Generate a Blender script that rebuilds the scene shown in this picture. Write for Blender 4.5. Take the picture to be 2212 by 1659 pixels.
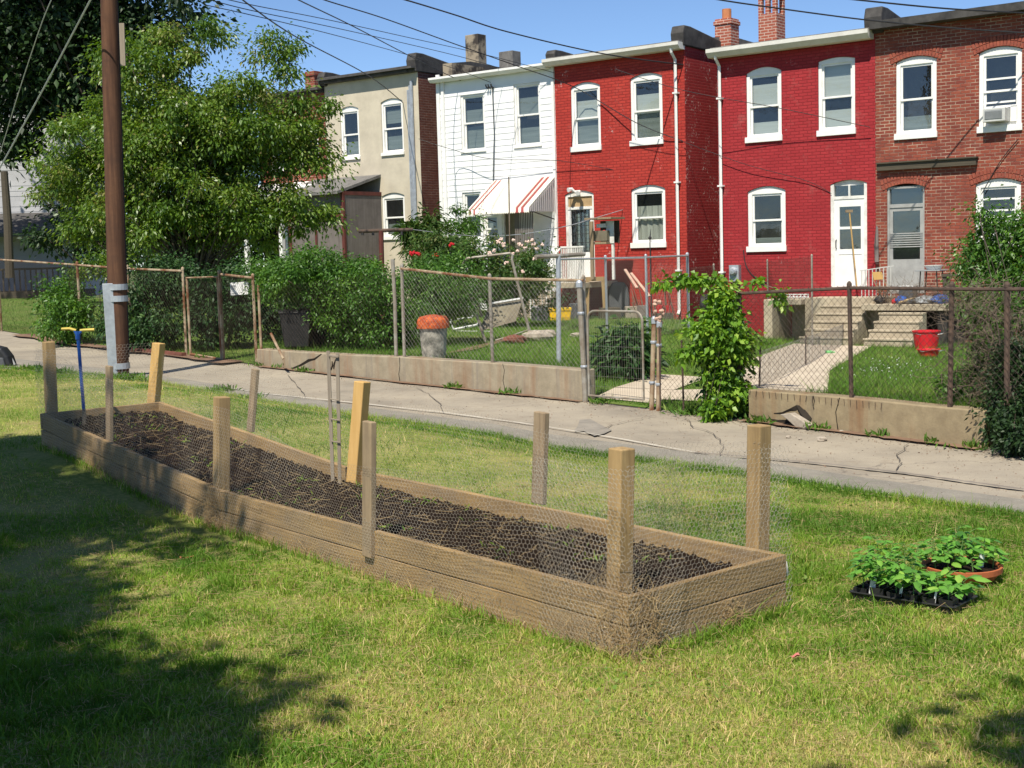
import bpy, math, random
import numpy as np
from mathutils import Vector, Matrix, Euler

for _o in list(bpy.data.objects):
    bpy.data.objects.remove(_o)
SC = bpy.context.scene
COL = SC.collection
rng = np.random.default_rng(11)
RD = random.Random(5)
PI = math.pi

# ------------------------------------------------------------------ camera
FPX, CX, CY = 2920.0, 1106.0, 829.5            # focal length and centre in units of a 2212 px wide picture
CAMH, PITCH, ROLL = 1.81, math.atan((829.5 - 550.3) / 2920.0), 0.028
_f = Vector((0, math.cos(PITCH), -math.sin(PITCH)))
_u = Vector((0, math.sin(PITCH), math.cos(PITCH)))
_x = Vector((1, 0, 0))
RC = math.cos(ROLL) * _x - math.sin(ROLL) * _u
UC = math.sin(ROLL) * _x + math.cos(ROLL) * _u
CAM = Vector((0, 0, CAMH))
cam_d = bpy.data.cameras.new('camera')
cam_d.sensor_width = 36.0
cam_d.lens = 36.0 * FPX / 2212.0
cam_d.clip_start = 0.05
cam_d.clip_end = 2000.0
cam = bpy.data.objects.new('camera', cam_d)
COL.objects.link(cam)
M3 = Matrix((RC, UC, -_f)).transposed()
cam.matrix_world = Matrix.Translation(CAM) @ M3.to_4x4()
SC.camera = cam

# ------------------------------------------------------------------ sky, sun, exposure
SUN_EL = math.radians(56)
SUN_D = Vector((0.35, 0.937, 0)).normalized()   # the way the light travels over the ground
sdir = Vector((SUN_D.x * math.cos(SUN_EL), SUN_D.y * math.cos(SUN_EL), -math.sin(SUN_EL)))
world = bpy.data.worlds.new('World')
SC.world = world
world.use_nodes = True
_nt = world.node_tree
_bg = _nt.nodes['Background']
_sky = _nt.nodes.new('ShaderNodeTexSky')
_sky.sky_type = 'NISHITA'
_sky.sun_disc = False
_sky.sun_elevation = SUN_EL
_sky.sun_rotation = math.atan2(-SUN_D.x, -SUN_D.y)
_sky.altitude = 3000
_sky.air_density = 1.0
_sky.dust_density = 0.0
_sky.ozone_density = 5.0
_nt.links.new(_sky.outputs[0], _bg.inputs[0])
_bg.inputs[1].default_value = 0.10
sun_d = bpy.data.lights.new('sun', 'SUN')
sun_d.energy = 4.8
sun_d.angle = math.radians(0.55)
sun_d.color = (1.0, 0.935, 0.82)
sun = bpy.data.objects.new('sun', sun_d)
sun.rotation_euler = sdir.to_track_quat('-Z', 'Y').to_euler()
sun.location = (0, -10, 30)
COL.objects.link(sun)
SC.view_settings.view_transform = 'Standard'
SC.view_settings.look = 'None'
SC.view_settings.exposure = 0.55
SC.view_settings.gamma = 1.0
SC.cycles.max_bounces = 8
SC.cycles.transparent_max_bounces = 24
SC.cycles.use_denoising = True

# ------------------------------------------------------------------ rays from the photograph to the place
def ray(px, py):
    px, py = float(px), float(py)
    return _f + ((px - CX) / FPX) * RC - ((py - CY) / FPX) * UC
def gp(px, py, z=0.0):
    r = ray(px, py); t = (z - CAMH) / r.z
    return CAM + r * t
def dp(px, py, Y):
    r = ray(px, py)
    return CAM + r * float(Y / r.y)
FS = Vector((0.792, -0.611, 0)).normalized()     # along the row of houses, to the right
FN = Vector((-FS.y, FS.x, 0))                    # into the houses
F0 = Vector((7.84, 31.5, 0))
HROT = math.atan2(FS.y, FS.x)
def fp(px, py, off=0.0):
    r = ray(px, py)
    t = ((F0 + FN * off - CAM).dot(FN)) / r.dot(FN)
    p = CAM + r * t
    return (p - F0).dot(FS), p.z
def fw(s, off, z):
    p = F0 + FS * s + FN * off
    return Vector((p.x, p.y, z))

# ------------------------------------------------------------------ mesh building
class MB:
    def __init__(s): s.v = []; s.f = []; s.m = []
    def add(s, vs, fs, mi=0):
        b = len(s.v)
        s.v.extend([tuple(v) for v in vs])
        s.f.extend([tuple(b + i for i in f) for f in fs])
        s.m.extend([mi] * len(fs))
    def frame(s, c, ax, ay, az, mi=0):
        c, ax, ay, az = Vector(c), Vector(ax), Vector(ay), Vector(az)
        vs = [c + sx * ax + sy * ay + sz * az for sz in (-1, 1) for sy in (-1, 1) for sx in (-1, 1)]
        s.add(vs, [(0, 2, 3, 1), (4, 5, 7, 6), (0, 1, 5, 4), (2, 6, 7, 3), (0, 4, 6, 2), (1, 3, 7, 5)], mi)
    def box(s, x0, x1, y0, y1, z0, z1, mi=0):
        s.frame(((x0 + x1) / 2, (y0 + y1) / 2, (z0 + z1) / 2), ((x1 - x0) / 2, 0, 0), (0, (y1 - y0) / 2, 0), (0, 0, (z1 - z0) / 2), mi)
    def rbox(s, c, size, rz=0, mi=0, tilt=0):
        e = Euler((tilt, 0, rz)).to_matrix()
        s.frame(c, e @ Vector((size[0] / 2, 0, 0)), e @ Vector((0, size[1] / 2, 0)), e @ Vector((0, 0, size[2] / 2)), mi)
    def beam(s, p0, p1, w, d, side=None, mi=0):
        p0, p1 = Vector(p0), Vector(p1)
        az = (p1 - p0) / 2
        n = az.normalized()
        side = Vector(side) if side is not None else (Vector((1, 0, 0)) if abs(n.z) > 0.7 else Vector((0, 0, 1)))
        ax = side - n * side.dot(n); ax.normalize()
        ay = n.cross(ax)
        s.frame((p0 + p1) / 2, ax * w / 2, ay * d / 2, az, mi)
    def tube(s, pts, r, n=8, caps=True, mi=0):
        pts = [Vector(p) for p in pts]; k = len(pts)
        rs = list(r) if isinstance(r, (list, tuple)) else [r] * k
        vs = []; ref = None
        for i, p in enumerate(pts):
            t = (pts[min(i + 1, k - 1)] - pts[max(i - 1, 0)])
            t = t.normalized() if t.length > 1e-9 else Vector((0, 0, 1))
            if ref is None:
                ref = Vector((1, 0, 0)) if abs(t.x) < 0.8 else Vector((0, 1, 0))
            a = ref - t * ref.dot(t)
            if a.length < 1e-6: a = t.orthogonal()
            a.normalize(); ref = a
            b = t.cross(a)
            for j in range(n):
                q = 2 * PI * j / n
                vs.append(p + (a * math.cos(q) + b * math.sin(q)) * rs[i])
        fs = [(i * n + j, i * n + (j + 1) % n, (i + 1) * n + (j + 1) % n, (i + 1) * n + j) for i in range(k - 1) for j in range(n)]
        if caps:
            fs.append(tuple(range(n - 1, -1, -1))); fs.append(tuple((k - 1) * n + j for j in range(n)))
        s.add(vs, fs, mi)
    def lathe(s, prof, c=(0, 0, 0), n=20, mi=0, sq=1.0):
        c = Vector(c); k = len(prof)
        vs = [c + Vector((r * math.cos(2 * PI * j / n), r * sq * math.sin(2 * PI * j / n), z)) for r, z in prof for j in range(n)]
        fs = [(i * n + j, i * n + (j + 1) % n, (i + 1) * n + (j + 1) % n, (i + 1) * n + j) for i in range(k - 1) for j in range(n)]
        if prof[0][0] > 1e-5: fs.append(tuple(range(n - 1, -1, -1)))
        if prof[-1][0] > 1e-5: fs.append(tuple((k - 1) * n + j for j in range(n)))
        s.add(vs, fs, mi)
    def prism(s, poly, off, mi=0):
        off = Vector(off); k = len(poly)
        vs = [Vector(p) for p in poly] + [Vector(p) + off for p in poly]
        fs = [tuple(range(k - 1, -1, -1)), tuple(range(k, 2 * k))] + [(i, (i + 1) % k, k + (i + 1) % k, k + i) for i in range(k)]
        s.add(vs, fs, mi)
    def ball(s, c, r, n=10, m=6, sq=(1, 1, 1), mi=0, jit=0):
        c = Vector(c); vs = []; fs = []
        for i in range(m + 1):
            th = PI * i / m
            for j in range(n):
                q = 2 * PI * j / n
                k = 1 + RD.uniform(-jit, jit)
                vs.append(c + Vector((r * sq[0] * k * math.sin(th) * math.cos(q), r * sq[1] * k * math.sin(th) * math.sin(q), r * sq[2] * k * math.cos(th))))
        for i in range(m):
            for j in range(n):
                fs.append((i * n + j, (i + 1) * n + j, (i + 1) * n + (j + 1) % n, i * n + (j + 1) % n))
        s.add(vs, fs, mi)
    def build(s, name, mats, parent=None, loc=None, smooth=False, bevel=0, local=False):
        me = bpy.data.meshes.new(name)
        o = bpy.data.objects.new(name, me)
        COL.objects.link(o)
        off = Vector((0, 0, 0))
        if loc is not None: off = Vector(loc); o.location = off
        if parent is not None:
            o.parent = parent
            if not local: off = ORG.get(parent.name, Vector((0, 0, 0)))
        me.from_pydata([(v[0] - off.x, v[1] - off.y, v[2] - off.z) for v in s.v], [], s.f)
        mats = mats if isinstance(mats, (list, tuple)) else [mats]
        for m in mats: me.materials.append(m)
        if len(mats) > 1: me.polygons.foreach_set('material_index', s.m)
        if smooth: me.polygons.foreach_set('use_smooth', [True] * len(me.polygons))
        me.update()
        if bevel:
            b = o.modifiers.new('bevel', 'BEVEL'); b.width = bevel; b.segments = 2; b.limit_method = 'ANGLE'; b.angle_limit = math.radians(50)
            if not smooth: b.harden_normals = False
        ORG[o.name] = off if parent is None else ORG.get(parent.name, off)
        return o
ORG = {}
def tag(o, label, cat, group=None):
    o['label'] = label; o['category'] = cat
    if group: o['group'] = group
    return o
def struct(o, kind='structure'):
    o['kind'] = kind; return o
def thing(name, label, cat, loc=(0, 0, 0), rz=0, group=None):
    o = bpy.data.objects.new(name, None)
    COL.objects.link(o)
    o.location = loc; o.rotation_euler = (0, 0, rz); o.empty_display_size = 0.2
    ORG[o.name] = Vector(loc)
    return tag(o, label, cat, group)
def copy_thing(o, loc, rz=None, label=None, scale=None):
    c = o.copy(); COL.objects.link(c); c.location = loc
    ORG[c.name] = Vector(loc)
    if rz is not None: c.rotation_euler = (0, 0, rz)
    if scale: c.scale = scale if isinstance(scale, tuple) else (scale,) * 3
    if label: c['label'] = label
    for ch in o.children:
        d = ch.copy(); COL.objects.link(d); d.parent = c
        for g in ch.children:
            e = g.copy(); COL.objects.link(e); e.parent = d
    return c
def np_mesh(name, V, F, mat, parent=None, loc=(0, 0, 0), rnd=None, smooth=False):
    V = np.asarray(V, dtype=np.float32); F = np.asarray(F, dtype=np.int32)
    off = Vector(loc)
    if parent is not None: off = ORG.get(parent.name, off)
    V = V - np.array([off.x, off.y, off.z], dtype=np.float32)
    k = F.shape[1]
    me = bpy.data.meshes.new(name)
    me.vertices.add(len(V)); me.vertices.foreach_set('co', V.ravel())
    me.loops.add(F.size); me.loops.foreach_set('vertex_index', F.ravel())
    me.polygons.add(len(F))
    me.polygons.foreach_set('loop_start', np.arange(0, F.size, k, dtype=np.int32))
    me.polygons.foreach_set('loop_total', np.full(len(F), k, dtype=np.int32))
    if smooth: me.polygons.foreach_set('use_smooth', np.ones(len(F), dtype=bool))
    me.update(calc_edges=True)
    if rnd is not None:
        a = me.attributes.new('rnd', 'FLOAT', 'POINT')
        a.data.foreach_set('value', np.asarray(rnd, dtype=np.float32))
    me.materials.append(mat)
    o = bpy.data.objects.new(name, me); COL.objects.link(o)
    if parent is not None: o.parent = parent
    else: o.location = off
    ORG[o.name] = off
    return o
def segs(A, B, r, n=3):
    """Straight thin rods from each A to each B as one vertex and quad array."""
    A = np.asarray(A, float); B = np.asarray(B, float)
    d = B - A; L = np.linalg.norm(d, axis=1, keepdims=True); d = d / np.maximum(L, 1e-9)
    ref = np.where(np.abs(d[:, 2:3]) < 0.9, np.array([[0, 0, 1.0]]), np.array([[1.0, 0, 0]]))
    a = np.cross(d, ref); a /= np.maximum(np.linalg.norm(a, axis=1, keepdims=True), 1e-9)
    b = np.cross(d, a)
    r = np.broadcast_to(np.asarray(r, float).reshape(-1, 1), (len(A), 1))
    V = np.empty((len(A), 2 * n, 3))
    for j in range(n):
        q = 2 * PI * j / n
        o = (a * math.cos(q) + b * math.sin(q)) * r
        V[:, j] = A + o; V[:, n + j] = B + o
    base = (np.arange(len(A)) * 2 * n)[:, None]
    F = np.concatenate([base + np.array([[j, (j + 1) % n, n + (j + 1) % n, n + j]]) for j in range(n)], axis=0)
    return V.reshape(-1, 3), F

# ------------------------------------------------------------------ materials
class NT:
    def __init__(s, name):
        s.mat = bpy.data.materials.new(name); s.mat.use_nodes = True
        s.t = s.mat.node_tree; s.p = s.t.nodes['Principled BSDF']; s.out = s.t.nodes['Material Output']
    def n(s, typ, **kw):
        o = s.t.nodes.new(typ)
        for k, v in kw.items():
            if k in o.bl_rna.properties: setattr(o, k, v)
            else: o.inputs[k].default_value = v
        return o
    def l(s, a, b): s.t.links.new(a, b)
    def coord(s, scale=(1, 1, 1), kind='Object'):
        tc = s.n('ShaderNodeTexCoord'); mp = s.n('ShaderNodeMapping')
        mp.inputs['Scale'].default_value = scale
        s.l(tc.outputs[kind], mp.inputs[0]); return mp.outputs[0]
    def noise(s, vec, scale, detail=4, rough=0.6):
        o = s.n('ShaderNodeTexNoise'); o.inputs['Scale'].default_value = scale; o.inputs['Detail'].default_value = detail
        o.inputs['Roughness'].default_value = rough
        s.l(vec, o.inputs['Vector']); return o.outputs['Fac']
    def ramp(s, fac, stops):
        o = s.n('ShaderNodeValToRGB'); e = o.color_ramp.elements
        while len(e) > 1: e.remove(e[0])
        e[0].position = stops[0][0]; e[0].color = (*stops[0][1], 1)
        for p, c in stops[1:]:
            q = e.new(p); q.color = (*c, 1)
        s.l(fac, o.inputs[0]); return o.outputs[0]
    def mix(s, fac, a, b, typ='MIX'):
        o = s.n('ShaderNodeMix'); o.data_type = 'RGBA'; o.blend_type = typ
        for sock, v in ((o.inputs[0], fac), (o.inputs[6], a), (o.inputs[7], b)):
            if hasattr(v, 'links'): s.l(v, sock)
            elif isinstance(v, (int, float)): sock.default_value = v
            else: sock.default_value = (*v, 1)
        return o.outputs[2]
    def math(s, op, a, b=0.5):
        o = s.n('ShaderNodeMath'); o.operation = op
        for sock, v in ((o.inputs[0], a), (o.inputs[1], b)):
            if hasattr(v, 'links'): s.l(v, sock)
            else: sock.default_value = v
        return o.outputs[0]
    def step(s, fac, lo, hi):
        o = s.n('ShaderNodeMapRange'); o.inputs[1].default_value = lo; o.inputs[2].default_value = hi
        s.l(fac, o.inputs[0]); return o.outputs[0]
    def bump(s, h, strength=0.3, dist=0.01):
        o = s.n('ShaderNodeBump'); o.inputs['Strength'].default_value = strength; o.inputs['Distance'].default_value = dist
        s.l(h, o.inputs['Height']); s.l(o.outputs[0], s.p.inputs['Normal'])
    def color(s, v):
        if hasattr(v, 'links'): s.l(v, s.p.inputs['Base Color'])
        else: s.p.inputs['Base Color'].default_value = (*v, 1)
    def set(s, rough=0.8, metal=0.0, spec=0.3):
        s.p.inputs['Roughness'].default_value = rough; s.p.inputs['Metallic'].default_value = metal
        s.p.inputs['Specular IOR Level'].default_value = spec
        return s.mat
def simple(name, c1, c2=None, scale=6, rough=0.7, metal=0.0, spec=0.3, stretch=(1, 1, 1), bump=0.0, lo=0.35, hi=0.65, fine=None):
    m = NT(name)
    v = m.coord(stretch)
    if c2 is None: c2 = tuple(c * 0.72 for c in c1)
    f = m.noise(v, scale, 5, 0.65)
    c = m.ramp(f, [(lo, c1), (hi, c2)])
    if fine:
        g = m.noise(v, fine[0], 3, 0.6)
        c = m.mix(m.step(g, fine[1], fine[1] + 0.08), c, fine[2])
    m.color(c)
    if bump: m.bump(m.noise(v, scale * 4, 4, 0.6), bump, 0.01)
    return m.set(rough, metal, spec)
def brick_mat(name, c1, c2, mortar, flake=None, flake_at=0.66, mort_lo=None, bumpy=0.5, dark=None, msize=0.011):
    m = NT(name)
    tc = m.n('ShaderNodeTexCoord')
    so = m.n('ShaderNodeSeparateXYZ'); m.l(tc.outputs['Object'], so.inputs[0])
    sn = m.n('ShaderNodeSeparateXYZ'); m.l(tc.outputs['Normal'], sn.inputs[0])
    side = m.math('GREATER_THAN', m.math('ABSOLUTE', sn.outputs[0]), 0.6)
    h = m.n('ShaderNodeMix'); m.l(side, h.inputs[0]); m.l(so.outputs[0], h.inputs[2]); m.l(so.outputs[1], h.inputs[3])
    cv = m.n('ShaderNodeCombineXYZ'); m.l(h.outputs[0], cv.inputs[0]); m.l(so.outputs[2], cv.inputs[1])
    w = m.noise(tc.outputs['Object'], 5.0, 3)
    wv = m.n('ShaderNodeVectorMath'); wv.operation = 'ADD'; m.l(cv.outputs[0], wv.inputs[0])
    ws = m.n('ShaderNodeCombineXYZ'); m.l(m.math('MULTIPLY', m.math('SUBTRACT', w, 0.5), 0.018), ws.inputs[0]); m.l(m.math('MULTIPLY', m.math('SUBTRACT', w, 0.5), 0.02), ws.inputs[1])
    m.l(ws.outputs[0], wv.inputs[1])
    b = m.n('ShaderNodeTexBrick')
    b.inputs['Scale'].default_value = 1.0; b.inputs['Brick Width'].default_value = 0.215; b.inputs['Row Height'].default_value = 0.073
    b.inputs['Mortar Size'].default_value = msize; b.inputs['Mortar Smooth'].default_value = 0.3; b.inputs['Bias'].default_value = 0.0
    b.inputs['Color1'].default_value = (*c1, 1); b.inputs['Color2'].default_value = (*c2, 1); b.inputs['Mortar'].default_value = (*mortar, 1)
    m.l(wv.outputs[0], b.inputs['Vector'])
    c = b.outputs['Color']
    if mort_lo:       # mortar has fallen out or is dirty in places
        q = m.noise(tc.outputs['Object'], 1.7, 5, 0.7)
        mm = m.mix(m.step(q, 0.40, 0.60), mort_lo, mortar)
        c = m.mix(b.outputs['Fac'], c, mm)
    big = m.noise(tc.outputs['Object'], 0.8, 5, 0.65)
    c = m.mix(m.math('MULTIPLY', m.step(big, 0.42, 0.7), 0.45), c, dark or tuple(x * 0.6 for x in c1))
    stv = m.coord((2.6, 2.6, 0.22)); stk = m.noise(stv, 1.6, 5, 0.7)
    c = m.mix(m.math('MULTIPLY', m.step(stk, 0.52, 0.75), 0.42), c, dark or tuple(x * 0.6 for x in c1))
    fad = m.noise(tc.outputs['Object'], 2.3, 6, 0.75)
    c = m.mix(m.math('MULTIPLY', m.step(fad, 0.56, 0.74), 0.16), c, (0.55, 0.36, 0.30))
    if flake:
        q1 = m.noise(tc.outputs['Object'], 1.3, 6, 0.75); q2 = m.noise(tc.outputs['Object'], 14.0, 4, 0.7)
        k = m.math('MULTIPLY', m.step(q1, flake_at - 0.08, flake_at), m.step(q2, 0.56, 0.60))
        c = m.mix(k, c, flake)
    m.color(c)
    hgt = m.math('SUBTRACT', m.math('MULTIPLY', m.noise(tc.outputs['Object'], 40, 3), 0.4), b.outputs['Fac'])
    m.bump(hgt, bumpy, 0.012)
    return m.set(0.75, 0, 0.25)
def leaf_mat(name, stops, trans=0.35, rough=0.55, spec=0.35):
    m = NT(name)
    a = m.n('ShaderNodeAttribute'); a.attribute_name = 'rnd'
    c = m.ramp(a.outputs['Fac'], stops)
    m.color(c)
    m.set(rough, 0, spec)
    t = m.n('ShaderNodeBsdfTranslucent')
    br = m.n('ShaderNodeHueSaturation'); br.inputs['Value'].default_value = 1.25; br.inputs['Hue'].default_value = 0.485; br.inputs['Saturation'].default_value = 1.1
    m.l(c, br.inputs['Color']); m.l(br.outputs[0], t.inputs['Color'])
    mx = m.n('ShaderNodeMixShader'); mx.inputs[0].default_value = trans
    m.l(m.p.outputs[0], mx.inputs[1]); m.l(t.outputs[0], mx.inputs[2]); m.l(mx.outputs[0], m.out.inputs[0])
    return m.mat
def glass_mat(name, tint=(0.62, 0.66, 0.65), clear=0.80):
    m = NT(name)
    g = m.n('ShaderNodeBsdfGlossy'); g.inputs['Roughness'].default_value = 0.03; g.inputs['Color'].default_value = (0.9, 0.95, 1, 1)
    t = m.n('ShaderNodeBsdfTransparent'); t.inputs['Color'].default_value = (*[x * clear / 0.66 for x in tint], 1)
    d = m.n('ShaderNodeBsdfDiffuse'); d.inputs['Color'].default_value = (0.12, 0.13, 0.13, 1)
    fr = m.n('ShaderNodeLayerWeight'); fr.inputs['Blend'].default_value = 0.5
    v = m.coord(); ns = m.noise(v, 2.5, 3)
    bp = m.n('ShaderNodeBump'); bp.inputs['Strength'].default_value = 0.12; bp.inputs['Distance'].default_value = 0.02
    m.l(ns, bp.inputs['Height']); m.l(bp.outputs[0], g.inputs['Normal'])
    a = m.n('ShaderNodeMixShader'); a.inputs[0].default_value = 0.07; m.l(t.outputs[0], a.inputs[1]); m.l(d.outputs[0], a.inputs[2])
    b = m.n('ShaderNodeMixShader'); m.l(m.math('ADD', m.math('MULTIPLY', m.math('POWER', fr.outputs['Facing'], 4.0), 0.85), 0.085), b.inputs[0]); m.l(a.outputs[0], b.inputs[1]); m.l(g.outputs[0], b.inputs[2])
    m.l(b.outputs[0], m.out.inputs[0])
    return m.mat
def wood_mat(name, c1, c2, grain_axis=2, dirt=None, dirt_at=0.55, scale=1.0):
    m = NT(name)
    st = [22 * scale] * 3; st[grain_axis] = 1.2 * scale
    v = m.coord(tuple(st)); f = m.noise(v, 1.6, 6, 0.7)
    c = m.ramp(f, [(0.3, c1), (0.7, c2)])
    if dirt:
        w = m.coord(); q = m.noise(w, 2.6, 6, 0.7)
        c = m.mix(m.math('MULTIPLY', m.step(q, dirt_at - 0.15, dirt_at + 0.2), 0.7), c, dirt)
    m.color(c); m.bump(f, 0.35, 0.004)
    return m.set(0.85, 0, 0.15)

MT = {}
MT['white_paint'] = simple('white_paint', (0.80, 0.79, 0.76), (0.72, 0.71, 0.67), 3, 0.55, bump=0.05)
MT['old_white_paint'] = simple('old_white_paint', (0.72, 0.71, 0.66), (0.45, 0.43, 0.38), 5, 0.7, bump=0.1, lo=0.45, hi=0.75)
MT['siding'] = simple('siding', (0.80, 0.80, 0.79), (0.74, 0.74, 0.73), 1.5, 0.6)
MT['grey_siding'] = simple('grey_siding', (0.46, 0.46, 0.47), (0.40, 0.40, 0.41), 1.5, 0.65)
MT['stucco'] = simple('stucco', (0.54, 0.48, 0.37), (0.43, 0.38, 0.295), 1.6, 0.95, bump=0.35, lo=0.4, hi=0.7, fine=(0.9, 0.66, (0.30, 0.27, 0.23)))
MT['red_brick'] = brick_mat('painted_red_brick', (0.43, 0.044, 0.030), (0.35, 0.032, 0.024), (0.25, 0.024, 0.019), flake=(0.6, 0.42, 0.38), flake_at=0.66, dark=(0.27, 0.026, 0.02), bumpy=0.8)
MT['red_brick_deep'] = brick_mat('painted_deep_red_brick', (0.36, 0.030, 0.034), (0.30, 0.022, 0.026), (0.22, 0.017, 0.02), flake=(0.55, 0.36, 0.34), flake_at=0.69, dark=(0.24, 0.018, 0.022), bumpy=0.6)
MT['red_brick_side'] = brick_mat('worn_red_brick', (0.34, 0.03, 0.03), (0.27, 0.02, 0.022), (0.30, 0.05, 0.045), flake=(0.6, 0.45, 0.40), flake_at=0.58)
MT['raw_brick'] = brick_mat('bare_brick', (0.28, 0.068, 0.038), (0.18, 0.038, 0.026), (0.50, 0.37, 0.27), mort_lo=(0.17, 0.06, 0.045), flake=(0.55, 0.45, 0.36), flake_at=0.72, dark=(0.12, 0.04, 0.03), msize=0.009, bumpy=0.8)
MT['dark_brick'] = brick_mat('dark_brick', (0.17, 0.062, 0.042), (0.12, 0.043, 0.032), (0.23, 0.15, 0.12), mort_lo=(0.12, 0.06, 0.05), dark=(0.10, 0.04, 0.03))
MT['new_brick'] = brick_mat('chimney_brick', (0.36, 0.10, 0.06), (0.30, 0.08, 0.05), (0.55, 0.42, 0.34))
MT['soot_render'] = simple('soot_render', (0.30, 0.25, 0.18), (0.05, 0.042, 0.035), 2.2, 0.95, bump=0.3, lo=0.45, hi=0.58)
MT['roof'] = simple('roof_felt', (0.10, 0.095, 0.09), (0.055, 0.052, 0.05), 3, 0.95, bump=0.2)
MT['roof_grey'] = simple('grey_shingle', (0.19, 0.18, 0.165), (0.11, 0.105, 0.10), 4, 0.95, bump=0.25, fine=(18, 0.6, (0.24, 0.23, 0.21)))
MT['coping'] = simple('tarred_coping', (0.075, 0.07, 0.065), (0.03, 0.028, 0.027), 3, 0.8, bump=0.3)
MT['dark_room'] = simple('dark_room', (0.06, 0.055, 0.05), (0.03, 0.028, 0.026), 2, 0.95)  # near-black colour stands in for the darkness of unlit rooms
MT['glass'] = glass_mat('window_glass')
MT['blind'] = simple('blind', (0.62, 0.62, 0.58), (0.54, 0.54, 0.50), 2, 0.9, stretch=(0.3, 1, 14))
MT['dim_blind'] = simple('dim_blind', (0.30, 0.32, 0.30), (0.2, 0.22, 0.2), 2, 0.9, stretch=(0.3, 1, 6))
MT['lace'] = simple('lace_curtain', (0.60, 0.58, 0.50), (0.36, 0.35, 0.30), 14, 0.95, stretch=(1, 1, 0.06))
MT['gutter'] = simple('gutter_metal', (0.68, 0.66, 0.60), (0.54, 0.52, 0.47), 2, 0.5)
MT['galv'] = simple('galvanised_steel', (0.46, 0.49, 0.52), (0.34, 0.36, 0.39), 9, 0.45, 0.4, 0.5)
MT['galv_pipe'] = simple('weathered_pipe', (0.36, 0.34, 0.29), (0.20, 0.155, 0.11), 5, 0.6, 0.25, 0.4)
MT['rust_pipe'] = simple('rusty_pipe', (0.38, 0.30, 0.20), (0.17, 0.075, 0.035), 3.5, 0.8, 0.1, 0.3, stretch=(1, 1, 0.6), lo=0.42, hi=0.58)
MT['rust'] = simple('dark_rust', (0.12, 0.078, 0.056), (0.055, 0.04, 0.032), 7, 0.9, bump=0.2)
MT['mesh_wire'] = simple('fence_wire', (0.34, 0.33, 0.30), (0.20, 0.17, 0.14), 2, 0.55, 0.3, 0.4)
MT['rust_wire'] = simple('rusty_fence_wire', (0.10, 0.075, 0.06), (0.05, 0.035, 0.03), 2, 0.8)
MT['hex_wire'] = simple('poultry_wire', (0.58, 0.54, 0.46), (0.34, 0.28, 0.21), 1.5, 0.45, 0.35, 0.5)
MT['cable'] = simple('cable_rubber', (0.018, 0.018, 0.02), (0.03, 0.03, 0.032), 3, 0.6)
MT['grey_cable'] = simple('grey_strand', (0.5, 0.54, 0.55), (0.4, 0.44, 0.45), 3, 0.5)
MT['black_plastic'] = simple('black_plastic', (0.016, 0.016, 0.017), (0.028, 0.028, 0.028), 8, 0.45, spec=0.4)
MT['grey_plastic'] = simple('grey_plastic', (0.30, 0.31, 0.31), (0.24, 0.25, 0.25), 4, 0.6)
MT['pale_plastic'] = simple('pale_plastic', (0.55, 0.55, 0.52), (0.45, 0.45, 0.42), 4, 0.6)
MT['red_plastic'] = simple('red_plastic', (0.62, 0.02, 0.03), (0.5, 0.015, 0.025), 4, 0.45)
MT['yellow_plastic'] = simple('yellow_plastic', (0.75, 0.47, 0.008), (0.62, 0.37, 0.006), 4, 0.5)
MT['orange_plastic'] = simple('orange_plastic', (0.62, 0.13, 0.03), (0.26, 0.04, 0.02), 12, 0.7, lo=.42, hi=.62)
MT['pink_scrap'] = simple('pink_scrap', (0.50, 0.17, 0.14), (0.4, 0.12, 0.10), 30, .8)
MT['rust_leaf'] = simple('rust_leaf', (0.34, 0.13, 0.05), (0.2, 0.08, 0.035), 30, .8)
MT['terracotta'] = simple('terracotta', (0.42, 0.13, 0.045), (0.33, 0.09, 0.035), 8, 0.75)
MT['blue_paint'] = simple('blue_paint', (0.02, 0.10, 0.38), (0.016, 0.075, 0.30), 9, 0.4, fine=(40, 0.68, (0.25, 0.3, 0.38)))
MT['yellow_grip'] = simple('yellow_grip', (0.58, 0.46, 0.09), (0.48, 0.36, 0.06), 9, 0.5)
MT['white_tag'] = simple('white_tag', (0.8, 0.8, 0.78), (0.7, 0.7, 0.68), 30, 0.5)
MT['treated'] = wood_mat('treated_post', (0.44, 0.30, 0.14), (0.25, 0.165, 0.075), 2, (0.17, 0.12, 0.07), 0.58)
MT['weathered'] = wood_mat('weathered_stake', (0.36, 0.27, 0.165), (0.22, 0.16, 0.10), 2, (0.16, 0.125, 0.085), 0.56)
MT['new_pine'] = wood_mat('new_pine', (0.56, 0.36, 0.14), (0.46, 0.28, 0.095), 2)
MT['grey_wood'] = wood_mat('grey_wood', (0.30, 0.25, 0.19), (0.21, 0.175, 0.135), 2)
MT['dark_wood'] = wood_mat('dark_wood', (0.10, 0.085, 0.06), (0.06, 0.05, 0.038), 0)
MT['pole_wood'] = wood_mat('pole_wood', (0.15, 0.076, 0.044), (0.065, 0.032, 0.021), 2, (0.05, 0.03, 0.024), 0.55, 0.6)
MT['panel_grey'] = wood_mat('grey_boarding', (0.20, 0.175, 0.16), (0.13, 0.11, 0.10), 2, (0.09, 0.075, 0.07), 0.6, 0.5)
MT['oxblood'] = simple('oxblood_paint', (0.13, 0.035, 0.028), (0.08, 0.025, 0.02), 6, 0.75)
MT['pink_wood'] = simple('faded_plank', (0.55, 0.36, 0.27), (0.42, 0.27, 0.2), 6, 0.85)
MT['bark'] = simple('bark', (0.10, 0.08, 0.06), (0.05, 0.04, 0.03), 9, 0.95, bump=0.5, stretch=(1, 1, 0.3))
MT['twig'] = simple('twig', (0.22, 0.17, 0.12), (0.12, 0.09, 0.065), 9, 0.9)
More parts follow.
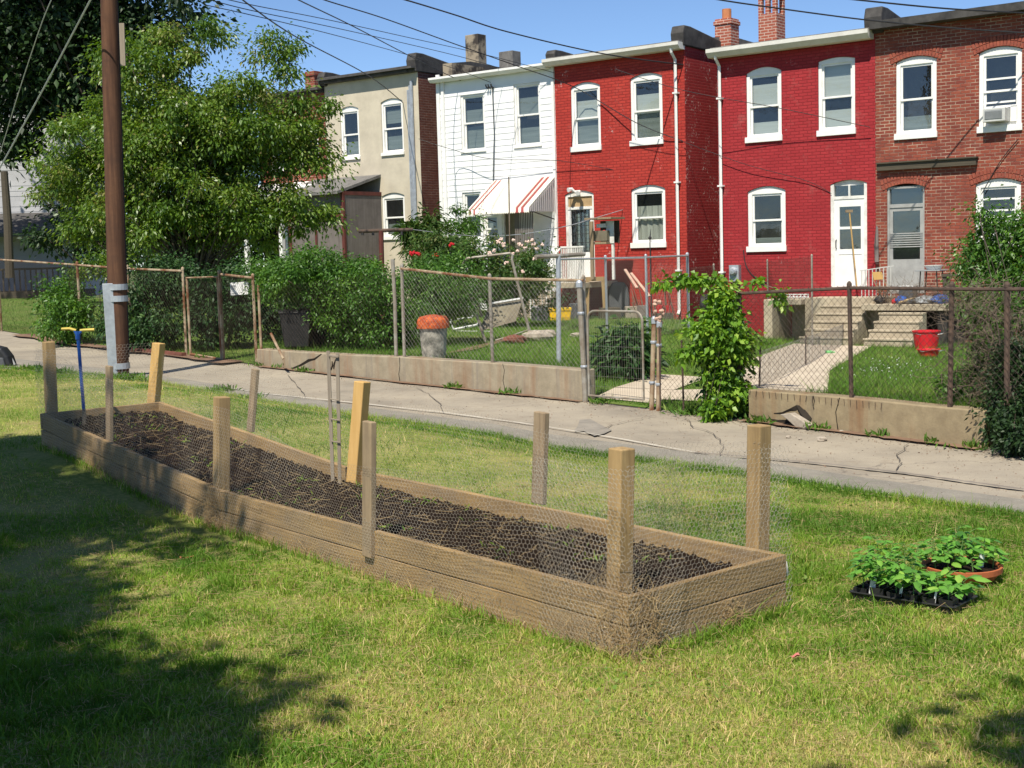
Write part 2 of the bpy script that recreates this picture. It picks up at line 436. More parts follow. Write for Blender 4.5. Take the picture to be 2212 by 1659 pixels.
MT['straw'] = simple('straw', (0.46, 0.34, 0.17), (0.30, 0.20, 0.10), 20, 0.9)
MT['rubble'] = simple('rubble', (0.40, 0.35, 0.28), (0.24, 0.20, 0.155), 7, 0.95, bump=0.5)
MT['step_concrete'] = simple('step_concrete', (0.44, 0.375, 0.27), (0.31, 0.26, 0.185), 2.2, 0.95, bump=0.25)
MT['path_concrete'] = simple('path_concrete', (0.52, 0.44, 0.33), (0.42, 0.35, 0.26), 1.4, 0.95, bump=0.2, fine=(0.8, 0.62, (0.30, 0.24, 0.17)))
MT['tan_board'] = simple('tan_board', (0.20, 0.175, 0.12), (0.14, 0.12, 0.085), 3, 0.9)
MT['dark_metal'] = simple('dark_metal', (0.035, 0.035, 0.037), (0.05, 0.048, 0.046), 5, 0.6, 0.3)
MT['grey_cover'] = simple('grey_cover', (0.09, 0.095, 0.10), (0.06, 0.063, 0.066), 3, 0.8)
MT['red_cloth'] = simple('red_petal', (0.5, 0.012, 0.02), (0.35, 0.008, 0.015), 20, 0.7)
MT['pink_petal'] = simple('pink_petal', (0.72, 0.56, 0.48), (0.66, 0.46, 0.38), 20, 0.7)
MT['curb_brick'] = simple('curb_brick', (0.20, 0.075, 0.05), (0.12, 0.05, 0.035), 6, 0.9, bump=0.3)
# awning: painted metal with stripes that run down the slope
_m = NT('awning_metal'); _c = _m.n('ShaderNodeAttribute'); _c.attribute_name = 'rnd'
_m.color(_m.ramp(_c.outputs['Fac'], [(0.0, (0.78, 0.74, 0.64)), (0.45, (0.78, 0.74, 0.64)), (0.5, (0.36, 0.08, 0.075)), (1.0, (0.36, 0.08, 0.075))])); MT['awning'] = _m.set(0.55)
MT['awning_side'] = simple('awning_side', (0.66, 0.66, 0.65), (0.56, 0.56, 0.55), 2, 0.6)
# soil
_m = NT('garden_soil'); _v = _m.coord(); _n1 = _m.noise(_v, 34, 8, 0.75)
_c = _m.ramp(_n1, [(0.3, (0.010, 0.006, 0.004)), (0.55, (0.026, 0.016, 0.011)), (0.8, (0.062, 0.04, 0.027))])
_m.color(_c); _m.bump(_n1, 0.9, 0.03); MT['soil'] = _m.set(0.95, 0, 0.1)
# lawn sheet under the blades
def ground_mat(name, g1, g2, straw, earth, soil_at=0.62):
    m = NT(name); v = m.coord()
    a = m.noise(v, 0.9, 6, 0.7); b = m.noise(v, 26, 5, 0.75); d = m.noise(v, 0.45, 5, 0.7); e = m.noise(v, 90, 3, 0.7)
    c = m.ramp(b, [(0.3, g1), (0.55, g2), (0.75, straw)])
    c = m.mix(m.math('MULTIPLY', m.step(a, 0.42, 0.66), 0.7), c, straw)
    c = m.mix(m.math('MULTIPLY', m.step(d, soil_at, soil_at + 0.12), 0.7), c, earth)
    c = m.mix(m.math('MULTIPLY', m.step(e, 0.5, 0.7), 0.5), c, tuple(x * 0.45 for x in g1))
    m.color(c); m.bump(b, 0.6, 0.03); return m.set(0.95, 0, 0.1)
MT['lawn'] = ground_mat('lawn_turf', (0.08, 0.115, 0.022), (0.19, 0.225, 0.05), (0.40, 0.34, 0.14), (0.25, 0.17, 0.09), 0.57)
MT['yard'] = ground_mat('yard_turf', (0.07, 0.13, 0.022), (0.12, 0.20, 0.035), (0.20, 0.20, 0.07), (0.19, 0.14, 0.08), 0.68)
MT['far_ground'] = ground_mat('far_ground', (0.06, 0.09, 0.03), (0.09, 0.12, 0.04), (0.12, 0.11, 0.06), (0.12, 0.09, 0.06))
# alley concrete
def alley_mat():
    m = NT('alley_concrete'); v = m.coord()
    a = m.noise(v, 0.7, 7, 0.7); b = m.noise(v, 45, 3, 0.7); d = m.noise(v, 3.5, 6, 0.75)
    c = m.ramp(a, [(0.3, (0.37, 0.32, 0.24)), (0.52, (0.295, 0.255, 0.195)), (0.72, (0.19, 0.165, 0.13))])
    c = m.mix(m.math('MULTIPLY', m.step(b, 0.5, 0.75), 0.35), c, (0.24, 0.225, 0.20))
    c = m.mix(m.math('MULTIPLY', m.step(d, 0.54, 0.70), 0.6), c, (0.22, 0.175, 0.125))
    sp = m.noise(v, 130, 2, 0.6); c = m.mix(m.math('MULTIPLY', m.step(sp, 0.60, 0.68), 0.6), c, (0.13, 0.11, 0.085))
    vo = m.n('ShaderNodeTexVoronoi'); vo.feature = 'DISTANCE_TO_EDGE'; vo.inputs['Scale'].default_value = 0.28
    wv = m.n('ShaderNodeVectorMath'); wv.operation = 'ADD'; m.l(v, wv.inputs[0])
    nn = m.n('ShaderNodeTexNoise'); nn.inputs['Scale'].default_value = 1.3; nn.inputs['Detail'].default_value = 6; m.l(v, nn.inputs['Vector'])
    m.l(nn.outputs['Color'], wv.inputs[1]); m.l(wv.outputs[0], vo.inputs['Vector'])
    k = m.n('ShaderNodeMapRange'); k.inputs[1].default_value = 0.0; k.inputs[2].default_value = 0.004; k.inputs[3].default_value = 1; k.inputs[4].default_value = 0
    m.l(vo.outputs['Distance'], k.inputs[0])
    c = m.mix(m.math('MULTIPLY', k.outputs[0], 0.7), c, (0.13, 0.11, 0.09))
    m.color(c); m.bump(b, 0.25, 0.006); return m.set(0.92, 0, 0.2)
MT['alley'] = alley_mat()
def wall_concrete(name, base, base2, rust, grey):
    m = NT(name); v = m.coord(); vs = m.coord((1, 1, 0.10)); vw = m.coord((1, 1, 0.05))
    a = m.noise(v, 6, 6, 0.7); s1 = m.noise(vs, 2.2, 5, 0.65); s2 = m.noise(vw, 3.7, 5, 0.7)
    c = m.ramp(a, [(0.3, base), (0.7, base2)])
    c = m.mix(m.math('MULTIPLY', m.step(s1, 0.52, 0.70), 0.7), c, rust)
    c = m.mix(m.math('MULTIPLY', m.step(s2, 0.55, 0.68), 0.75), c, grey)
    e = m.noise(v, 60, 3, 0.7)
    c = m.mix(m.math('MULTIPLY', m.step(e, 0.55, 0.75), 0.3), c, (0.16, 0.13, 0.10))
    m.color(c); m.bump(a, 0.4, 0.02); return m.set(0.95, 0, 0.15)
MT['wall_old'] = wall_concrete('stained_wall', (0.36, 0.305, 0.215), (0.25, 0.21, 0.145), (0.225, 0.115, 0.06), (0.19, 0.165, 0.14))
MT['wall_tan'] = wall_concrete('tan_wall', (0.33, 0.265, 0.16), (0.23, 0.18, 0.11), (0.20, 0.09, 0.04), (0.19, 0.155, 0.105))
MT['crack'] = simple('crack_shadow_gap', (0.02, 0.016, 0.012), (0.035, 0.028, 0.02), 5, 1.0)
MT['patch'] = simple('patch_asphalt', (0.20, 0.18, 0.15), (0.27, 0.24, 0.195), 5, 0.95, bump=.3)
MT['strip'] = simple('worn_asphalt', (0.255, 0.23, 0.185), (0.185, 0.168, 0.136), 2.4, 0.95, bump=.25, fine=(60, .58, (0.30, 0.28, 0.24)))
MT['alley_crack'] = simple('alley_crack', (0.13, 0.11, 0.085), (0.09, 0.075, 0.06), 5, 1.0)
MT['tar'] = simple('tar_seam', (0.22, 0.19, 0.155), (0.16, 0.135, 0.11), 3, 0.9)
MT['pale_seam'] = simple('pale_seam', (0.50, 0.46, 0.38), (0.43, 0.39, 0.32), 3, 0.9)
MT['dirt'] = simple('dirt', (0.22, 0.135, 0.085), (0.14, 0.085, 0.055), 5, 0.98, bump=0.4)
# leaves
MT['lf_tree'] = leaf_mat('leaves_olive', [(0, (0.045, 0.108, 0.013)), (0.45, (0.105, 0.195, 0.02)), (0.8, (0.185, 0.275, 0.04)), (1, (0.26, 0.23, 0.08))], 0.4, 0.4, 0.55)
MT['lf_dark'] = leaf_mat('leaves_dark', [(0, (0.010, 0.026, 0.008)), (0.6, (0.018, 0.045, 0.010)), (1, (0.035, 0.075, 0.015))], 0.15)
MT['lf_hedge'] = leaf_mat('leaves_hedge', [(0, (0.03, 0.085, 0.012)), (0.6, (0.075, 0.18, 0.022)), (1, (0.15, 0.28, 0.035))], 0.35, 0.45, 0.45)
MT['lf_vine'] = leaf_mat('leaves_vine', [(0, (0.06, 0.15, 0.015)), (0.6, (0.17, 0.33, 0.03)), (1, (0.32, 0.46, 0.06))], 0.4, .45, .45)
MT['lf_rose'] = leaf_mat('leaves_rose', [(0, (0.03, 0.075, 0.014)), (0.6, (0.07, 0.14, 0.025)), (1, (0.17, 0.16, 0.05))], 0.3)
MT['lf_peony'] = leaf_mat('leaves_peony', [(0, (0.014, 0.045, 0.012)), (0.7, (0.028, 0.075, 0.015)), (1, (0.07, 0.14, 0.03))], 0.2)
MT['lf_seed'] = leaf_mat('leaves_seedling', [(0, (0.08, 0.22, 0.035)), (0.6, (0.17, 0.41, 0.06)), (1, (0.34, 0.55, 0.09))], 0.42, 0.4, 0.5)
MT['grass'] = leaf_mat('grass_blades', [(0, (0.075, 0.17, 0.016)), (0.42, (0.19, 0.32, 0.034)), (0.62, (0.33, 0.42, 0.06)), (0.72, (0.58, 0.47, 0.18)), (0.88, (0.70, 0.56, 0.28)), (1, (0.36, 0.23, 0.11))], 0.35, 0.6, 0.25)
MT['yard_grass'] = leaf_mat('yard_grass_blades', [(0, (0.05, 0.12, 0.014)), (0.6, (0.11, 0.22, 0.028)), (1, (0.24, 0.30, 0.07))], 0.3, 0.6, 0.25)
# ------------------------------------------------------------------ the lie of the land
N_PX = [(-700, 740, .42), (-300, 765, .33), (0, 794, .22), (140, 804, .16), (267, 815, .12), (355, 829, .08), (464, 847, .05), (566, 866, .02), (802, 902, -.03), (1062, 939, -.07), (1192, 967, -.1), (1383, 992, -.12), (1614, 1022, -.15), (1863, 1064, -.18), (2212, 1113, -.2), (2700, 1180, -.22)]
F_PX = [(-500, 690, .52), (8, 716, .35), (180, 745, .25), (408, 770, .15), (480, 780, .12), (555, 790, .1), (862, 825, 0), (1265, 868, -.1), (1400, 884, -.13), (1610, 907, -.17), (2130, 970, -.22), (2500, 1015, -.25), (3000, 1070, -.27)]
NW = [gp(*p) for p in N_PX]
FW_ = [gp(*p) for p in F_PX]
_d = (NW[-1] - NW[-2]).normalized(); NW.append(NW[-1] + _d * 6.5)
nu = np.array([p.x / p.y for p in NW]); ni = np.array([1 / p.y for p in NW]); nz = np.array([p.z for p in NW])
fu = np.array([p.x / p.y for p in FW_]); fi = np.array([1 / p.y for p in FW_]); fz = np.array([p.z for p in FW_])
def Yn(u): return 1 / np.interp(u, nu, ni)
def Zn(u): return np.interp(u, nu, nz)
def Yf(u): return 1 / np.interp(u, fu, fi)
def Zf(u): return np.interp(u, fu, fz)
def Yh(u):                                     # the line of the house fronts
    u = np.asarray(u, float)
    n = F0.x * FN.x + F0.y * FN.y
    return n / np.maximum(u * FN.x + FN.y, 0.25)
zf_u = np.array([-0.5, -0.38, -0.25, -0.205, -0.191, -0.188, 0.052, 0.057, 0.105, 0.168, 0.176, 0.352, 0.366, 0.5]); zf_z = np.array([0.52, 0.37, 0.2, 0.13, 0.12, 0.34, 0.27, -0.10, -0.12, -0.15, 0.14, 0.12, -0.22, -0.24])
zr_u = np.array([-0.5, -0.25, -0.1, 0.05, 0.13, 0.18, 0.21, 0.4]); zr_z = np.array([0.9, 0.6, 0.4, 0.15, 0.05, -0.3, -0.42, -0.45])
def smooth(t): t = np.clip(t, 0, 1); return t * t * (3 - 2 * t)
BA = gp(1344, 1286, .28)
BE = Vector((-0.624, 0.781, 0))
def lawn_z(X, Y):
    X = np.asarray(X, float); Y = np.asarray(Y, float)
    tau = (X - BA.x) * BE.x + (Y - BA.y) * BE.y
    rise = 0.25 * smooth((tau - 3.7) / 3.6)
    u = X / np.maximum(Y, 1.0)
    d = Yn(u) - Y
    w = smooth(1 - d / 3.2)
    bumps = 0.012 * np.sin(X * 1.7 + Y * .6) + 0.01 * np.sin(X * .9 - Y * 1.3 + 1)
    return (1 - w) * (rise + bumps) + w * Zn(u)
def yard_z(X, Y):
    X = np.asarray(X, float); Y = np.asarray(Y, float)
    u = X / np.maximum(Y, 1.0)
    a = Y - Yf(u); b = np.maximum(Yh(u) - Yf(u), 1.0)
    w = np.clip(a / b, 0, 1)
    return (1 - w) * np.interp(u, zf_u, zf_z) + w * np.interp(u, zr_u, zr_z) + 0.02 * np.sin(X * 1.3) * np.sin(Y * 1.1)
def yp(px, py, dz=0.0):
    """The point of the back yards seen at a pixel."""
    r = ray(px, py)
    lo, hi = 8.0, 46.0
    u = r.x / r.y
    lo = float(Yf(u)) + 0.02; hi = float(Yh(u)) - 0.05
    for _ in range(40):
        mid = (lo + hi) / 2
        p = CAM + r * (mid / r.y)
        if p.z > float(yard_z(p.x, p.y)) + dz: lo = mid
        else: hi = mid
    p = CAM + r * (lo / r.y)
    return Vector((p.x, p.y, float(yard_z(p.x, p.y)) + dz))
def grid_mesh(name, P, mat):
    """P: rows x cols x 3"""
    r, c = P.shape[:2]
    i = np.arange(r - 1)[:, None] * c + np.arange(c - 1)[None, :]
    F = np.stack([i, i + 1, i + c + 1, i + c], axis=-1).reshape(-1, 4)
    return struct(np_mesh(name, P.reshape(-1, 3), F, mat, smooth=True))
# lawn: from the alley's near edge back past the camera
us = np.interp(np.linspace(0, 1, 160), np.linspace(0, 1, len(nu)), nu)
ex = np.stack([us * Yn(us), Yn(us)], axis=1)
back = np.concatenate([np.linspace(-0.12, 6, 60), np.linspace(6.3, 34, 34)])
nrm = np.array([-0.72, -0.69])
P = np.empty((len(back), len(us), 3))
for i, b in enumerate(back):
    q = ex + nrm * b
    P[i, :, 0] = q[:, 0]; P[i, :, 1] = q[:, 1]; P[i, :, 2] = lawn_z(q[:, 0], q[:, 1]) - (0.03 if b < 0 else 0)
grid_mesh('lawn', P, MT['lawn'])
us2 = np.linspace(-0.62, 0.62, 120)
P = np.empty((7, len(us2), 3))
for i, w in enumerate(np.linspace(-0.03, 1.05, 7)):
    Y = Yn(us2) * (1 - w) + Yf(us2) * w
    P[i, :, 0] = us2 * Y; P[i, :, 1] = Y
    P[i, :, 2] = Zn(us2) * (1 - w) + Zf(us2) * w - 0.05 * np.sin(PI * np.clip(w, 0, 1)) + 0.004 * np.sin(us2 * 60 + i)
grid_mesh('alley', P, MT['alley'])
P = np.empty((3, len(us2), 3))
for i, w in enumerate((-0.03, .11, .25)):
    Y = Yn(us2) * (1 - w) + Yf(us2) * w
    P[i, :, 0] = us2 * Y; P[i, :, 1] = Y
    P[i, :, 2] = Zn(us2) * (1 - w) + Zf(us2) * w - 0.05 * np.sin(PI * np.clip(w, 0, 1)) + .012
grid_mesh('alley_strip', P, MT['strip'])
def alley_z(X, Y):
    u = X / Y; w = (Y - Yn(u)) / (Yf(u) - Yn(u))
    return float(Zn(u) * (1 - w) + Zf(u) * w - 0.05 * math.sin(PI * min(max(w, 0), 1)))
us3 = np.sort(np.concatenate([np.linspace(-0.56, 0.56, 110), zf_u[1:-1], zf_u[1:-1] + 1e-3]))
rows = 24
P = np.empty((rows, len(us3), 3))
for i, w in enumerate(np.linspace(0.0, 1.02, rows)):
    Y = Yf(us3) * (1 - w) + Yh(us3) * w + (0.1 if i == 0 else 0)
    P[i, :, 0] = us3 * Y; P[i, :, 1] = Y; P[i, :, 2] = yard_z(us3 * Y, Y)
grid_mesh('yard_ground', P, MT['yard'])
mb = MB(); mb.add([(-400, -400, -0.55), (400, -400, -0.55), (400, 600, -0.55), (-400, 600, -0.55)], [(0, 1, 2, 3)])
struct(mb.build('ground', MT['far_ground']))
def alp(px, py):
    """The point of the alley seen at a pixel."""
    z = -0.1
    for _ in range(8):
        p = gp(px, py, z); z = alley_z(p.x, p.y)
    return Vector((p.x, p.y, z))
def strip(name, pts, w, mat, lift=0.004):
    mb = MB(); k = len(pts); vs = []
    for i, p in enumerate(pts):
        t = (pts[min(i + 1, k - 1)] - pts[max(i - 1, 0)]); t.z = 0; t.normalize()
        s = Vector((-t.y, t.x, 0)) * (w[i] if isinstance(w, list) else w) / 2
        vs += [p + s + Vector((0, 0, lift)), p - s + Vector((0, 0, lift))]
    mb.add(vs, [(2 * i, 2 * i + 1, 2 * i + 3, 2 * i + 2) for i in range(k - 1)])
    return struct(mb.build(name, mat))
def poly_px(pts, n=6):
    out = []
    for a, b in zip(pts[:-1], pts[1:]):
        for j in range(n):
            out.append(alp(a[0] + (b[0] - a[0]) * j / n, a[1] + (b[1] - a[1]) * j / n))
    out.append(alp(*pts[-1])); return out
seam = poly_px([(1500, 982), (1680, 997), (1800, 1008), (1950, 1026), (2080, 1044), (2212, 1062)], 9)
strip('alley_seam', [p + Vector((0, RD.uniform(-.01, .01), 0)) for p in seam], [RD.uniform(.035, .075) for _ in seam], MT['tar'], 0.022)
seam = poly_px([(480, 838), (566, 853), (700, 866), (802, 877), (950, 893), (1060, 908), (1180, 925), (1330, 950), (1500, 981)], 8)
strip('alley_seam', [p + Vector((0, RD.uniform(-.01, .01), 0)) for p in seam], [RD.uniform(.02, .05) for _ in seam], MT['pale_seam'], 0.022)
# worn asphalt patch in the alley before the gate
patch = [alp(*p) for p in [(1252, 910), (1275, 908), (1300, 922), (1322, 932), (1306, 940), (1284, 945), (1262, 935), (1240, 934), (1248, 924)]]
mb = MB(); mb.add([p + Vector((0, 0, .018)) for p in patch], [tuple(range(len(patch)))])
struct(mb.build('alley_patch', MT['patch']))
for ck in ([(1300, 930), (1322, 921), (1352, 913), (1392, 905), (1418, 900)], [(900, 840), (930, 856), (952, 876), (958, 893)], [(620, 812), (640, 832), (655, 852), (662, 862)], [(1960, 962), (1940, 985), (1948, 1005), (1935, 1024)], [(1480, 905), (1500, 925), (1545, 940), (1560, 965), (1555, 985)]):
    q = poly_px(ck, 4); strip('alley_crack', [p + Vector((RD.uniform(-.02, .02), RD.uniform(-.03, .03), 0)) for p in q], [RD.uniform(.005, .013) for _ in q], MT['alley_crack'], .02)
# dirt that has washed along the foot of the walls and the left fence
def dirt_band(pts, w):
    strip('dirt', [p + Vector((0, -0.05, 0)) for p in pts], [RD.uniform(.5, 1.1) * w for _ in pts], MT['dirt'], 0.014)
dirt_band([Vector((float(u * Yf(u)), float(Yf(u)) - 0.12, float(Zf(u)) + .01)) for u in np.linspace(-.36, -.205, 24)], .55)
dirt_band([Vector((float(u * Yf(u)), float(Yf(u)) - 0.05, float(Zf(u)))) for u in np.linspace(-.185, .05, 36)], .16)
dirt_band([Vector((float(u * Yf(u)), float(Yf(u)) - 0.06, float(Zf(u)))) for u in np.linspace(.17, .345, 30)], .2)

# ------------------------------------------------------------------ house kit (local x along the front, y inwards, z up)
def wall_grid(mb, W, z0, z1, ops, mi=0, mr=1, reveal=0.13, laps=0):
    xs = sorted(set([0, W] + [v for o in ops for v in (o[0], o[1])]))
    zs = set([z0, z1] + [v for o in ops for v in (o[2], o[3])] + [o[3] - o[4] for o in ops if o[4] > 0])
    if laps:
        k = z0
        while k < z1: zs.add(round(k, 4)); k += laps
    zs = sorted(zs)
    for i in range(len(xs) - 1):
        for j in range(len(zs) - 1):
            xa, xb, za, zb = xs[i], xs[i + 1], zs[j], zs[j + 1]
            if zb - za < 1e-4: continue
            xc, zc = (xa + xb) / 2, (za + zb) / 2
            o = next((o for o in ops if o[0] < xc < o[1] and o[2] < zc < o[3]), None)
            if laps:
                fa = ((za - z0) / laps) % 1.0; fb = fa + (zb - za) / laps
                ya, yb = -0.010 * (1 - fa), -0.010 * (1 - min(fb, 1.0))
            else: ya = yb = 0.0
            if o is None:
                mb.add([(xa, ya, za), (xb, ya, za), (xb, yb, zb), (xa, yb, zb)], [(0, 1, 2, 3)], mi)
                if laps and fa < 0.01: mb.add([(xa, 0.0, za), (xb, 0.0, za), (xb, ya, za), (xa, ya, za)], [(0, 1, 2, 3)], mi)
            elif o[4] > 0 and zc > o[3] - o[4] and abs(xa - o[0]) < 1e-5 and abs(za - o[3] + o[4]) < 1e-5:
                zb = o[3]; n = 12; pts = [arc_pt(o, k / n) for k in range(n + 1)]
                for k in range(n):
                    a, b = pts[k], pts[k + 1]
                    mb.add([(a[0], 0, a[1]), (b[0], 0, b[1]), (b[0], 0, zb), (a[0], 0, zb)], [(0, 1, 2, 3)], mi)
    for o in ops:
        x0, x1, a0, a1, h = o[:5]; zsn = a1 - h
        mb.add([(x0, 0, a0), (x0, reveal, a0), (x0, reveal, zsn), (x0, 0, zsn)], [(0, 1, 2, 3)], mr)
        mb.add([(x1, 0, a0), (x1, 0, zsn), (x1, reveal, zsn), (x1, reveal, a0)], [(0, 1, 2, 3)], mr)
        mb.add([(x0, 0, a0), (x1, 0, a0), (x1, reveal, a0), (x0, reveal, a0)], [(0, 1, 2, 3)], mr)
        n = 12 if h > 0 else 1; pts = [arc_pt(o, k / n) for k in range(n + 1)]
        for k in range(n):
            a, b = pts[k], pts[k + 1]
            mb.add([(a[0], 0, a[1]), (a[0], reveal, a[1]), (b[0], reveal, b[1]), (b[0], 0, b[1])], [(0, 1, 2, 3)], mr)
def arc_pt(o, t):
    x0, x1, a0, a1, h = o[:5]
    return (x0 + (x1 - x0) * t, a1 - h + h * (1 - (2 * t - 1) ** 2) if h > 0 else a1)
def arched_panel(mb, o, zlow, y0, y1, inset=0.0):
    n = 12; pts = [arc_pt(o, k / n) for k in range(n + 1)]
    poly = [(o[1] - inset, y0, zlow), (o[0] + inset, y0, zlow)] + [(min(max(p[0], o[0] + inset), o[1] - inset), y0, p[1] - 0.004) for p in pts]
    mb.prism(poly[::-1], (0, y1 - y0, 0))
def window(root, o, sill=0.14, jw=0.085, head=0.075, upper=None, lower=None, mats=('white_paint', 'white_paint'), mid=0.52, bars=0, sill_out=0.05, label=None, yf=0.025):
    """o = x0, x1, z0, z1, arch: the opening. Frame with sill; sashes, glass and blinds are its sub-parts."""
    x0, x1, z0, z1, h = o[:5]
    F = MT[mats[0]]; mb = MB()
    zs = z1 - h - head if h > 0 else z1 - head
    mb.box(x0 + .003, x0 + jw, yf, .12, z0 + sill, zs)
    mb.box(x1 - jw, x1 - .003, yf, .12, z0 + sill, zs)
    if h > 0: arched_panel(mb, o, zs, yf + .012, .12, .003)
    else: mb.box(x0 + .003, x1 - .003, yf, .12, zs, z1 - .003)
    mb.box(x0 - .025, x1 + .025, -sill_out, .125, z0 + .003, z0 + sill - .002)
    w = mb.build('window', F, root, local=True, bevel=.006)
    if label: w['label'] = label
    zl, zh = z0 + sill, zs; zm = zl + (zh - zl) * (1 - mid); xa, xb = x0 + jw, x1 - jw
    s = MB(); t = .045
    for (a, b, y) in ((zm, zh, .062), (zl, zm + .04, .092)):
        s.box(xa, xa + t, y, y + .03, a, b); s.box(xb - t, xb, y, y + .03, a, b)
        s.box(xa + t, xb - t, y + .001, y + .029, a, a + t * (1.5 if a == zl else 1)); s.box(xa + t, xb - t, y + .001, y + .029, b - t, b)
    for k in range(bars):
        zb = zl + (zh - zl) * (k + 1) / (bars + 1); s.box(xa + t, xb - t, .05, .061, zb - .02, zb + .02)
    sa = s.build('sash', MT[mats[1]], w, local=True)
    g = MB()
    for (y, za, zb) in ((.076, zm + t, zh - t), (.106, zl + t, zm - .006)): g.add([(xa + t, y, za), (xb - t, y, za), (xb - t, y, zb), (xa + t, y, zb)], [(0, 1, 2, 3)])
    g.build('glass', MT['glass'], w, local=True)
    for part, m, za, zb, y in ((upper, None, zm + t, zh - .01, .15), (lower, None, zl + .03, zm, .17)):
        if part:
            mt, fr, to = part
            b = MB(); top = za + (zb - za) * to; bot = za + (zb - za) * fr
            n = 14
            vs = []
            for k in range(n + 1):
                x = xa + (xb - xa) * k / n
                yy = y + (0.018 * math.sin(k * 2.1) if mt == 'lace' else 0)
                vs += [(x, yy, bot), (x, yy, top)]
            b.add(vs, [(2 * k, 2 * k + 2, 2 * k + 3, 2 * k + 1) for k in range(n)])
            b.build('curtain' if mt == 'lace' else 'blind', MT[mt], w, local=True)
    # shallow box coloured near black to stand in for the unlit room behind
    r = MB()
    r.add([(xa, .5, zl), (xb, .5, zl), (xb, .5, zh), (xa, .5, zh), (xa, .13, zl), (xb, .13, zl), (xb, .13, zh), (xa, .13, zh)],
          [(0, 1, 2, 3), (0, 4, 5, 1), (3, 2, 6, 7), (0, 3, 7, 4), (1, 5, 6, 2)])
    r.build('unlit_room_box', MT['dark_room'], w, local=True)
    return w
def gutter(root, x0, x1, z, drop=.15, out=.16, mat='gutter'):
    mb = MB()
    mb.prism([(x0, -out, z), (x0, -out, z - drop * .45), (x0, -out * .72, z - drop), (x0, -.02, z - drop), (x0, -.02, z)], (x1 - x0, 0, 0))
    return mb.build('gutter', MT[mat], root, local=True)
def downspout(root, x, z0, z1, out=.05, w=.085, name='downspout'):
    mb = MB()
    mb.tube([(x, -.28, z1 - .02), (x, -.26, z1 - .12), (x, -out - .03, z1 - .28), (x, -out - .03, z0 + .1), (x + .02, -out - .12, z0)], w / 2, 4)
    for k in range(3):
        z = z0 + (z1 - z0) * (k + .5) / 3; mb.box(x - .07, x + .07, -out - .075, -.002, z - .02, z + .02)
    return mb.build(name, MT['white_paint'], root, local=True)
def roof(root, x0, x1, z, depth, slope, mat, over=.3, thick=.10):
    mb = MB(); d1 = 2.4; zt = z + slope * (d1 + over)
    mb.prism([(x0, -over, z), (x0, d1, zt), (x0, depth, zt - .25), (x0, depth, zt - .4), (x0, d1, zt - .2), (x0, -over, z - thick + .05)], (x1 - x0, 0, 0))
    return mb.build('roof', MT[mat], root, local=True)
def coping(root, x, z, depth, slope, h=.36, w=.34, y0=-.16, mat='coping'):
    mb = MB()
    mb.prism([(x - w / 2, y0 + .04, z - .12), (x - w / 2, y0, z + h * .5), (x - w / 2, y0 + .08, z + h), (x - w / 2, y0 + .4, z + h), (x - w / 2, 2.2, z + h * .35), (x - w / 2, depth, z + .1), (x - w / 2, depth, z - .3), (x - w / 2, .3, z - .12)], (w, 0, 0))
    return mb.build('coping', MT[mat], root, local=True, bevel=.03)
def shell(root, W, z0, z1, ops, mats, depth, slope, laps=0):
    mb = MB()
    wall_grid(mb, W, z0, z1, ops, 0, 1, laps=laps)
    ze = z1 - .1
    for x, mi in ((0, 2), (W, 3)):
        mb.add([(x, 0, z0), (x, depth, z0), (x, depth, ze), (x, 0, z1)], [(0, 1, 2, 3)], mi)
    mb.add([(0, depth, z0), (W, depth, z0), (W, depth, ze), (0, depth, ze)], [(0, 1, 2, 3)], 2)
    return mb.build('wall', [MT[m] for m in mats], root, local=True)
class House:
    def __init__(s, name, label, pxL, pxR, zb):
        s.sL = fp(*pxL)[0]; s.sR = fp(*pxR)[0]; s.W = s.sR - s.sL; s.zb = zb
        s.root = thing(name, label, 'house', fw(s.sL, 0, zb), HROT)
    def op(s, x0, x1, yt, yb, arch=0.0):
        xc = (x0 + x1) / 2
        a = fp(x0, (yt + yb) / 2)[0] - s.sL; b = fp(x1, (yt + yb) / 2)[0] - s.sL
        return (a, b, fp(xc, yb)[1] - s.zb, fp(xc, yt)[1] - s.zb, arch)
    def at(s, px, py, off=0.0):
        q = fp(px, py, off); return q[0] - s.sL, q[1] - s.zb
def chimney(root, x, y, z0, z1, w, d, mat, cap=None):
    mb = MB(); mb.box(x - w / 2, x + w / 2, y - d / 2, y + d / 2, z0, z1)
    if cap: mb.box(x - w / 2 - .03, x + w / 2 + .03, y - d / 2 - .03, y + d / 2 + .03, z1 - .16, z1 - .06)
    return mb.build('chimney', MT[mat], root, local=True, bevel=.015)

# ---------------- painted red house in the middle
h = House('row_house', 'bright red painted brick row house directly right of the white clapboard one', (1199, 300), (1481, 300), -.25)
R1 = h
r = h.root; zt = h.at(1340, 116)[1]
o1, o2 = h.op(1233.5, 1297, 177, 327, .11), h.op(1362, 1431, 157, 314, .11)
o3, od = h.op(1364, 1437.5, 399, 535.5, .11), h.op(1222, 1284, 411, 606, .10)
shell(r, h.W, 0, zt, [o1, o2, o3, od], ['red_brick', 'red_brick', 'red_brick', 'red_brick_side'], 11, .145)
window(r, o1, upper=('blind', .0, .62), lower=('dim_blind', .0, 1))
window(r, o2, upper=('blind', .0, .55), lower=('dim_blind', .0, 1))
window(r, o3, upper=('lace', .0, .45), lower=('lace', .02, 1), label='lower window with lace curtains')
gutter(r, -.12, h.W + .03, zt + .06, .17, .36); downspout(r, h.W - .22, .45, zt - .05)
roof(r, -.02, h.W + .02, zt + .09, 11, .145, 'roof_grey')
coping(r, h.W - .12, zt + .1, 11, .145, .38, .36)
coping(r, .0, zt + .10, 11, .145, .22, .3)
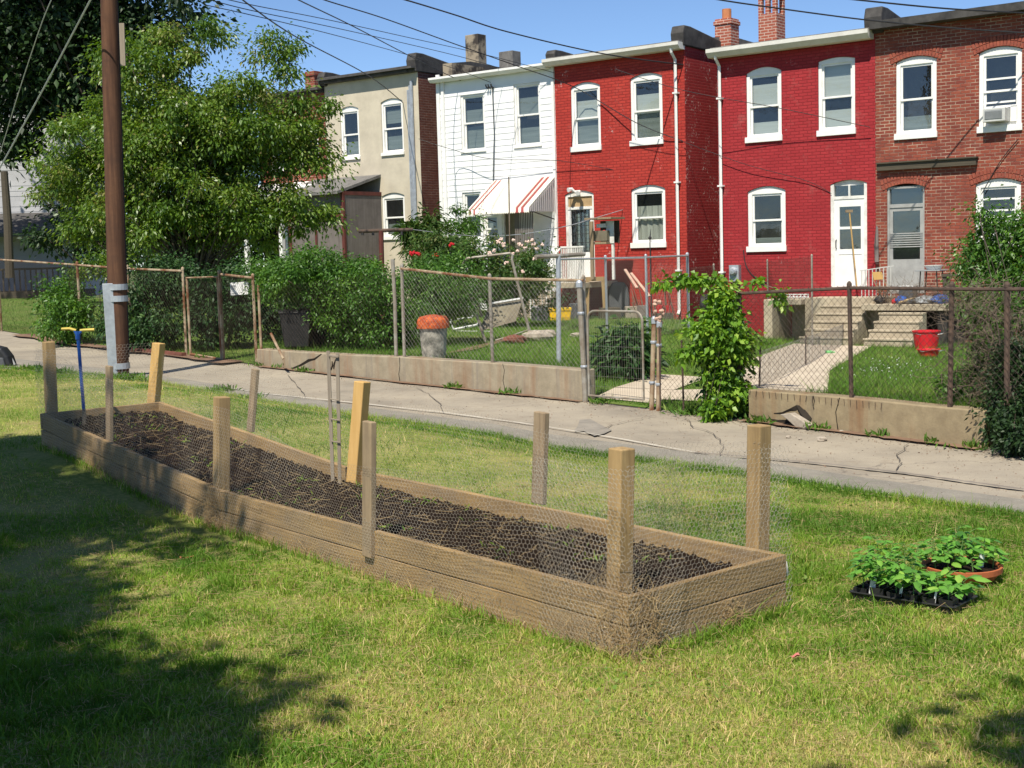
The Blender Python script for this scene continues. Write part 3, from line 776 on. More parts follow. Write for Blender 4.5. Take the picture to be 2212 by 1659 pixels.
# its door: frame with a plywood transom, grille door
mb = MB(); x0, x1, z0, z1, a = od
mb.box(x0, x0 + .07, .03, .13, z0, z1 - a); mb.box(x1 - .07, x1, .03, .13, z0, z1 - a); arched_panel(mb, od, z1 - a - .06, .035, .13, .003)
ztr = h.at(1250, 448)[1]; mb.box(x0 + .07, x1 - .07, .03, .12, ztr - .05, ztr + .02)
dr = mb.build('door', MT['old_white_paint'], r, local=True)
mb = MB(); mb.box(x0 + .07, x1 - .07, .07, .10, ztr + .02, z1 - a - .06); mb.build('transom_board', simple('plywood', (0.42, 0.29, 0.15), (0.34, 0.23, 0.115), 4, .8), dr, local=True)
zg0, zg1 = h.at(1255, 545)[1], h.at(1255, 453)[1]
mb = MB()
for (xa, xb, za, zb) in ((x0 + .07, x0 + .16, z0, ztr - .05), (x1 - .16, x1 - .07, z0, ztr - .05), (x0 + .16, x1 - .16, zg1, ztr - .05), (x0 + .16, x1 - .16, z0, zg0)): mb.box(xa, xb, .045, .09, za, zb)
mb.build('storm_door', MT['white_paint'], dr, local=True, bevel=.004)
mb = MB()
for k in range(5):
    x = x0 + .18 + (x1 - x0 - .36) * k / 4; mb.box(x - .008, x + .008, .03, .044, zg0, zg1)
for k in range(5):
    z = zg0 + (zg1 - zg0) * (k + .15) / 5; mb.box(x0 + .16, x1 - .16, .032, .042, z - .008, z + .008)
mb.build('grille', MT['dark_metal'], dr, local=True)
mb = MB(); mb.box(x0 + .16, x1 - .16, .066, .07, zg0, zg1); mb.build('glass', MT['glass'], dr, local=True)
mb = MB()
for c in (.36, .66):
    xc = x0 + (x1 - x0) * c; n = 5
    vs = []
    for k in range(n + 1): vs += [(xc - .05 + .1 * k / n, .11 + .012 * (k % 2), zg0 + .02), (xc - .05 + .1 * k / n, .11 + .012 * (k % 2), zg1 - .1)]
    mb.add(vs, [(2 * k, 2 * k + 2, 2 * k + 3, 2 * k + 1) for k in range(n)])
mb.build('curtain', MT['lace'], dr, local=True)
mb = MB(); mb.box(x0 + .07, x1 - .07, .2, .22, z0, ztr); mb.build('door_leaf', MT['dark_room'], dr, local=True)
# twin floodlight over the door
lx, lz = h.at(1249, 416); mb = MB()
mb.box(lx - .05, lx + .05, -.06, .034, lz - .06, lz + .06)
for sx in (-1, 1): mb.tube([(lx + sx * .05, -.05, lz), (lx + sx * .12, -.13, lz + .05 - .04 * sx), (lx + sx * .15, -.24, lz + .02 - .05 * sx)], [.03, .05, .065], 8)
mb.build('floodlight', MT['white_paint'], r, local=True)

# ---------------- white clapboard house
h = House('row_house', 'white clapboard row house with a striped awning over its back porch', (948, 300), (1201, 300), -.15)
WH = h; r = h.root; zt = h.at(1070, 158)[1]
o1, o2 = h.op(996, 1048, 203, 330), h.op(1111, 1168, 179, 319)
o3 = h.op(1000, 1040, 415, 520); od = h.op(1086, 1128, 452, 600); o4 = h.op(1044, 1078, 462, 530)
shell(r, h.W, 0, zt, [o1, o2, o3, od, o4], ['siding', 'white_paint', 'siding', 'siding'], 11, .165, laps=.165)
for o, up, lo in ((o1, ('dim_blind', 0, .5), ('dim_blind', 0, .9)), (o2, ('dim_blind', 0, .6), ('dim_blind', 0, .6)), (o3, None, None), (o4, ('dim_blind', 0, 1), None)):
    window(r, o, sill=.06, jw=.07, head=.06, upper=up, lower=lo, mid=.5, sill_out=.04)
for bx in ((-.02, .10, -.035, .02, .02, zt + .16), (.18, .27, -.06, .02, .02, zt - .02), (h.W - .09, h.W - .005, -.05, .02, .02, zt - .04)):
    mb = MB(); mb.box(*bx); mb.build('corner_board', MT['white_paint'], r, local=True)
gutter(r, -.10, h.W - .13, zt + .06, .13, .27, 'white_paint')
roof(r, -.02, h.W + .02, zt + .08, 11, .165, 'roof_grey', over=.16)
mb = MB(); mb.box(-.02, .32, .3, 1.8, zt + .1, zt + .5); mb.build('parapet', MT['soot_render'], r, local=True)
mb = MB(); x0, x1, z0, z1, a = od
mb.box(x0, x0 + .07, .0, .1, z0, z1); mb.box(x1 - .07, x1, .0, .1, z0, z1); mb.box(x0 + .07, x1 - .07, 0, .1, z1 - .07, z1)
d = mb.build('door', MT['old_white_paint'], r, local=True)
mb = MB(); mb.box(x0 + .07, x1 - .07, .06, .1, z0, z1 - .07)
for k in range(7): mb.box(x0 + .12, x1 - .12, .045, .06, z0 + .3 + k * .22, z0 + .42 + k * .22)
mb.build('door_leaf', MT['tan_board'], d, local=True)
# awning over the porch: sloping ribbed sheet with stripes, scalloped valance, corrugated cheek
xa, za = h.at(1067, 391); xb, zb = h.at(1200.5, 381); ztop = (za + zb) / 2; dep = 1.23
pf = dp(1143, 448, (F0 + FS * (h.sL + xb) - FN * dep).y)
zfr = pf.z - h.zb
n = 72; V = []; Fq = []; A = []
stripes = [(0.045, .075), (.115, .145), (.79, .83), (.875, .915)]
for k in range(n):
    t0, t1 = k / n, (k + 1) / n; tc = (t0 + t1) / 2
    st = 1.0 if any(a <= tc <= b for a, b in stripes) else 0.0
    X0, X1 = xa + (xb - xa) * t0, xa + (xb - xa) * t1; rib = .012 * (k % 2)
    b = len(V)
    sc = .035 * abs(math.sin(PI * k / 2 + .4))
    V += [(X0, -.02, ztop + rib), (X1, -.02, ztop + rib), (X1, -dep, zfr + rib), (X0, -dep, zfr + rib), (X1, -dep - .01, zfr - .10 - sc), (X0, -dep - .01, zfr - .10 - sc)]
    A += [st] * 6; Fq += [(b, b + 1, b + 2, b + 3), (b + 3, b + 2, b + 4, b + 5)]
aw = np_mesh('awning', V, Fq, MT['awning'], r, rnd=A)
aw.data.transform(Matrix.Translation(ORG[r.name]))
mb = MB(); mb2 = MB(); n = 26
for k in range(n):
    y0, y1 = -.02 - (dep - .02) * k / n, -.02 - (dep - .02) * (k + 1) / n; rb = .014 * (k % 2)
    t0 = ztop + (zfr - ztop) * (k / n); t1 = ztop + (zfr - ztop) * ((k + 1) / n)
    mb.add([(xb + rb, y0, zfr - .1), (xb + rb, y1, zfr - .1), (xb + rb, y1, t1 - .005), (xb + rb, y0, t0 - .005)], [(0, 1, 2, 3)])
    mb2.add([(xa - rb, y0, zfr - .1), (xa - rb, y1, zfr - .1), (xa - rb, y1, t1 - .005), (xa - rb, y0, t0 - .005)], [(0, 1, 2, 3)])
mb.build('cheek', MT['awning_side'], aw, local=True); mb2.build('cheek', MT['awning_side'], aw, local=True)
mb = MB()
for x in (xa + .05, xb - .05):
    mb = MB(); mb.tube([(x, -.03, zfr - .3), (x, -dep + .03, zfr - .06)], .015, 6); mb.build('awning_brace', MT['dark_metal'], aw, local=True)
# porch deck, corrugated screen at its side
mb = MB(); mb.box(xa + .2, xb, -1.5, -.02, .75, .9)
for x in (xa + .3, xb - .1): mb.box(x - .06, x + .06, -1.45, -1.33, .0, .75)
mb.build('porch', MT['dark_wood'], r, local=True)
xs0 = h.at(1136, 500)[0]
mb = MB(); n = 22
for k in range(n):
    X0, X1 = xs0 + .35 + (xb - xs0 - .42) * k / n, xs0 + .35 + (xb - xs0 - .42) * (k + 1) / n; yy = -.95 - .02 * (k % 2)
    mb.add([(X0, yy, .9), (X1, yy, .9), (X1, yy, zfr - .02), (X0, yy, zfr - .02)], [(0, 1, 2, 3)])
mb.build('porch_screen', MT['panel_grey'], r, local=True)
# service conduit and wires on the clapboards
cx, cz = h.at(1066, 190); cx2, cz2 = h.at(1068, 395)
mb = MB(); mb.tube([(cx, -.05, cz + .05), (cx + .02, -.05, (cz + cz2) / 2), (cx2, -.05, cz2)], .012, 5)
for dx in (-.16, -.08, .02): mb.tube([(cx + dx, -.03, cz), (cx + dx, -.12, cz + .03), (cx + dx, -.14, cz + .1)], .022, 6)
mb.build('service_cable', MT['dark_metal'], r, local=True)
for (px, py, wpx, ph, offy) in ((1027, 76, 41, 70, 4.5), (1101, 112, 43, 38, 4.0)):
    x, z1 = h.at(px, py, offy); Yd = (F0 + FS * (h.sL + x) + FN * offy).y
    w = wpx / (FPX / Yd) * .85
    chimney(r, x, offy, zt - .1, z1, w, w * .8, 'soot_render' if px < 1050 else 'roof_grey')

# ---------------- beige stucco house
h = House('row_house', 'beige stucco row house half hidden behind the big leafy tree', (705, 300), (907, 300), .05)
BG = h; r = h.root; zt = h.at(800, 168)[1]
o1, o2, o3 = h.op(736, 776, 229, 346, .09), h.op(824, 871, 212, 336, .09), h.op(826, 875, 416, 518, .09)
shell(r, h.W, 0, zt, [o1, o2, o3], ['stucco', 'stucco', 'stucco', 'dark_brick'], 11, .14)
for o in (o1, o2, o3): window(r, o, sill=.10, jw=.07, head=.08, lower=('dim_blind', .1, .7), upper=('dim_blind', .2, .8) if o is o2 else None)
mb = MB(); mb.box(-.05, h.W - .25, -.2, .3, zt - .02, zt + .17); mb.build('gutter', MT['coping'], r, local=True, bevel=.03)
roof(r, -.02, h.W + .02, zt + .12, 11, .14, 'roof')
coping(r, h.W - .13, zt + .1, 11, .14, .42, .34)
coping(r, .0, zt + .05, 11, .14, .3, .3)
mb = MB(); x = h.W - .22
for k, (dx, rr) in enumerate(((0, .03), (.07, .03), (.14, .045))): mb.tube([(x + dx - .14, -.05, .4), (x + dx - .14, -.05, zt - .5 + .12 * k)], rr, 6)
mb.build('service_pipe', MT['galv'], r, local=True)
# lean-to of grey boards with oxblood posts
x0, zl0 = h.at(700, 418); x1, zl1 = h.at(823, 384)
L = 1.6; zr = zl1 - .0
mb = MB(); mb.prism([(x0 - .4, .0, zr + .1), (x0 - .4, -L - .25, zr - .42), (x0 - .4, -L - .25, zr - .5), (x0 - .4, 0, zr + .02)], (x1 - x0 + .4, 0, 0))
le = mb.build('lean_to', MT['roof_grey'], r, local=True)
zw = zr - .48
for nm, mt, bx in (('boarding', 'panel_grey', [(x0 - .4, x1 - .06, -L, -L + .03, 0, zw)]),
                   ('timber', 'oxblood', [(x1 - .1, x1, -L - .03, -L + .05, 0, zw + .1), (x0 + (x1 - x0) * .50, x0 + (x1 - x0) * .50 + .08, -L - .03, -L, 0, zw - .62), (x0 - .4, x1 - .1, -L - .025, -L, zw - .68, zw - .56), (x1 - .06, x1, -L, 0, zw - .05, zw + .06), (x0 + .1, x0 + .2, -L - .03, -L, 0, zw)]),
                   ('white_post', 'white_paint', [(x0 - .03, x0 + .06, -L - .05, -L - .03, 0, zw)])):
    m_ = MB()
    for b_ in bx: m_.box(*b_)
    m_.build(nm, MT[mt], le, local=True)
m_ = MB(); m_.box(x1 - .05, x1 - .02, -L, -.02, 0, zw); m_.box(x0 - .4, x0 - .37, -L, -.02, 0, zw); m_.build('side_boarding', MT['panel_grey'], le, local=True)

# ---------------- red brick house behind the tree
h = House('row_house', 'bare brick row house almost wholly hidden behind the big leafy tree', (560, 300), (704, 300), .15)
r = h.root; zt = h.at(650, 205)[1]
o1, o2, o3 = h.op(650, 688, 268, 355, .09), h.op(585, 625, 285, 370, .09), h.op(600, 640, 470, 600, 0)
shell(r, h.W, 0, zt, [o1, o2, o3], ['raw_brick', 'raw_brick', 'raw_brick', 'dark_brick'], 11, .14)
for o in (o1, o2): window(r, o, sill=.10, jw=.07, head=.08)
window(r, o3, sill=.05, jw=.07, head=.08)
mb = MB(); mb.box(-.05, h.W, -.12, .3, zt - .02, zt + .15); mb.build('gutter', MT['coping'], r, local=True)
roof(r, -.02, h.W + .02, zt + .1, 11, .14, 'roof')
x, z1 = h.at(678, 155, 1.5); chimney(r, x, 1.5, zt, z1, .42, .42, 'raw_brick', True)
x0, zl = h.at(540, 432); x1 = h.W
mb = MB(); mb.prism([(x0, 0, zl + .45), (x0, -2.0, zl), (x0, -2.0, zl - .14), (x0, 0, zl + .3)], (x1 - x0 + .1, 0, 0)); pr = mb.build('porch_roof', MT['white_paint'], r, local=True)
mb = MB()
for x in (x0 + .4, x0 + 1.9, x1 - .1):
    mb = MB(); mb.box(x - .06, x + .06, -1.95, -1.83, 0, zl - .1); mb.build('porch_post', MT['white_paint'], pr, local=True)

# ---------------- second red house, right of the passage
h = House('row_house', 'deep red painted brick row house with a white back door, right of the narrow passage', (1551, 300), (1891, 300), -.6)
R2 = h; r = h.root; zt = h.at(1718, 93)[1]
o1, o2 = h.op(1612, 1688, 144, 307, .12), h.op(1767, 1847, 123, 292.5, .06)
o3, od = h.op(1615, 1697, 402, 544, .11), h.op(1794, 1873, 388, 622, .09)
shell(r, h.W, 0, zt, [o1, o2, o3, od], ['red_brick_deep', 'red_brick_deep', 'red_brick_side', 'red_brick_deep'], 11, .14)
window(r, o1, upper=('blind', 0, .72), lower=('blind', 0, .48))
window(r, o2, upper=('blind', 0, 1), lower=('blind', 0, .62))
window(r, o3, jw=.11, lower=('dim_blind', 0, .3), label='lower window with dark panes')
gutter(r, -.10, h.W - .02, zt + .06, .2, .38); downspout(r, .10, .78, zt - .05)
roof(r, -.02, h.W + .02, zt + .09, 11, .14, 'roof_grey')
coping(r, h.W, zt + .1, 11, .14, .46, .42)
coping(r, .06, zt + .06, 11, .14, .12, .3, y0=.3)
x0, x1, z0, z1, a = od
mb = MB(); mb.box(x0, x0 + .08, .02, .13, z0, z1 - a); mb.box(x1 - .08, x1, .02, .13, z0, z1 - a); arched_panel(mb, od, z1 - a - .04, .07, .13, .003)
ztr = h.at(1833, 426)[1]; mb.box(x0 + .08, x1 - .08, .025, .12, ztr - .04, ztr + .03); xm = (x0 + x1) / 2; mb.box(xm - .015, xm + .015, .03, .1, ztr + .03, z1 - a - .04)
d = mb.build('door', MT['old_white_paint'], r, local=True)
zg0, zg1 = h.at(1835, 538)[1], h.at(1835, 446)[1]; xg0, xg1 = h.at(1812, 490)[0], h.at(1858, 490)[0]; zm = (zg0 + zg1) / 2
mb = MB()
for b in ((x0 + .08, xg0, z0, ztr - .04), (xg1, x1 - .08, z0, ztr - .04), (xg0, xg1, zg1, ztr - .04), (xg0, xg1, z0, zg0), (xg0, xg1, zm - .03, zm + .03)): mb.box(b[0], b[1], .04, .085, b[2], b[3])
mb.box(xg0 - .02, xg1 + .02, .03, .04, zg0 - .12, zg0 - .1)
mb.build('storm_door', MT['white_paint'], d, local=True)
mb = MB(); mb.box(xg0, xg1, .06, .065, zg0, zg1); mb.box(x0 + .08, x1 - .08, .075, .08, ztr + .03, z1 - a - .04); mb.build('glass', MT['glass'], d, local=True)
mb = MB(); mb.tube([(x0 + .13, .035, zg0 + .02), (x0 + .13, .0, zg0 + .04), (x0 + .13, .0, zg0 + .2), (x0 + .13, .035, zg0 + .22)], .012, 6); mb.build('handle', MT['dark_metal'], d, local=True)
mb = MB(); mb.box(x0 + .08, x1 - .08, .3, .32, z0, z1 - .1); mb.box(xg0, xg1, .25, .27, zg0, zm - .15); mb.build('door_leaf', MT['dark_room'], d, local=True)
# electricity meter, its conduit
mx, mz = h.at(1591, 590); mb = MB(); mb.box(mx - .13, mx + .13, -.14, -.002, mz - .2, mz + .2); mb.lathe([(.10, -.0), (.1, .06), (.07, .1), (0, .11)], (0, 0, 0), 12)
vv = mb.v[-48:]; k0 = len(mb.v) - 48
for i in range(k0, len(mb.v)):
    v = mb.v[i]; mb.v[i] = (mx + v[0], -.14 - v[2], mz + .05 + v[1])
mb.build('meter_box', MT['galv'], r, local=True)
x, z1 = h.at(1570, 42, 2.0); chimney(r, x, 2.0, zt + .15, z1, .46, .46, 'new_brick', True)
mb = MB(); mb.lathe([(.12, 0), (.12, .28), (.10, .28), (.10, .1)], (x, 2.0, z1 - .02), 10); mb.build('chimney_pot', MT['orange_plastic'] if False else simple('clay_pot', (0.5, 0.2, 0.09), (0.42, 0.16, 0.07), 6, .8), r, local=True)
x, z1 = h.at(1667, 32, 3.0); w = .52
ch = chimney(r, x, 3.0, zt + .3, z1, w, w, 'new_brick')
mb = MB()
for sx in (-1, 0, 1):
    for sy in (-1, 1): mb.box(x + sx * (w / 2 - .06) - .055, x + sx * (w / 2 - .06) + .055, 3.0 + sy * (w / 2 - .06) - .055, 3.0 + sy * (w / 2 - .06) + .055, z1, z1 + .42)
mb.box(x - w / 2, x + w / 2, 3.0 - w / 2, 3.0 + w / 2, z1 + .42, z1 + .75); mb.build('chimney_hood', MT['new_brick'], ch, local=True)

# ---------------- bare brick house at the right edge
h = House('row_house', 'bare brick row house at the right edge with an air conditioner in an upper window', (1891.5, 300), (2300, 300), -.6)
BR = h; r = h.root; zt = h.at(2050, 44)[1]
o1, o2 = h.op(1935, 2023, 121, 300, .10), h.op(2114, 2207, 100, 285, .10)
o3, od = h.op(2107, 2205, 385, 540, .11), h.op(1916, 1997, 397, 634, .07)
shell(r, h.W, 0, zt, [o1, o2, o3, od], ['raw_brick', 'raw_brick', 'raw_brick', 'raw_brick'], 11, .12)
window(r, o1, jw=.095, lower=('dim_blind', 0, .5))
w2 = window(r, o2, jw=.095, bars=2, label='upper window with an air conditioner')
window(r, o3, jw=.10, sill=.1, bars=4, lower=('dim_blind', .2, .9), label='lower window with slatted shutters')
ax0, az0 = h.at(2132, 266); ax1, az1 = h.at(2180, 233)
mb = MB(); mb.box(ax0, ax1, -.28, .1, az0, az1); ac = mb.build('air_conditioner', MT['pale_plastic'], w2, local=True, bevel=.01)
mb = MB(); mb.box(ax0 + .04, ax1 - .06, -.286, -.281, az0 + .05, az1 - .04)
for k in range(12): mb.box(ax0 + .045, ax1 - .065, -.292, -.286, az0 + .06 + k * (az1 - az0 - .12) / 12, az0 + .068 + k * (az1 - az0 - .12) / 12)
mb.build('condenser_grille', MT['grey_plastic'], w2, local=True)
mb = MB(); mb.box(ax1 + .01, o2[1] - .12, .05, .06, az0, az1 + .05); mb.box(o2[0] + .12, o2[1] - .12, .05, .061, az1 + .02, az1 + .07); mb.build('filler_panel', MT['white_paint'], w2, local=True)
# brick arches over the openings
ARCHM = simple('arch_brick', (0.32, 0.085, 0.05), (0.2, 0.05, 0.035), 7, .85, bump=.3)
for o in (o1, o2, o3, od):
    mb = MB()
    n = int((o[1] - o[0] + .3) / .075)
    for k in range(n):
        for rw in range(2):
            t = (k + .5) / n; xx = o[0] - .12 + (o[1] - o[0] + .24) * t; q = (2 * t - 1)
            zz = o[3] + .06 - .14 * q * q + rw * .118 + .0
            ang = q * .32
            c = Vector((xx + ang * rw * .1, -.006, zz)); axx = Vector((math.cos(ang), 0, -math.sin(ang))); azz = Vector((math.sin(ang), 0, math.cos(ang)))
            mb.frame(c, axx * .030, (0, .010, 0), azz * .052)
    mb.build('brick_arch', ARCHM, r, local=True)
mb = MB(); mb.box(-.0, h.W, -.36, .2, zt - .03, zt + .14); mb.build('gutter', MT['coping'], r, local=True)
roof(r, .1, h.W + .02, zt + .12, 11, .10, 'roof_grey')
# rotten timber left from a porch roof
xa, za = h.at(1898, 361); xb, zb = h.at(2112, 345)
mb = MB(); mb.box(xa, xb, -.12, -.002, za - .09, za + .06); mb.box(xa, xb + .02, -.16, -.004, za + .06, za + .09); mb.build('porch_beam', MT['dark_wood'], r, local=True)
x0, x1, z0, z1, a = od; AL = simple('door_grey', (0.36, 0.36, 0.34), (0.27, 0.27, 0.255), 5, .6)
mb = MB(); mb.box(x0, x0 + .05, .03, .13, z0, z1 - a); mb.box(x1 - .05, x1, .03, .13, z0, z1 - a); mb.box(x0 + .05, x1 - .05, .03, .13, z1 - a - .03, z1 - a + .02)
ztr = h.at(1957, 443)[1]; mb.box(x0 + .05, x1 - .05, .03, .12, ztr - .05, ztr + .03)
d = mb.build('door', AL, r, local=True)
zp = h.at(1957, 560)[1]
mb = MB()
for b in ((x0 + .05, x0 + .12, z0, ztr - .05), (x1 - .12, x1 - .05, z0, ztr - .05), (x0 + .12, x1 - .12, ztr - .13, ztr - .05), (x0 + .12, x1 - .12, zp - .05, zp), (x0 + .12, x1 - .12, z0, zp - .05)): mb.box(b[0], b[1], .05, .08, b[2], b[3])
zs0, zs1 = h.at(1957, 533)[1], h.at(1957, 504)[1]
for k in range(7): mb.box(x0 + .06, x1 - .06, .035, .05, zs0 + (zs1 - zs0) * k / 6 - .012, zs0 + (zs1 - zs0) * k / 6 + .012)
mb.build('storm_door', AL, d, local=True)
mb = MB(); mb.box(x0 + .12, x1 - .12, .064, .068, zp, ztr - .13); mb.box(x0 + .05, x1 - .05, .085, .09, ztr + .03, z1 - a - .03); mb.build('glass', MT['glass'], d, local=True)
mb = MB(); mb.box(x0, x1, .3, .32, z0, z1); mb.build('door_leaf', MT['dark_room'], d, local=True)

# ---------------- grey clapboard house far on the left
LP = dp(60, 560, 52.0)
r = thing('clapboard_house', 'pale grey clapboard house glimpsed through trees at the far left', 'house', (LP.x - 7.3, 52.0, .6), math.radians(8))
mb = MB(); ops = [(4.35, 5.15, 4.1, 5.6, 0), (6.35, 7.15, 5.4, 6.9, 0), (4.3, 5.2, 1.0, 2.6, 0)]
wall_grid(mb, 9.0, 0, 7.6, ops, 0, 1, laps=.2)
mb.add([(9, 0, 0), (9, 8, 0), (9, 8, 7.6), (9, 0, 7.6)], [(0, 1, 2, 3)], 0); mb.add([(0, 0, 0), (0, 8, 0), (0, 8, 7.6), (0, 0, 7.6)], [(0, 1, 2, 3)], 0)
mb.build('wall', [MT['grey_siding'], MT['white_paint']], r, local=True)
for o in ops: window(r, o, sill=.09, jw=.11, head=.11)
mb = MB(); mb.prism([(-.3, -.3, 7.6), (-.3, 4, 10), (-.3, 8.3, 7.6)], (9.6, 0, 0)); mb.build('roof', MT['roof'], r, local=True)
mb = MB(); mb.prism([(2.2, -2.3, 2.55), (2.2, -.02, 3.35), (2.2, -.02, 3.2), (2.2, -2.3, 2.4)], (7.3, 0, 0)); pr = mb.build('porch_roof', MT['roof'], r, local=True)
mb = MB()
for x in (2.5, 5.9, 9.2):
    mb = MB(); mb.box(x - .1, x + .1, -2.2, -2.0, .3, 2.45); mb.build('porch_post', MT['grey_wood'], pr, local=True)
mb = MB(); mb.box(2.2, 9.5, -2.3, -.02, 0, .35)
for k in range(34): mb.box(2.5 + k * .2, 2.55 + k * .2, -2.14, -2.1, .35, 1.15)
mb.box(2.5, 9.2, -2.16, -2.08, 1.15, 1.22); mb.build('porch', MT['dark_wood'], r, local=True)
# ------------------------------------------------------------------ foliage kit
def leaf_arrays(P, D, size, aspect, droop=0.25, up=0.5):
    """Rhombic folded leaves at P, pointing along D; returns V, F."""
    n = len(P)
    D = D / np.maximum(np.linalg.norm(D, axis=1, keepdims=True), 1e-9)
    Nn = rng.normal(size=(n, 3)); Nn[:, 2] += up * 2
    W = np.cross(D, Nn); W /= np.maximum(np.linalg.norm(W, axis=1, keepdims=True), 1e-9)
    Nn = np.cross(W, D)
    s = (size * rng.uniform(.6, 1.35, n))[:, None]
    mid = P + D * s * .45
    w = s * aspect / 2
    V = np.stack([P, mid + W * w - Nn * w * .35, P + D * s - np.array([[0, 0, 1]]) * s * droop, mid - W * w - Nn * w * .35], axis=1)
    b = (np.arange(n) * 4)[:, None]
    F = np.concatenate([b + np.array([[0, 1, 2]]), b + np.array([[0, 2, 3]])], axis=0)
    return V.reshape(-1, 3), F
def clump_pts(blobs, clumps, n, cr, shell=.55, flat=.75):
    """blobs: (x, y, z, rx, ry, rz[, weight]). Leaf points gathered in small clumps spread through the blobs, mostly towards the outside."""
    w = np.array([b[6] if len(b) > 6 else b[3] * b[4] * b[5] for b in blobs]) ; w = w / w.sum()
    k = rng.choice(len(blobs), clumps, p=w)
    B = np.array([b[:6] for b in blobs])[k]
    d = rng.normal(size=(clumps, 3)); d /= np.linalg.norm(d, axis=1, keepdims=True)
    r = (shell + (1 - shell) * rng.random(clumps) ** .7) * np.where(rng.random(clumps) < .25, rng.random(clumps), 1)
    C = B[:, :3] + d * r[:, None] * B[:, 3:6]
    cs = rng.gamma(3, 1 / 3, clumps); cs = cs / cs.sum()
    idx = rng.choice(clumps, n, p=cs)
    g = rng.normal(size=(n, 3)) * .5 * cr * rng.uniform(.6, 1.5, clumps)[idx][:, None]; g[:, 2] *= flat
    tone = rng.normal(0, .16, clumps)[idx]
    return C[idx] + g, g, tone, C
def foliage(name, blobs, clumps, n, cr, size, mat, parent, aspect=.5, droop=.25, shell=.55, up=.5, zmin=None, flat=.75, keep=None, down=.25):
    P, g, tone, C = clump_pts(blobs, clumps, n, cr, shell, flat)
    m = np.ones(len(P), bool)
    if zmin is not None: m &= P[:, 2] > zmin
    if keep is not None: m &= keep(P)
    P, g, tone = P[m], g[m], tone[m]
    D = g / cr + rng.normal(0, .55, P.shape); D[:, 2] -= down
    V, F = leaf_arrays(P, D, size, aspect, droop, up)
    rn = np.clip(.5 + tone + rng.normal(0, .17, len(P)), 0, 1)
    o = np_mesh(name, V, F, mat, parent, rnd=np.repeat(rn, 4))
    return o, C
def limbs(name, base, C, k, r0, mat, parent, trunk_h, r1=.012, bend=.25, lean=(0, 0)):
    """A tapered trunk that forks into limbs running out to k of the leaf clumps."""
    mb = MB(); base = Vector(base)
    top = base + Vector((lean[0], lean[1], trunk_h))
    n = 7; tp = [base.lerp(top, i / n) + Vector((math.sin(i * 1.3) * .03, math.cos(i * 1.7) * .03, 0)) * trunk_h * .2 for i in range(n + 1)]
    mb.tube(tp, [r0 * (1.25 if i == 0 else 1) * (1 - .45 * i / n) for i in range(n + 1)], 10)
    for c in C[rng.choice(len(C), min(k, len(C)), replace=False)]:
        c = Vector(c); t = RD.uniform(.45, 1); s = tp[int(t * n)]
        mid = s.lerp(c, .45) + Vector((RD.uniform(-1, 1), RD.uniform(-1, 1), RD.uniform(.2, 1))) * bend * (c - s).length * .4
        rr = r0 * RD.uniform(.16, .34) * (1.1 - .4 * t)
        mb.tube([s, s.lerp(mid, .5) + Vector((0, 0, .04)), mid, mid.lerp(c, .55), c], [rr, rr * .8, rr * .6, rr * .35, r1], 5)
    return mb.build(name, mat, parent, smooth=True)

# ------------------------------------------------------------------ concrete walls at the alley
def conc_wall(name, label, pts, mat, notch=None, t=.26):
    """pts: (px, base y, top y) from left to right."""
    base = []
    for px, yb, yt in pts:
        u0 = gp(px, yb, -.05); u = u0.x / u0.y; z0 = float(Zf(u)); Y = float(Yf(u)); p = Vector((u * Y, Y, z0))
        zt = dp(px, yt, Y).z; base.append((p, z0, zt))
    mb = MB(); k = len(base); vs = []
    for p, z0, zt in base:
        back = Vector((.60, .80, 0)) * t
        vs += [p + Vector((0, 0, -.25)) + Vector((0, 0, 0)), Vector((p.x, p.y, zt)), Vector((p.x, p.y, zt)) + back, p + back - Vector((0, 0, .25))]
    fs = []
    for i in range(k - 1):
        a, b = 4 * i, 4 * i + 4
        fs += [(a, b, b + 1, a + 1), (a + 1, b + 1, b + 2, a + 2), (a + 2, b + 2, b + 3, a + 3)]
    fs += [(0, 1, 2, 3), (4 * k - 1, 4 * k - 2, 4 * k - 3, 4 * k - 4)]
    mb.add(vs, fs)
    o = mb.build(name, mat, loc=base[0][0], bevel=.012)
    tag(o, label, 'wall'); return o, base
def on_wall(base, pxs, t):
    """Ray-plane point on a wall front (piecewise)."""
    r = ray(*pxs)
    for (p, _, _), (q, _, _) in zip(base[:-1], base[1:]):
        d = q - p; n = Vector((d.y, -d.x, 0)).normalized()
        tt = (p - CAM).dot(n) / r.dot(n); h = CAM + r * tt
        s = (h - p).dot(d) / d.dot(d)
        if -.02 <= s <= 1.02:
            if n.y > 0: n = -n
            return h + n * t, n
    return None, None
def crack(wall, base, pts, w, name='crack', mat=None, lift=.003):
    mb = MB(); pp = []
    for p in pts:
        h, n = on_wall(base, p, lift)
        if h is not None: pp.append(h)
    vs = []
    for i, p in enumerate(pp):
        d = (pp[min(i + 1, len(pp) - 1)] - pp[max(i - 1, 0)]).normalized(); s = d.cross(Vector((0, 1, 0))).normalized()
        ww = w[i] if isinstance(w, list) else w * RD.uniform(.5, 1.3)
        vs += [p + s * ww / 2, p - s * ww / 2]
    mb.add(vs, [(2 * i, 2 * i + 1, 2 * i + 3, 2 * i + 2) for i in range(len(pp) - 1)])
    return mb.build(name, mat or MT['crack'], wall)
W1, b1 = conc_wall('concrete_wall', 'long low stained concrete wall along the alley left of the rounded wire gate', [(555, 790, 754), (640, 799, 760), (760, 813, 767), (862, 825, 771), (960, 836, 778), (1062, 847, 784), (1165, 858, 792), (1263, 868, 800)], MT['wall_old'])
crack(W1, b1, [(628, 798), (650, 790), (668, 780), (680, 777), (695, 765)], [.03, .05, .07, .05, .02])
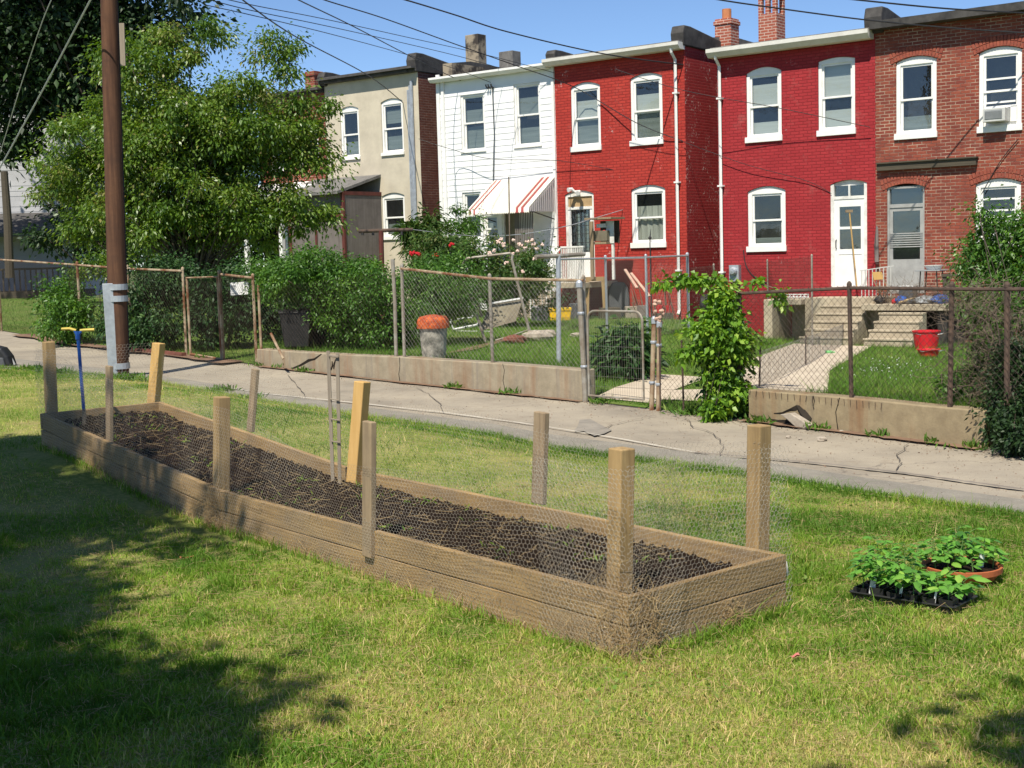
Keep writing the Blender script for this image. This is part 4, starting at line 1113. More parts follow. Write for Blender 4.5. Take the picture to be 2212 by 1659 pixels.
crack(W1, b1, [(863, 772), (864, 790), (862, 808), (864, 823)], .014)
crack(W1, b1, [(1086, 786), (1090, 800), (1087, 822), (1092, 846)], .008)
crack(W1, b1, [(718, 780), (720, 790), (716, 800)], [.02, .05, .03], 'paint_mark'); crack(W1, b1, [(726, 776), (724, 786), (722, 797)], [.02, .05, .03], 'paint_mark')
W2, b2 = conc_wall('concrete_wall', 'low tan concrete wall with a broken hole, right of the vine covered post', [(1617, 909, 842), (1700, 919, 849), (1800, 930, 857), (1900, 942, 866), (2000, 954, 877), (2128, 968, 888)], MT['wall_tan'])
crack(W2, b2, [(1757, 855), (1760, 866), (1757, 878), (1759, 884)], .012); crack(W2, b2, [(1814, 859), (1811, 872), (1806, 890), (1808, 910), (1811, 928)], .018)
crack(W2, b2, [(1622, 897), (1640, 901), (1655, 905), (1672, 906), (1690, 909)], .012)
crack(W2, b2, [(1672, 893), (1690, 893), (1708, 887), (1722, 882), (1735, 885), (1748, 897), (1754, 905)], [.01, .03, .05, .075, .10, .12, .05], 'hole')
crack(W2, b2, [(1668, 908), (1690, 910), (1712, 911), (1730, 913)], [.01, .035, .04, .02], 'hole')
h0, n0 = on_wall(b2, (1733, 912), .0)
def stone(p, r, label, cat='stone', mat='rubble', sq=(1, .8, .55), name='stone', group=None):
    mb = MB(); mb.ball(p + Vector((0, 0, r * sq[2] * .7)), r, 9, 6, sq, jit=.22)
    o = mb.build(name, MT[mat], loc=p); return tag(o, label, cat, group)
pb = alp(1742, 925)
mb = MB()
poly = [on_wall(b2, q, .03)[0] for q in ((1700, 893), (1722, 890), (1742, 902), (1764, 916), (1760, 924), (1738, 924), (1716, 904))]
mb.prism(poly, n0 * .10)
tag(mb.build('concrete_chunk', MT['rubble'], loc=poly[0], bevel=.01), 'slab of broken concrete that has slid out of the hole in the tan wall', 'rubble')
stone(alp(1776, 953), .055, 'mossy brown lump of concrete on the alley under the cracked tan wall')
stone(alp(1703, 946), .03, 'small white stone on the alley below the broken hole')
stone(alp(1729, 950), .022, 'tiny pale stone on the alley, right of the white stone')
stone(alp(1818, 934), .03, 'small pale stone at the foot of the vertical wall crack')

# ------------------------------------------------------------------ chain link
def chain_arrays(p0, p1, z00, z01, z10, z11, pitch=.075, r=.0017):
    """Diamond mesh between p0 and p1; z00..z01 bottom and top at p0, z10..z11 at p1."""
    p0 = Vector(p0); p1 = Vector(p1); L = math.hypot(p1.x - p0.x, p1.y - p0.y); H = ((z01 - z00) + (z11 - z10)) / 2
    A = []; B = []
    n = int((L + H) / pitch) + 1
    for k in range(-int(H / pitch) - 1, n + 1):
        for sg in (1, -1):
            c = k * pitch + (0 if sg > 0 else H % pitch)
            # line x = c + sg * z, z in 0..H
            x0, zz0, x1, zz1 = (c, 0, c + H, H) if sg > 0 else (c + H, 0, c, H)
            if min(x0, x1) > L or max(x0, x1) < 0: continue
            def clip(x0, z0, x1, z1):
                t0, t1 = 0.0, 1.0; d = x1 - x0
                if abs(d) < 1e-9: return None
                ta, tb = (0 - x0) / d, (L - x0) / d
                if ta > tb: ta, tb = tb, ta
                t0 = max(t0, ta); t1 = min(t1, tb)
                if t0 >= t1: return None
                return (x0 + d * t0, z0 + (z1 - z0) * t0, x0 + d * t1, z0 + (z1 - z0) * t1)
            q = clip(x0, zz0, x1, zz1)
            if not q: continue
            for (x, z), lst in (((q[0], q[1]), A), ((q[2], q[3]), B)):
                t = x / L; zb = z00 + (z10 - z00) * t; zt = z01 + (z11 - z01) * t
                off = .004 * sg
                lst.append((p0.x + (p1.x - p0.x) * t + off * .6, p0.y + (p1.y - p0.y) * t + off * .8, zb + (zt - zb) * z / H))
    if not A: return np.zeros((0, 3)), np.zeros((0, 4), int)
    A = np.array(A); B = np.array(B)
    # break each wire in pieces that wander a little, as an old fence does
    m = 3; As = []; Bs = []
    prev = A
    for i in range(1, m + 1):
        nx = A + (B - A) * i / m + (rng.normal(0, .004, A.shape) if i < m else 0)
        As.append(prev); Bs.append(nx); prev = nx
    return segs(np.concatenate(As), np.concatenate(Bs), r, 3)
def merge(arrs):
    V = []; F = []; b = 0
    for v, f in arrs:
        if len(v): V.append(v); F.append(f + b); b += len(v)
    return np.concatenate(V), np.concatenate(F)
def fence(name, label, posts, tops, mats, pitch=.075, r=.0017, rail=True, group=None, rail_r=.021, post_r=.026, extra=.06, parent_cat='fence', mesh_lo=None, mesh_hi=None):
    """posts: list of base points; tops: list of top z."""
    f = thing(name, label, parent_cat, posts[0], 0, group)
    for p, z in zip(posts, tops):
        mb = MB(); rr = post_r * RD.uniform(.9, 1.15); dx = RD.uniform(-.02, .02)
        mb.tube([(p.x, p.y, p.z - .1), (p.x + dx, p.y, z + extra * .6)], rr, 8)
        mb.lathe([(rr * 1.15, -.02), (rr * 1.15, .01), (rr * .7, .03), (0, .04)], (p.x + dx, p.y, z + extra * .6), 8)
        mb.build('post', mats[0], f, smooth=False)
    if rail:
        mb = MB(); mb.tube([Vector((p.x, p.y - .03, z)) for p, z in zip(posts, tops)], rail_r, 7); mb.build('top_rail', mats[1], f)
    lo = mesh_lo or [p.z + .02 for p in posts]; hi = mesh_hi or [z + .03 for z in tops]
    arr = [chain_arrays(a - Vector((0, .045, 0)), b - Vector((0, .045, 0)), la, ha, lb, hb, pitch, r) for a, b, la, lb, ha, hb in zip(posts[:-1], posts[1:], lo[:-1], lo[1:], hi[:-1], hi[1:])]
    V, F = merge(arr); np_mesh('wire_mesh', V, F, mats[2], f)
    return f
def wall_top(base, px):
    r = ray(px, 830)
    u = r.x / r.y; Y = float(Yf(u)); X = u * Y
    us_ = [p.x / p.y for p, _, _ in base]; zs_ = [zt for _, _, zt in base]
    return Vector((X, Y, float(np.interp(u, us_, zs_)))) + Vector((.60, .80, 0)) * .08
def fpt(px, z=None):
    r = ray(px, 750); u = r.x / r.y; Y = float(Yf(u))
    return Vector((u * Y, Y, float(Zf(u)) if z is None else z))
# fence along the left, rusty posts, with the leafy yard behind it
lp = [fpt(x) for x in (-160, 6, 178, 285, 402)]
lt = [dp(x, y, p.y).z for (x, y), p in zip(((-160, 548), (6, 560), (176, 572), (288, 580), (397, 585)), lp)]
fence('chain_link_fence', 'rusty chain link fence along the alley left of the narrow side gate', lp, lt, (MT['rust_pipe'], MT['rust_pipe'], MT['rust_wire']), .085)
lp = [fpt(x) for x in (482, 553)]
lt = [dp(x, y, p.y).z for (x, y), p in zip(((474, 592), (553, 600)), lp)]
f = fence('chain_link_fence', 'short chain link panel between the narrow side gate and the low stained wall', lp, lt, (MT['rust_pipe'], MT['rust_pipe'], MT['rust_wire']), .07, mesh_lo=[lp[0].z - .05, lp[1].z + .0])
sp = dp(516, 620, lp[0].y - .1)
mb = MB(); a = dp(497, 611, sp.y); b = dp(537, 608, sp.y); hh = .215
mb.prism([a, b, b - Vector((0, 0, hh)), a - Vector((0, 0, hh))], (0.0, .008, 0))
sg = mb.build('sign', MT['white_tag'], loc=a - Vector((0, 0, hh))); tag(sg, 'small white notice wired to the chain link beside the side gate', 'sign')
mb = MB()
for (x0, x1, y0, y1) in ((.06, .30, .80, .62), (.07, .27, .56, .48), (.06, .32, .16, .10), (.62, .66, .9, .2), (.74, .86, .8, .72), (.76, .84, .66, .3)):
    p = [a.lerp(b, x) + Vector((0, -.003, -hh * (1 - y))) for x, y in ((x0, y0), (x1, y0), (x1, y1), (x0, y1))]; mb.add(p, [(0, 1, 2, 3)])
mb.build('notice_print', MT['grey_plastic'], sg)
# side gate: rusty pipe frame standing in the opening
ga, gb = fpt(412), fpt(478); za, zb = dp(405, 600, ga.y).z, dp(468, 598, gb.y).z
g = thing('gate', 'narrow rusty pipe gate with wire mesh, left of the small white notice', 'gate', ga)
mb = MB(); mb.tube([ga + Vector((0, -.03, .04)), Vector((ga.x, ga.y - .03, za)), Vector((gb.x, gb.y - .03, zb)), gb + Vector((0, -.03, .04)), ga + Vector((0, -.03, .05))], .024, 8); mb.build('gate_frame', MT['rust_pipe'], g)
V, F = chain_arrays(ga, gb, ga.z + .05, za, gb.z + .05, zb, .07, .0017); np_mesh('wire_mesh', V, F, MT['rust_wire'], g)
# brick kerb by the side gate
pk = fpt(400); mb = MB()
for k in range(9):
    q = fpt(300 + k * 12) + Vector((0, -.22, .03)); mb.rbox(q, (.21, .10, .09), -.75 + RD.uniform(-.1, .1))
tag(mb.build('brick_kerb', MT['curb_brick'], loc=fpt(300)), 'row of old red kerb bricks at the foot of the left fence', 'kerb')

# fence on the long wall: two bays with a rail, leaning free post
P = [wall_top(b1, x) for x in (868, 1058, 1258)]
T = [dp(x, y, p.y).z for (x, y), p in zip(((868, 580), (1050, 602), (1250, 606)), P)]
fence('chain_link_fence', 'chain link fence on top of the long stained wall with a rusty rail', P, T, (MT['galv_pipe'], MT['rust_pipe'], MT['mesh_wire']), .075, r=.0019, rail_r=.020)
p = wall_top(b1, 850); f = thing('fence_post', 'bare bent pipe post standing at the hedge end of the stained wall', 'post', p)
mb = MB(); mb.tube([p - Vector((0, 0, .1)), dp(853, 650, p.y), dp(848, 560, p.y)], .028, 8); mb.build('pipe', MT['galv_pipe'], f)
mb = MB(); mb.tube([wall_top(b1, 858) + Vector((0, 0, 0)), wall_top(b1, 700) + Vector((0, 0, .0))], .01, 5)
P = [wall_top(b1, x) for x in (560, 700, 850)]
V, F = chain_arrays(P[0], P[2], P[0].z, P[0].z + 1.0, P[2].z, P[2].z + 1.25, .085, .0016)
f = thing('chain_link_fence', 'sagging chain link overgrown by the hedge, over the left half of the stained wall', 'fence', P[0])
np_mesh('wire_mesh', V, F, MT['rust_wire'], f)
mb = MB(); mb.tube([P[0], P[0] + Vector((0, 0, 1.05))], .024, 8); mb.build('post', MT['rust_pipe'], f)
mb = MB(); mb.tube([dp(585, 720, P[1].y + .2), dp(612, 775, P[1].y)], .022, 8); mb.build('brace', MT['rust_pipe'], f)

# rounded pipe gate and its posts
ga, gb = fpt(1270), fpt(1388); ga.z = float(Zf(ga.x / ga.y)) + .05
zt = dp(1330, 672, (ga.y + gb.y) / 2).z
def arch_pipe(a, b, z0, z1, rad=.12, y=-.03):
    a = Vector(a); b = Vector(b); d = (b - a); d.z = 0; L = d.length; d.normalize(); pts = [Vector((a.x, a.y + y, z0))]
    for k in range(6):
        q = PI / 2 * k / 5; pts.append(Vector((a.x, a.y + y, z1 - rad)) + d * rad * (1 - math.cos(q)) + Vector((0, 0, rad * math.sin(q))))
    for k in range(6):
        q = PI / 2 * k / 5; pts.append(Vector((a.x, a.y + y, z1 - rad)) + d * (L - rad + rad * math.sin(q)) + Vector((0, 0, rad * math.cos(q))))
    pts.append(Vector((b.x, b.y + y, z0))); return pts
g = thing('gate', 'low round cornered pipe gate with woven wire in front of the peony bush', 'gate', ga)
mb = MB(); fr = arch_pipe(ga, gb, ga.z + .04, zt); mb.tube(fr + [fr[0]], .016, 8); mb.build('gate_frame', MT['galv_pipe'], g)
A = []; B = []
d = gb - ga; n = 24
for k in range(1, n):
    q = ga.lerp(gb, k / n); zz = zt - (.0 if 2 < k < n - 2 else .05); A.append((q.x, q.y - .03, ga.z + .04)); B.append((q.x, q.y - .03, zz))
for k in range(1, 8):
    z = ga.z + .04 + (zt - ga.z - .1) * k / 8; A.append((ga.x, ga.y - .03, z)); B.append((gb.x, gb.y - .03, z))
V, F = segs(A, B, .0014, 3); np_mesh('wire_mesh', V, F, MT['mesh_wire'], g)
def post_thing(label, px, yb, xt, yt, r, mat, name='gate_post', cat='post'):
    p = fpt(px); f = thing(name, label, cat, p); mb = MB(); t = dp(xt, yt, p.y)
    mb.tube([p - Vector((0, 0, .15)), t], r, 10); mb.build('pipe', MT[mat], f)
    mb = MB(); mb.lathe([(r * 1.25, -.05), (r * 1.25, .01), (r * .8, .035), (0, .045)], t, 10); mb.build('cap', MT['galv'], f)
    for k in (.3, .75):
        q = p.lerp(t, k); m2 = MB(); m2.lathe([(r * 1.18, -.018), (r * 1.35, 0), (r * 1.18, .018)], q, 10); m2.build('band', MT['galv'], f)
    return f
post_thing('mottled steel post at the hinge side of the rounded gate, on the wall end', 1263, 868, 1251, 612, .035, 'galv_pipe')
post_thing('rusty latch post of the rounded gate, nearer the gate of the pair', 1404, 884, 1413, 690, .030, 'rust_pipe')
post_thing('rusty steel post right of the latch post, with blossom on its top', 1419, 884, 1424, 698, .028, 'rust_pipe')
q = dp(1424, 690, fpt(1419).y); mb = MB()
for k in range(14): mb.ball(q + Vector((RD.uniform(-.06, .05), RD.uniform(-.03, .03), RD.uniform(-.05, .25))), .028, 6, 4, jit=.2)
tag(mb.build('dry_blossom', MT['pink_wood'], loc=q), 'withered pinkish flower heads tangled on the right gate post top', 'flowers')
# wire from the gate post up to the vine
P0 = fpt(1424); P1 = dp(1505, 860, P0.y - .3); P1.z = float(Zf(P1.x / P1.y))
f = fence('chain_link_fence', 'collapsed chain link strip between right gate post and vine', [P0, fpt(1475), fpt(1520)], [dp(1425, 700, P0.y).z - .08, .75, .8], (MT['rust'], MT['rust'], MT['rust_wire']), .07, rail=False, post_r=.012)
# fence on the tan wall
P = [wall_top(b2, x) for x in (1590, 1833, 2046, 2170, 2330)]
T = [dp(x, y, p.y).z for (x, y), p in zip(((1590, 634), (1833, 622), (2050, 624), (2165, 625), (2330, 625)), P)]
fence('chain_link_fence', 'dark rusty chain link fence on top of the cracked tan wall', P, T, (MT['rust'], MT['rust'], MT['rust_wire']), .078, r=.0021, rail_r=.019, post_r=.026)
mb = MB()
for k in range(22):
    q, n_ = on_wall(b2, (1622 + k * 13.5, 846 + k * 1.35), .012)
    if q is not None: mb.tube([q + Vector((0, 0, .02)), q + Vector((RD.uniform(-.012, .012), 0, -.035 - RD.uniform(0, .03)))], .0035, 4)
mb.build('wire_ends', MT['rust'], W2)

# fence between the two yards, running back to the houses
A0 = fpt(1424) + Vector((.1, .5, 0)); seq = []
for (px, yb, yt) in ((1414, 770, 640), (1398, 735, 600), (1362, 700, 585)): pass
P = [yp(1207, 715), yp(1312, 722), yp(1399, 730), yp(1488, 716)]
T = [dp(x, y, p.y).z for (x, y), p in zip(((1212, 560), (1312, 558), (1399, 556), (1490, 552)), P)]
fence('chain_link_fence', 'galvanised chain link fence across the yard of the bright red house', P, T, (MT['galv'], MT['galv'], MT['mesh_wire']), .075, r=.0018, post_r=.03)
P = [yp(1488, 716), yp(1545, 705), yp(1660, 716), yp(1755, 748)]
T = [dp(x, y, p.y).z for (x, y), p in zip(((1445, 583), (1560, 575), (1660, 566), (1795, 555)), P)]
fence('chain_link_fence', 'wire mesh fence without a rail in front of the deep red house', P, T, (MT['galv_pipe'], MT['galv'], MT['rust_wire']), .07, r=.0016, rail=False, post_r=.02)
P = [yp(1820, 745), yp(1740, 790), yp(1640, 838)]
T = [p.z + .42 for p in P]
fence('chain_link_fence', 'leaning rusty chain link fence beside the concrete path to the steps', P, T, (MT['rust'], MT['rust'], MT['mesh_wire']), .10, r=.0017, rail=False, post_r=.012)

# ------------------------------------------------------------------ utility pole and overhead cables
pb = Vector((gp(258, 814, .10).x, gp(258, 814, .10).y, .10))
pole = thing('utility_pole', 'tall brown wooden utility pole at the alley edge with a steel brace at its foot', 'utility pole', pb)
top = dp(235, -5, pb.y); axis = (top - pb).normalized(); pt = pb + axis * 11.5
mb = MB(); n = 18
mb.tube([pb - axis * .3 + (pt - pb) * i / n + axis * .0 for i in range(n + 1)], [.150 - .052 * i / n for i in range(n + 1)], 18); mb.build('shaft', MT['pole_wood'], pole, smooth=True)
t0, t1 = dp(236, 612, pb.y), dp(250, 806, pb.y)
toc = (CAM - pb); toc.z = 0; toc.normalize(); sd = toc.cross(Vector((0, 0, 1)))
mb = MB()
q0 = t1 + toc * .15; q1 = t0 + toc * .15
w = .13
for k, (sx, d0) in enumerate(((-1, 0), (1, 0))):
    pass
mb.beam(q0 - Vector((0, 0, .1)), q1, w * 1.55, .02, sd); mb.beam(q0 + sd * -w * .72 - toc * .05 - Vector((0, 0, .1)), q1 + sd * -w * .72 - toc * .05, .02, .10, sd); mb.beam(q0 + sd * w * .72 - toc * .05 - Vector((0, 0, .1)), q1 + sd * w * .72 - toc * .05, .02, .10, sd)
mb.build('steel_brace', MT['galv'], pole, bevel=.006)
for yy in (620, 645, 790):
    c = pb + axis * ((dp(240, yy, pb.y) - pb).dot(axis)); m2 = MB(); m2.lathe([(.152, -.045), (.165, -.045), (.165, .045), (.152, .045)], c, 20)
    m2.build('steel_band', MT['galv'], pole)
c = dp(266, 90, pb.y); m2 = MB(); a0, a1 = dp(263, 50, pb.y - .1), dp(266, 142, pb.y - .1); m2.beam(a0, a1, .075, .03, (1, 0, 0)); m2.build('cable_cover', MT['grey_wood'], pole)
m2 = MB(); m2.tube([pb + axis * z + sd * -.15 * (1 - z * .03) for z in np.linspace(.3, 11, 12)], .012, 5); m2.build('ground_wire', MT['cable'], pole)
def cable(label, pts, r, mat='cable', name='overhead_cable', group='overhead cables'):
    """pts: (px, py, Y) along the cable; smoothed through."""
    W = [dp(x, y, Y) for x, y, Y in pts]
    out = []
    k = len(W)
    for i in range(k - 1):
        p0, p1, p2, p3 = W[max(i - 1, 0)], W[i], W[i + 1], W[min(i + 2, k - 1)]
        for j in range(8):
            t = j / 8; out.append(.5 * ((2 * p1) + (p2 - p0) * t + (2 * p0 - 5 * p1 + 4 * p2 - p3) * t * t + (3 * p1 - p0 - 3 * p2 + p3) * t ** 3))
    out.append(W[-1]); mb = MB(); mb.tube(out, r, 5)
    return tag(mb.build(name, MT[mat], loc=W[-1]), label, 'cable', group)
def YF(px, off=0): # depth of the house fronts at a pixel column
    u = (px - CX) / FPX; return float(Yh(u)) - off
cable('thick black cable sagging from upper centre to the corner of the bright red house', [(820, -14, 25), (876, 0, 26), (985, 33, 28.5), (1097, 69, 30.5), (1302, 116, 32.5), (1476, 140, YF(1476, .1))], .016)
cable('thick black cable crossing the sky from the tall chimney to the right brick house', [(1480, -14, 26), (1558, 0, 26.5), (1646, 13, 27), (1872, 43, 28), (2080, 62, 28.5), (2290, 75, 28.6)], .016)
cable('thick black cable highest at the upper right corner', [(1790, -8, 24), (1856, 0, 24), (2040, 18, 25), (2212, 28, 26), (2330, 33, 26.5)], .016)
cable('black cable from the tree top across the beige house to its corner pipes', [(500, -26, 21), (531, 5, 22), (640, 80, 27), (797, 164, 34), (872, 223, YF(872, .1)), (909, 257, YF(909, .12))], .013)
cable('thin black cable running from above the tree to the white house roof', [(590, -30, 22), (645, 0, 24), (765, 58, 29), (893, 125, 36), (990, 172, YF(990, .3)), (1050, 190, YF(1050, .15))], .012)
cable('long thin black cable that crosses both upper windows of the bright red house', [(640, -26, 23), (701, 0, 24), (830, 40, 27), (985, 96, 31), (1115, 142, 33), (1240, 188, YF(1240, .5)), (1374, 265, YF(1374, .35)), (1475, 305, YF(1475, .1))], .012)
cable('uppermost of three parallel thin wires between the pole and the white house', [(440, -14, 22), (540, 10, 23), (700, 41, 27), (900, 85, 32), (1060, 121, 36), (1200, 158, YF(1200, .2))], .008)
cable('middle of three parallel thin wires between the pole and the white house', [(440, -4, 22), (540, 22, 23), (700, 55, 27), (880, 95, 32), (1000, 124, 36), (1090, 150, YF(1090, .25))], .008)
cable('lowest of three parallel thin wires between the pole and the white house', [(440, 10, 22), (540, 32, 23), (700, 70, 27), (850, 110, 33), (975, 146, 37), (1060, 178, YF(1060, .2))], .008)
cable('thin black wire drooping over the white house to the bright red front', [(905, 300, 34), (960, 318, YF(960, 1.0)), (1060, 343, YF(1060, .6)), (1203, 347, YF(1203, .35)), (1338, 369, YF(1338, .06))], .008, group='wires on the house fronts')
cable('looped black wire hanging on the bright red front between the floors', [(1338, 369, YF(1338, .06)), (1372, 378, YF(1372, .06)), (1400, 390, YF(1400, .06)), (1430, 386, YF(1430, .06)), (1452, 374, YF(1452, .06))], .010, group='wires on the house fronts')
cable('dark wire running down from the upper window of the bright red house', [(1427, 318, YF(1427, .05)), (1416, 345, YF(1416, .05)), (1405, 395, YF(1405, .04))], .007, group='wires on the house fronts')
cable('thin black wire slanting across the windows of the deep red house', [(1330, 150, YF(1330, 1.5)), (1480, 196, YF(1480, 1.2)), (1690, 235, YF(1690, .6)), (1880, 275, YF(1880, .2))], .008, group='wires on the house fronts')
cable('thin dark wire slanting down the deep red front to the white door frame', [(1475, 306, YF(1475, .2)), (1610, 355, YF(1610, .2)), (1740, 390, YF(1740, .1)), (1796, 418, YF(1796, .05))], .007, group='wires on the house fronts')
cable('dark stray wire on the bare brick wall right of the rotten timber', [(2200, 300, YF(2200, .05)), (2160, 350, YF(2160, .05)), (2120, 420, YF(2120, .05))], .010, group='wires on the house fronts')
cable('dark wire curving down the wall beside the electricity meter', [(1606, 540, YF(1606, .05)), (1612, 575, YF(1612, .05)), (1632, 600, YF(1632, .05)), (1660, 612, YF(1660, .05))], .014, group='wires on the house fronts')
cable('pale steel guy strand slanting down at the left edge of the photo', [(205, -20, 20), (195, 0, 20.2), (100, 180, 22), (0, 362, 24), (-60, 470, 25)], .014, 'grey_cable', 'guy_wire', 'guy wires')
cable('thin dark guy strand left of the pale one, against the dark tree', [(120, -20, 20), (90, 50, 20.5), (40, 200, 22), (0, 330, 23.5), (-50, 480, 25)], .008, 'grey_cable', 'guy_wire', 'guy wires')
Yq = 38.0; p = dp(20, 560, Yq); f = thing('post', 'dark upright post at the extreme left edge beyond the fence', 'post', Vector((p.x, p.y, .3)))
mb = MB(); mb.tube([dp(21, 600, Yq), dp(17, 480, Yq), dp(9, 370, Yq)], [.13, .12, .10], 10); mb.build('shaft', MT['dark_wood'], f)
# ------------------------------------------------------------------ raised garden bed
A_, B_, C_ = gp(1344, 1286, .28), gp(447, 1053, .28), None
E_, G0 = gp(1684, 1195, .28), gp(800, 1015, .28)
dirn = (B_ - A_).normalized()
LEN = 7.3; wid = (E_ - A_).length; across = (E_ - A_).normalized()
def at_len(p0, t):          # along the bed; it climbs a little past the kink
    q = p0 + dirn * t; q.z = .28 + .27 * smooth((t - 3.9) / 3.7) if t > 3.9 else .28
    q.z = .28 + max(0.0, t - 4.1) * .085
    return Vector((q.x, q.y, float(q.z)))
bed = thing('raised_bed', 'long raised garden bed of weathered boards with posts and poultry wire', 'garden bed', (A_.x, A_.y, 0))
def board(name, p, q, h, zt=0.0, t=.038, mat='bed_board', inward=None):
    d = (q - p); d.z = 0; d.normalize(); n = Vector((-d.y, d.x, 0))
    if inward is not None and n.dot(inward) < 0: n = -n
    mb = MB(); k = 8; vs = []
    for i in range(k + 1):
        c = p.lerp(q, i / k); w = RD.uniform(-.003, .003)
        top = c.z - zt + RD.uniform(-.002, .002); bot = top - h
        vs += [(c.x + n.x * w, c.y + n.y * w, bot), (c.x + n.x * w, c.y + n.y * w, top), (c.x + n.x * t, c.y + n.y * t, top), (c.x + n.x * t, c.y + n.y * t, bot)]
    fs = []
    for i in range(k):
        a, b = 4 * i, 4 * i + 4
        fs += [(a, b, b + 1, a + 1), (a + 1, b + 1, b + 2, a + 2), (a + 2, b + 2, b + 3, a + 3), (a + 3, b + 3, b, a)]
    fs += [(0, 1, 2, 3), (4 * k + 3, 4 * k + 2, 4 * k + 1, 4 * k)]
    mb.add(vs, fs)
    return mb.build(name, MT[mat], bed, bevel=.005)
_m = NT('bed_board'); _v = _m.coord(); 
_sp = _m.n('ShaderNodeVectorRotate'); _sp.rotation_type = 'Z_AXIS'; _sp.inputs['Angle'].default_value = -math.atan2(dirn.y, dirn.x); _m.l(_v, _sp.inputs[0])
_mp = _m.n('ShaderNodeMapping'); _mp.inputs['Scale'].default_value = (1.1, 1.1, 26); _m.l(_sp.outputs[0], _mp.inputs[0])
_g = _m.noise(_mp.outputs[0], 1.5, 6, .7); _q = _m.noise(_v, 3.2, 6, .75); _e = _m.noise(_v, 40, 4, .75)
_c = _m.ramp(_g, [(.3, (.40, .27, .125)), (.52, (.29, .192, .09)), (.75, (.17, .112, .056))])
_c = _m.mix(_m.math('MULTIPLY', _m.step(_q, .45, .7), .6), _c, (.20, .16, .115))
_c = _m.mix(_m.math('MULTIPLY', _m.step(_e, .56, .7), .55), _c, (.09, .065, .04))
_vo = _m.n('ShaderNodeTexVoronoi'); _vo.inputs['Scale'].default_value = 2.6
_mk = _m.n('ShaderNodeMapping'); _mk.inputs['Scale'].default_value = (.8, .8, 2.6); _m.l(_sp.outputs[0], _mk.inputs[0]); _m.l(_mk.outputs[0], _vo.inputs['Vector'])
_kn = _m.n('ShaderNodeMapRange'); _kn.inputs[1].default_value = .035; _kn.inputs[2].default_value = .085; _kn.inputs[3].default_value = .75; _kn.inputs[4].default_value = 0; _m.l(_vo.outputs['Distance'], _kn.inputs[0])
_c = _m.mix(_kn.outputs[0], _c, (.07, .04, .02))
_m.color(_c); _m.bump(_g, .6, .005); MT['bed_board'] = _m.set(.9, 0, .12)
GAP = .141
for side, p0 in (('near', A_), ('rear', E_)):
    inw = across if side == 'near' else -across
    for (t0, t1) in ((0, 3.95), (3.955, LEN)):
        if side == 'near': p, q = at_len(p0, t0), at_len(p0, t1)
        else: p, q = at_len(p0, t0), at_len(p0, t1)
        board('side_board', p, q, .137, 0, inward=inw); board('side_board', p + dirn * .004, q, .20, GAP, inward=inw)
for t, inw in ((0.0, dirn), (LEN, -dirn)):
    p, q = at_len(A_, t) - dirn * .0, at_len(E_, t)
    s = -dirn if t == 0 else dirn
    p = p + s * .04; q = q + s * .04
    board('end_board', p - across * .002, q + across * .002, .137, 0, inward=-s); board('end_board', p, q, .20, GAP, inward=-s)
# soil inside
nl, nw = 620, 96
T, S = np.meshgrid(np.linspace(.045, LEN - .045, nl), np.linspace(.045, wid - .045, nw), indexing='ij')
PX = A_.x + dirn.x * T + across.x * S; PY = A_.y + dirn.y * T + across.y * S
PZ = .28 + np.maximum(0, T - 4.1) * .085 - .10 + .045 * np.sin(PI * S / wid) + .012 * np.sin(T * 5 + S * 3) * np.sin(T * 2.1)
nz_ = rng.normal(0, 1, (nl, nw)); k1 = np.zeros_like(nz_)
for dx in (-1, 0, 1):
    for dy in (-1, 0, 1): k1 += np.roll(np.roll(nz_, dx, 0), dy, 1)
PZ = PZ + .0042 * nz_ * (rng.random((nl, nw)) < .5) + .0028 * k1
i = np.arange(nl - 1)[:, None] * nw + np.arange(nw - 1)[None, :]
np_mesh('soil', np.stack([PX, PY, PZ], -1).reshape(-1, 3), np.stack([i, i + nw, i + nw + 1, i + 1], -1).reshape(-1, 4), MT['soil'], bed)
# roots, straw and little sprouts lying on the soil
n = 1500; t = rng.uniform(.06, LEN - .06, n); s = rng.uniform(.06, wid - .06, n)
P = np.stack([A_.x + dirn.x * t + across.x * s, A_.y + dirn.y * t + across.y * s, .28 + np.maximum(0, t - 4.1) * .085 - .08 + .045 * np.sin(PI * s / wid)], -1)
D = rng.normal(size=(n, 3)); D[:, 2] = np.abs(D[:, 2]) * .35; D /= np.linalg.norm(D, axis=1, keepdims=True)
V, F = segs(P, P + D * rng.gamma(2, .025, (n, 1)), rng.uniform(.0006, .0016, n), 3)
o = np_mesh('soil_litter', V, F, MT['straw'], bed); o['kind'] = 'stuff'
n = 420; t = rng.uniform(.06, LEN - .06, n); s = np.clip(rng.normal(wid / 2, wid * .3, n), .05, wid - .05)
k = rng.choice(60, n); t = np.clip(rng.uniform(.1, LEN - .1, 60)[k] + rng.normal(0, .06, n), .06, LEN - .06); s = np.clip(rng.uniform(.06, wid - .06, 60)[k] + rng.normal(0, .06, n), .06, wid - .06)
P = np.stack([A_.x + dirn.x * t + across.x * s, A_.y + dirn.y * t + across.y * s, .28 + np.maximum(0, t - 4.1) * .085 - .085 + .045 * np.sin(PI * s / wid)], -1)
D = rng.normal(size=(n, 3)); D[:, 2] = np.abs(D[:, 2]) + .3
V, F = leaf_arrays(P, D, .05, .14, .2, .2)
o = np_mesh('sprouts', V, F, MT['grass'], bed, rnd=np.repeat(rng.uniform(0, .6, n), 4)); o['kind'] = 'stuff'
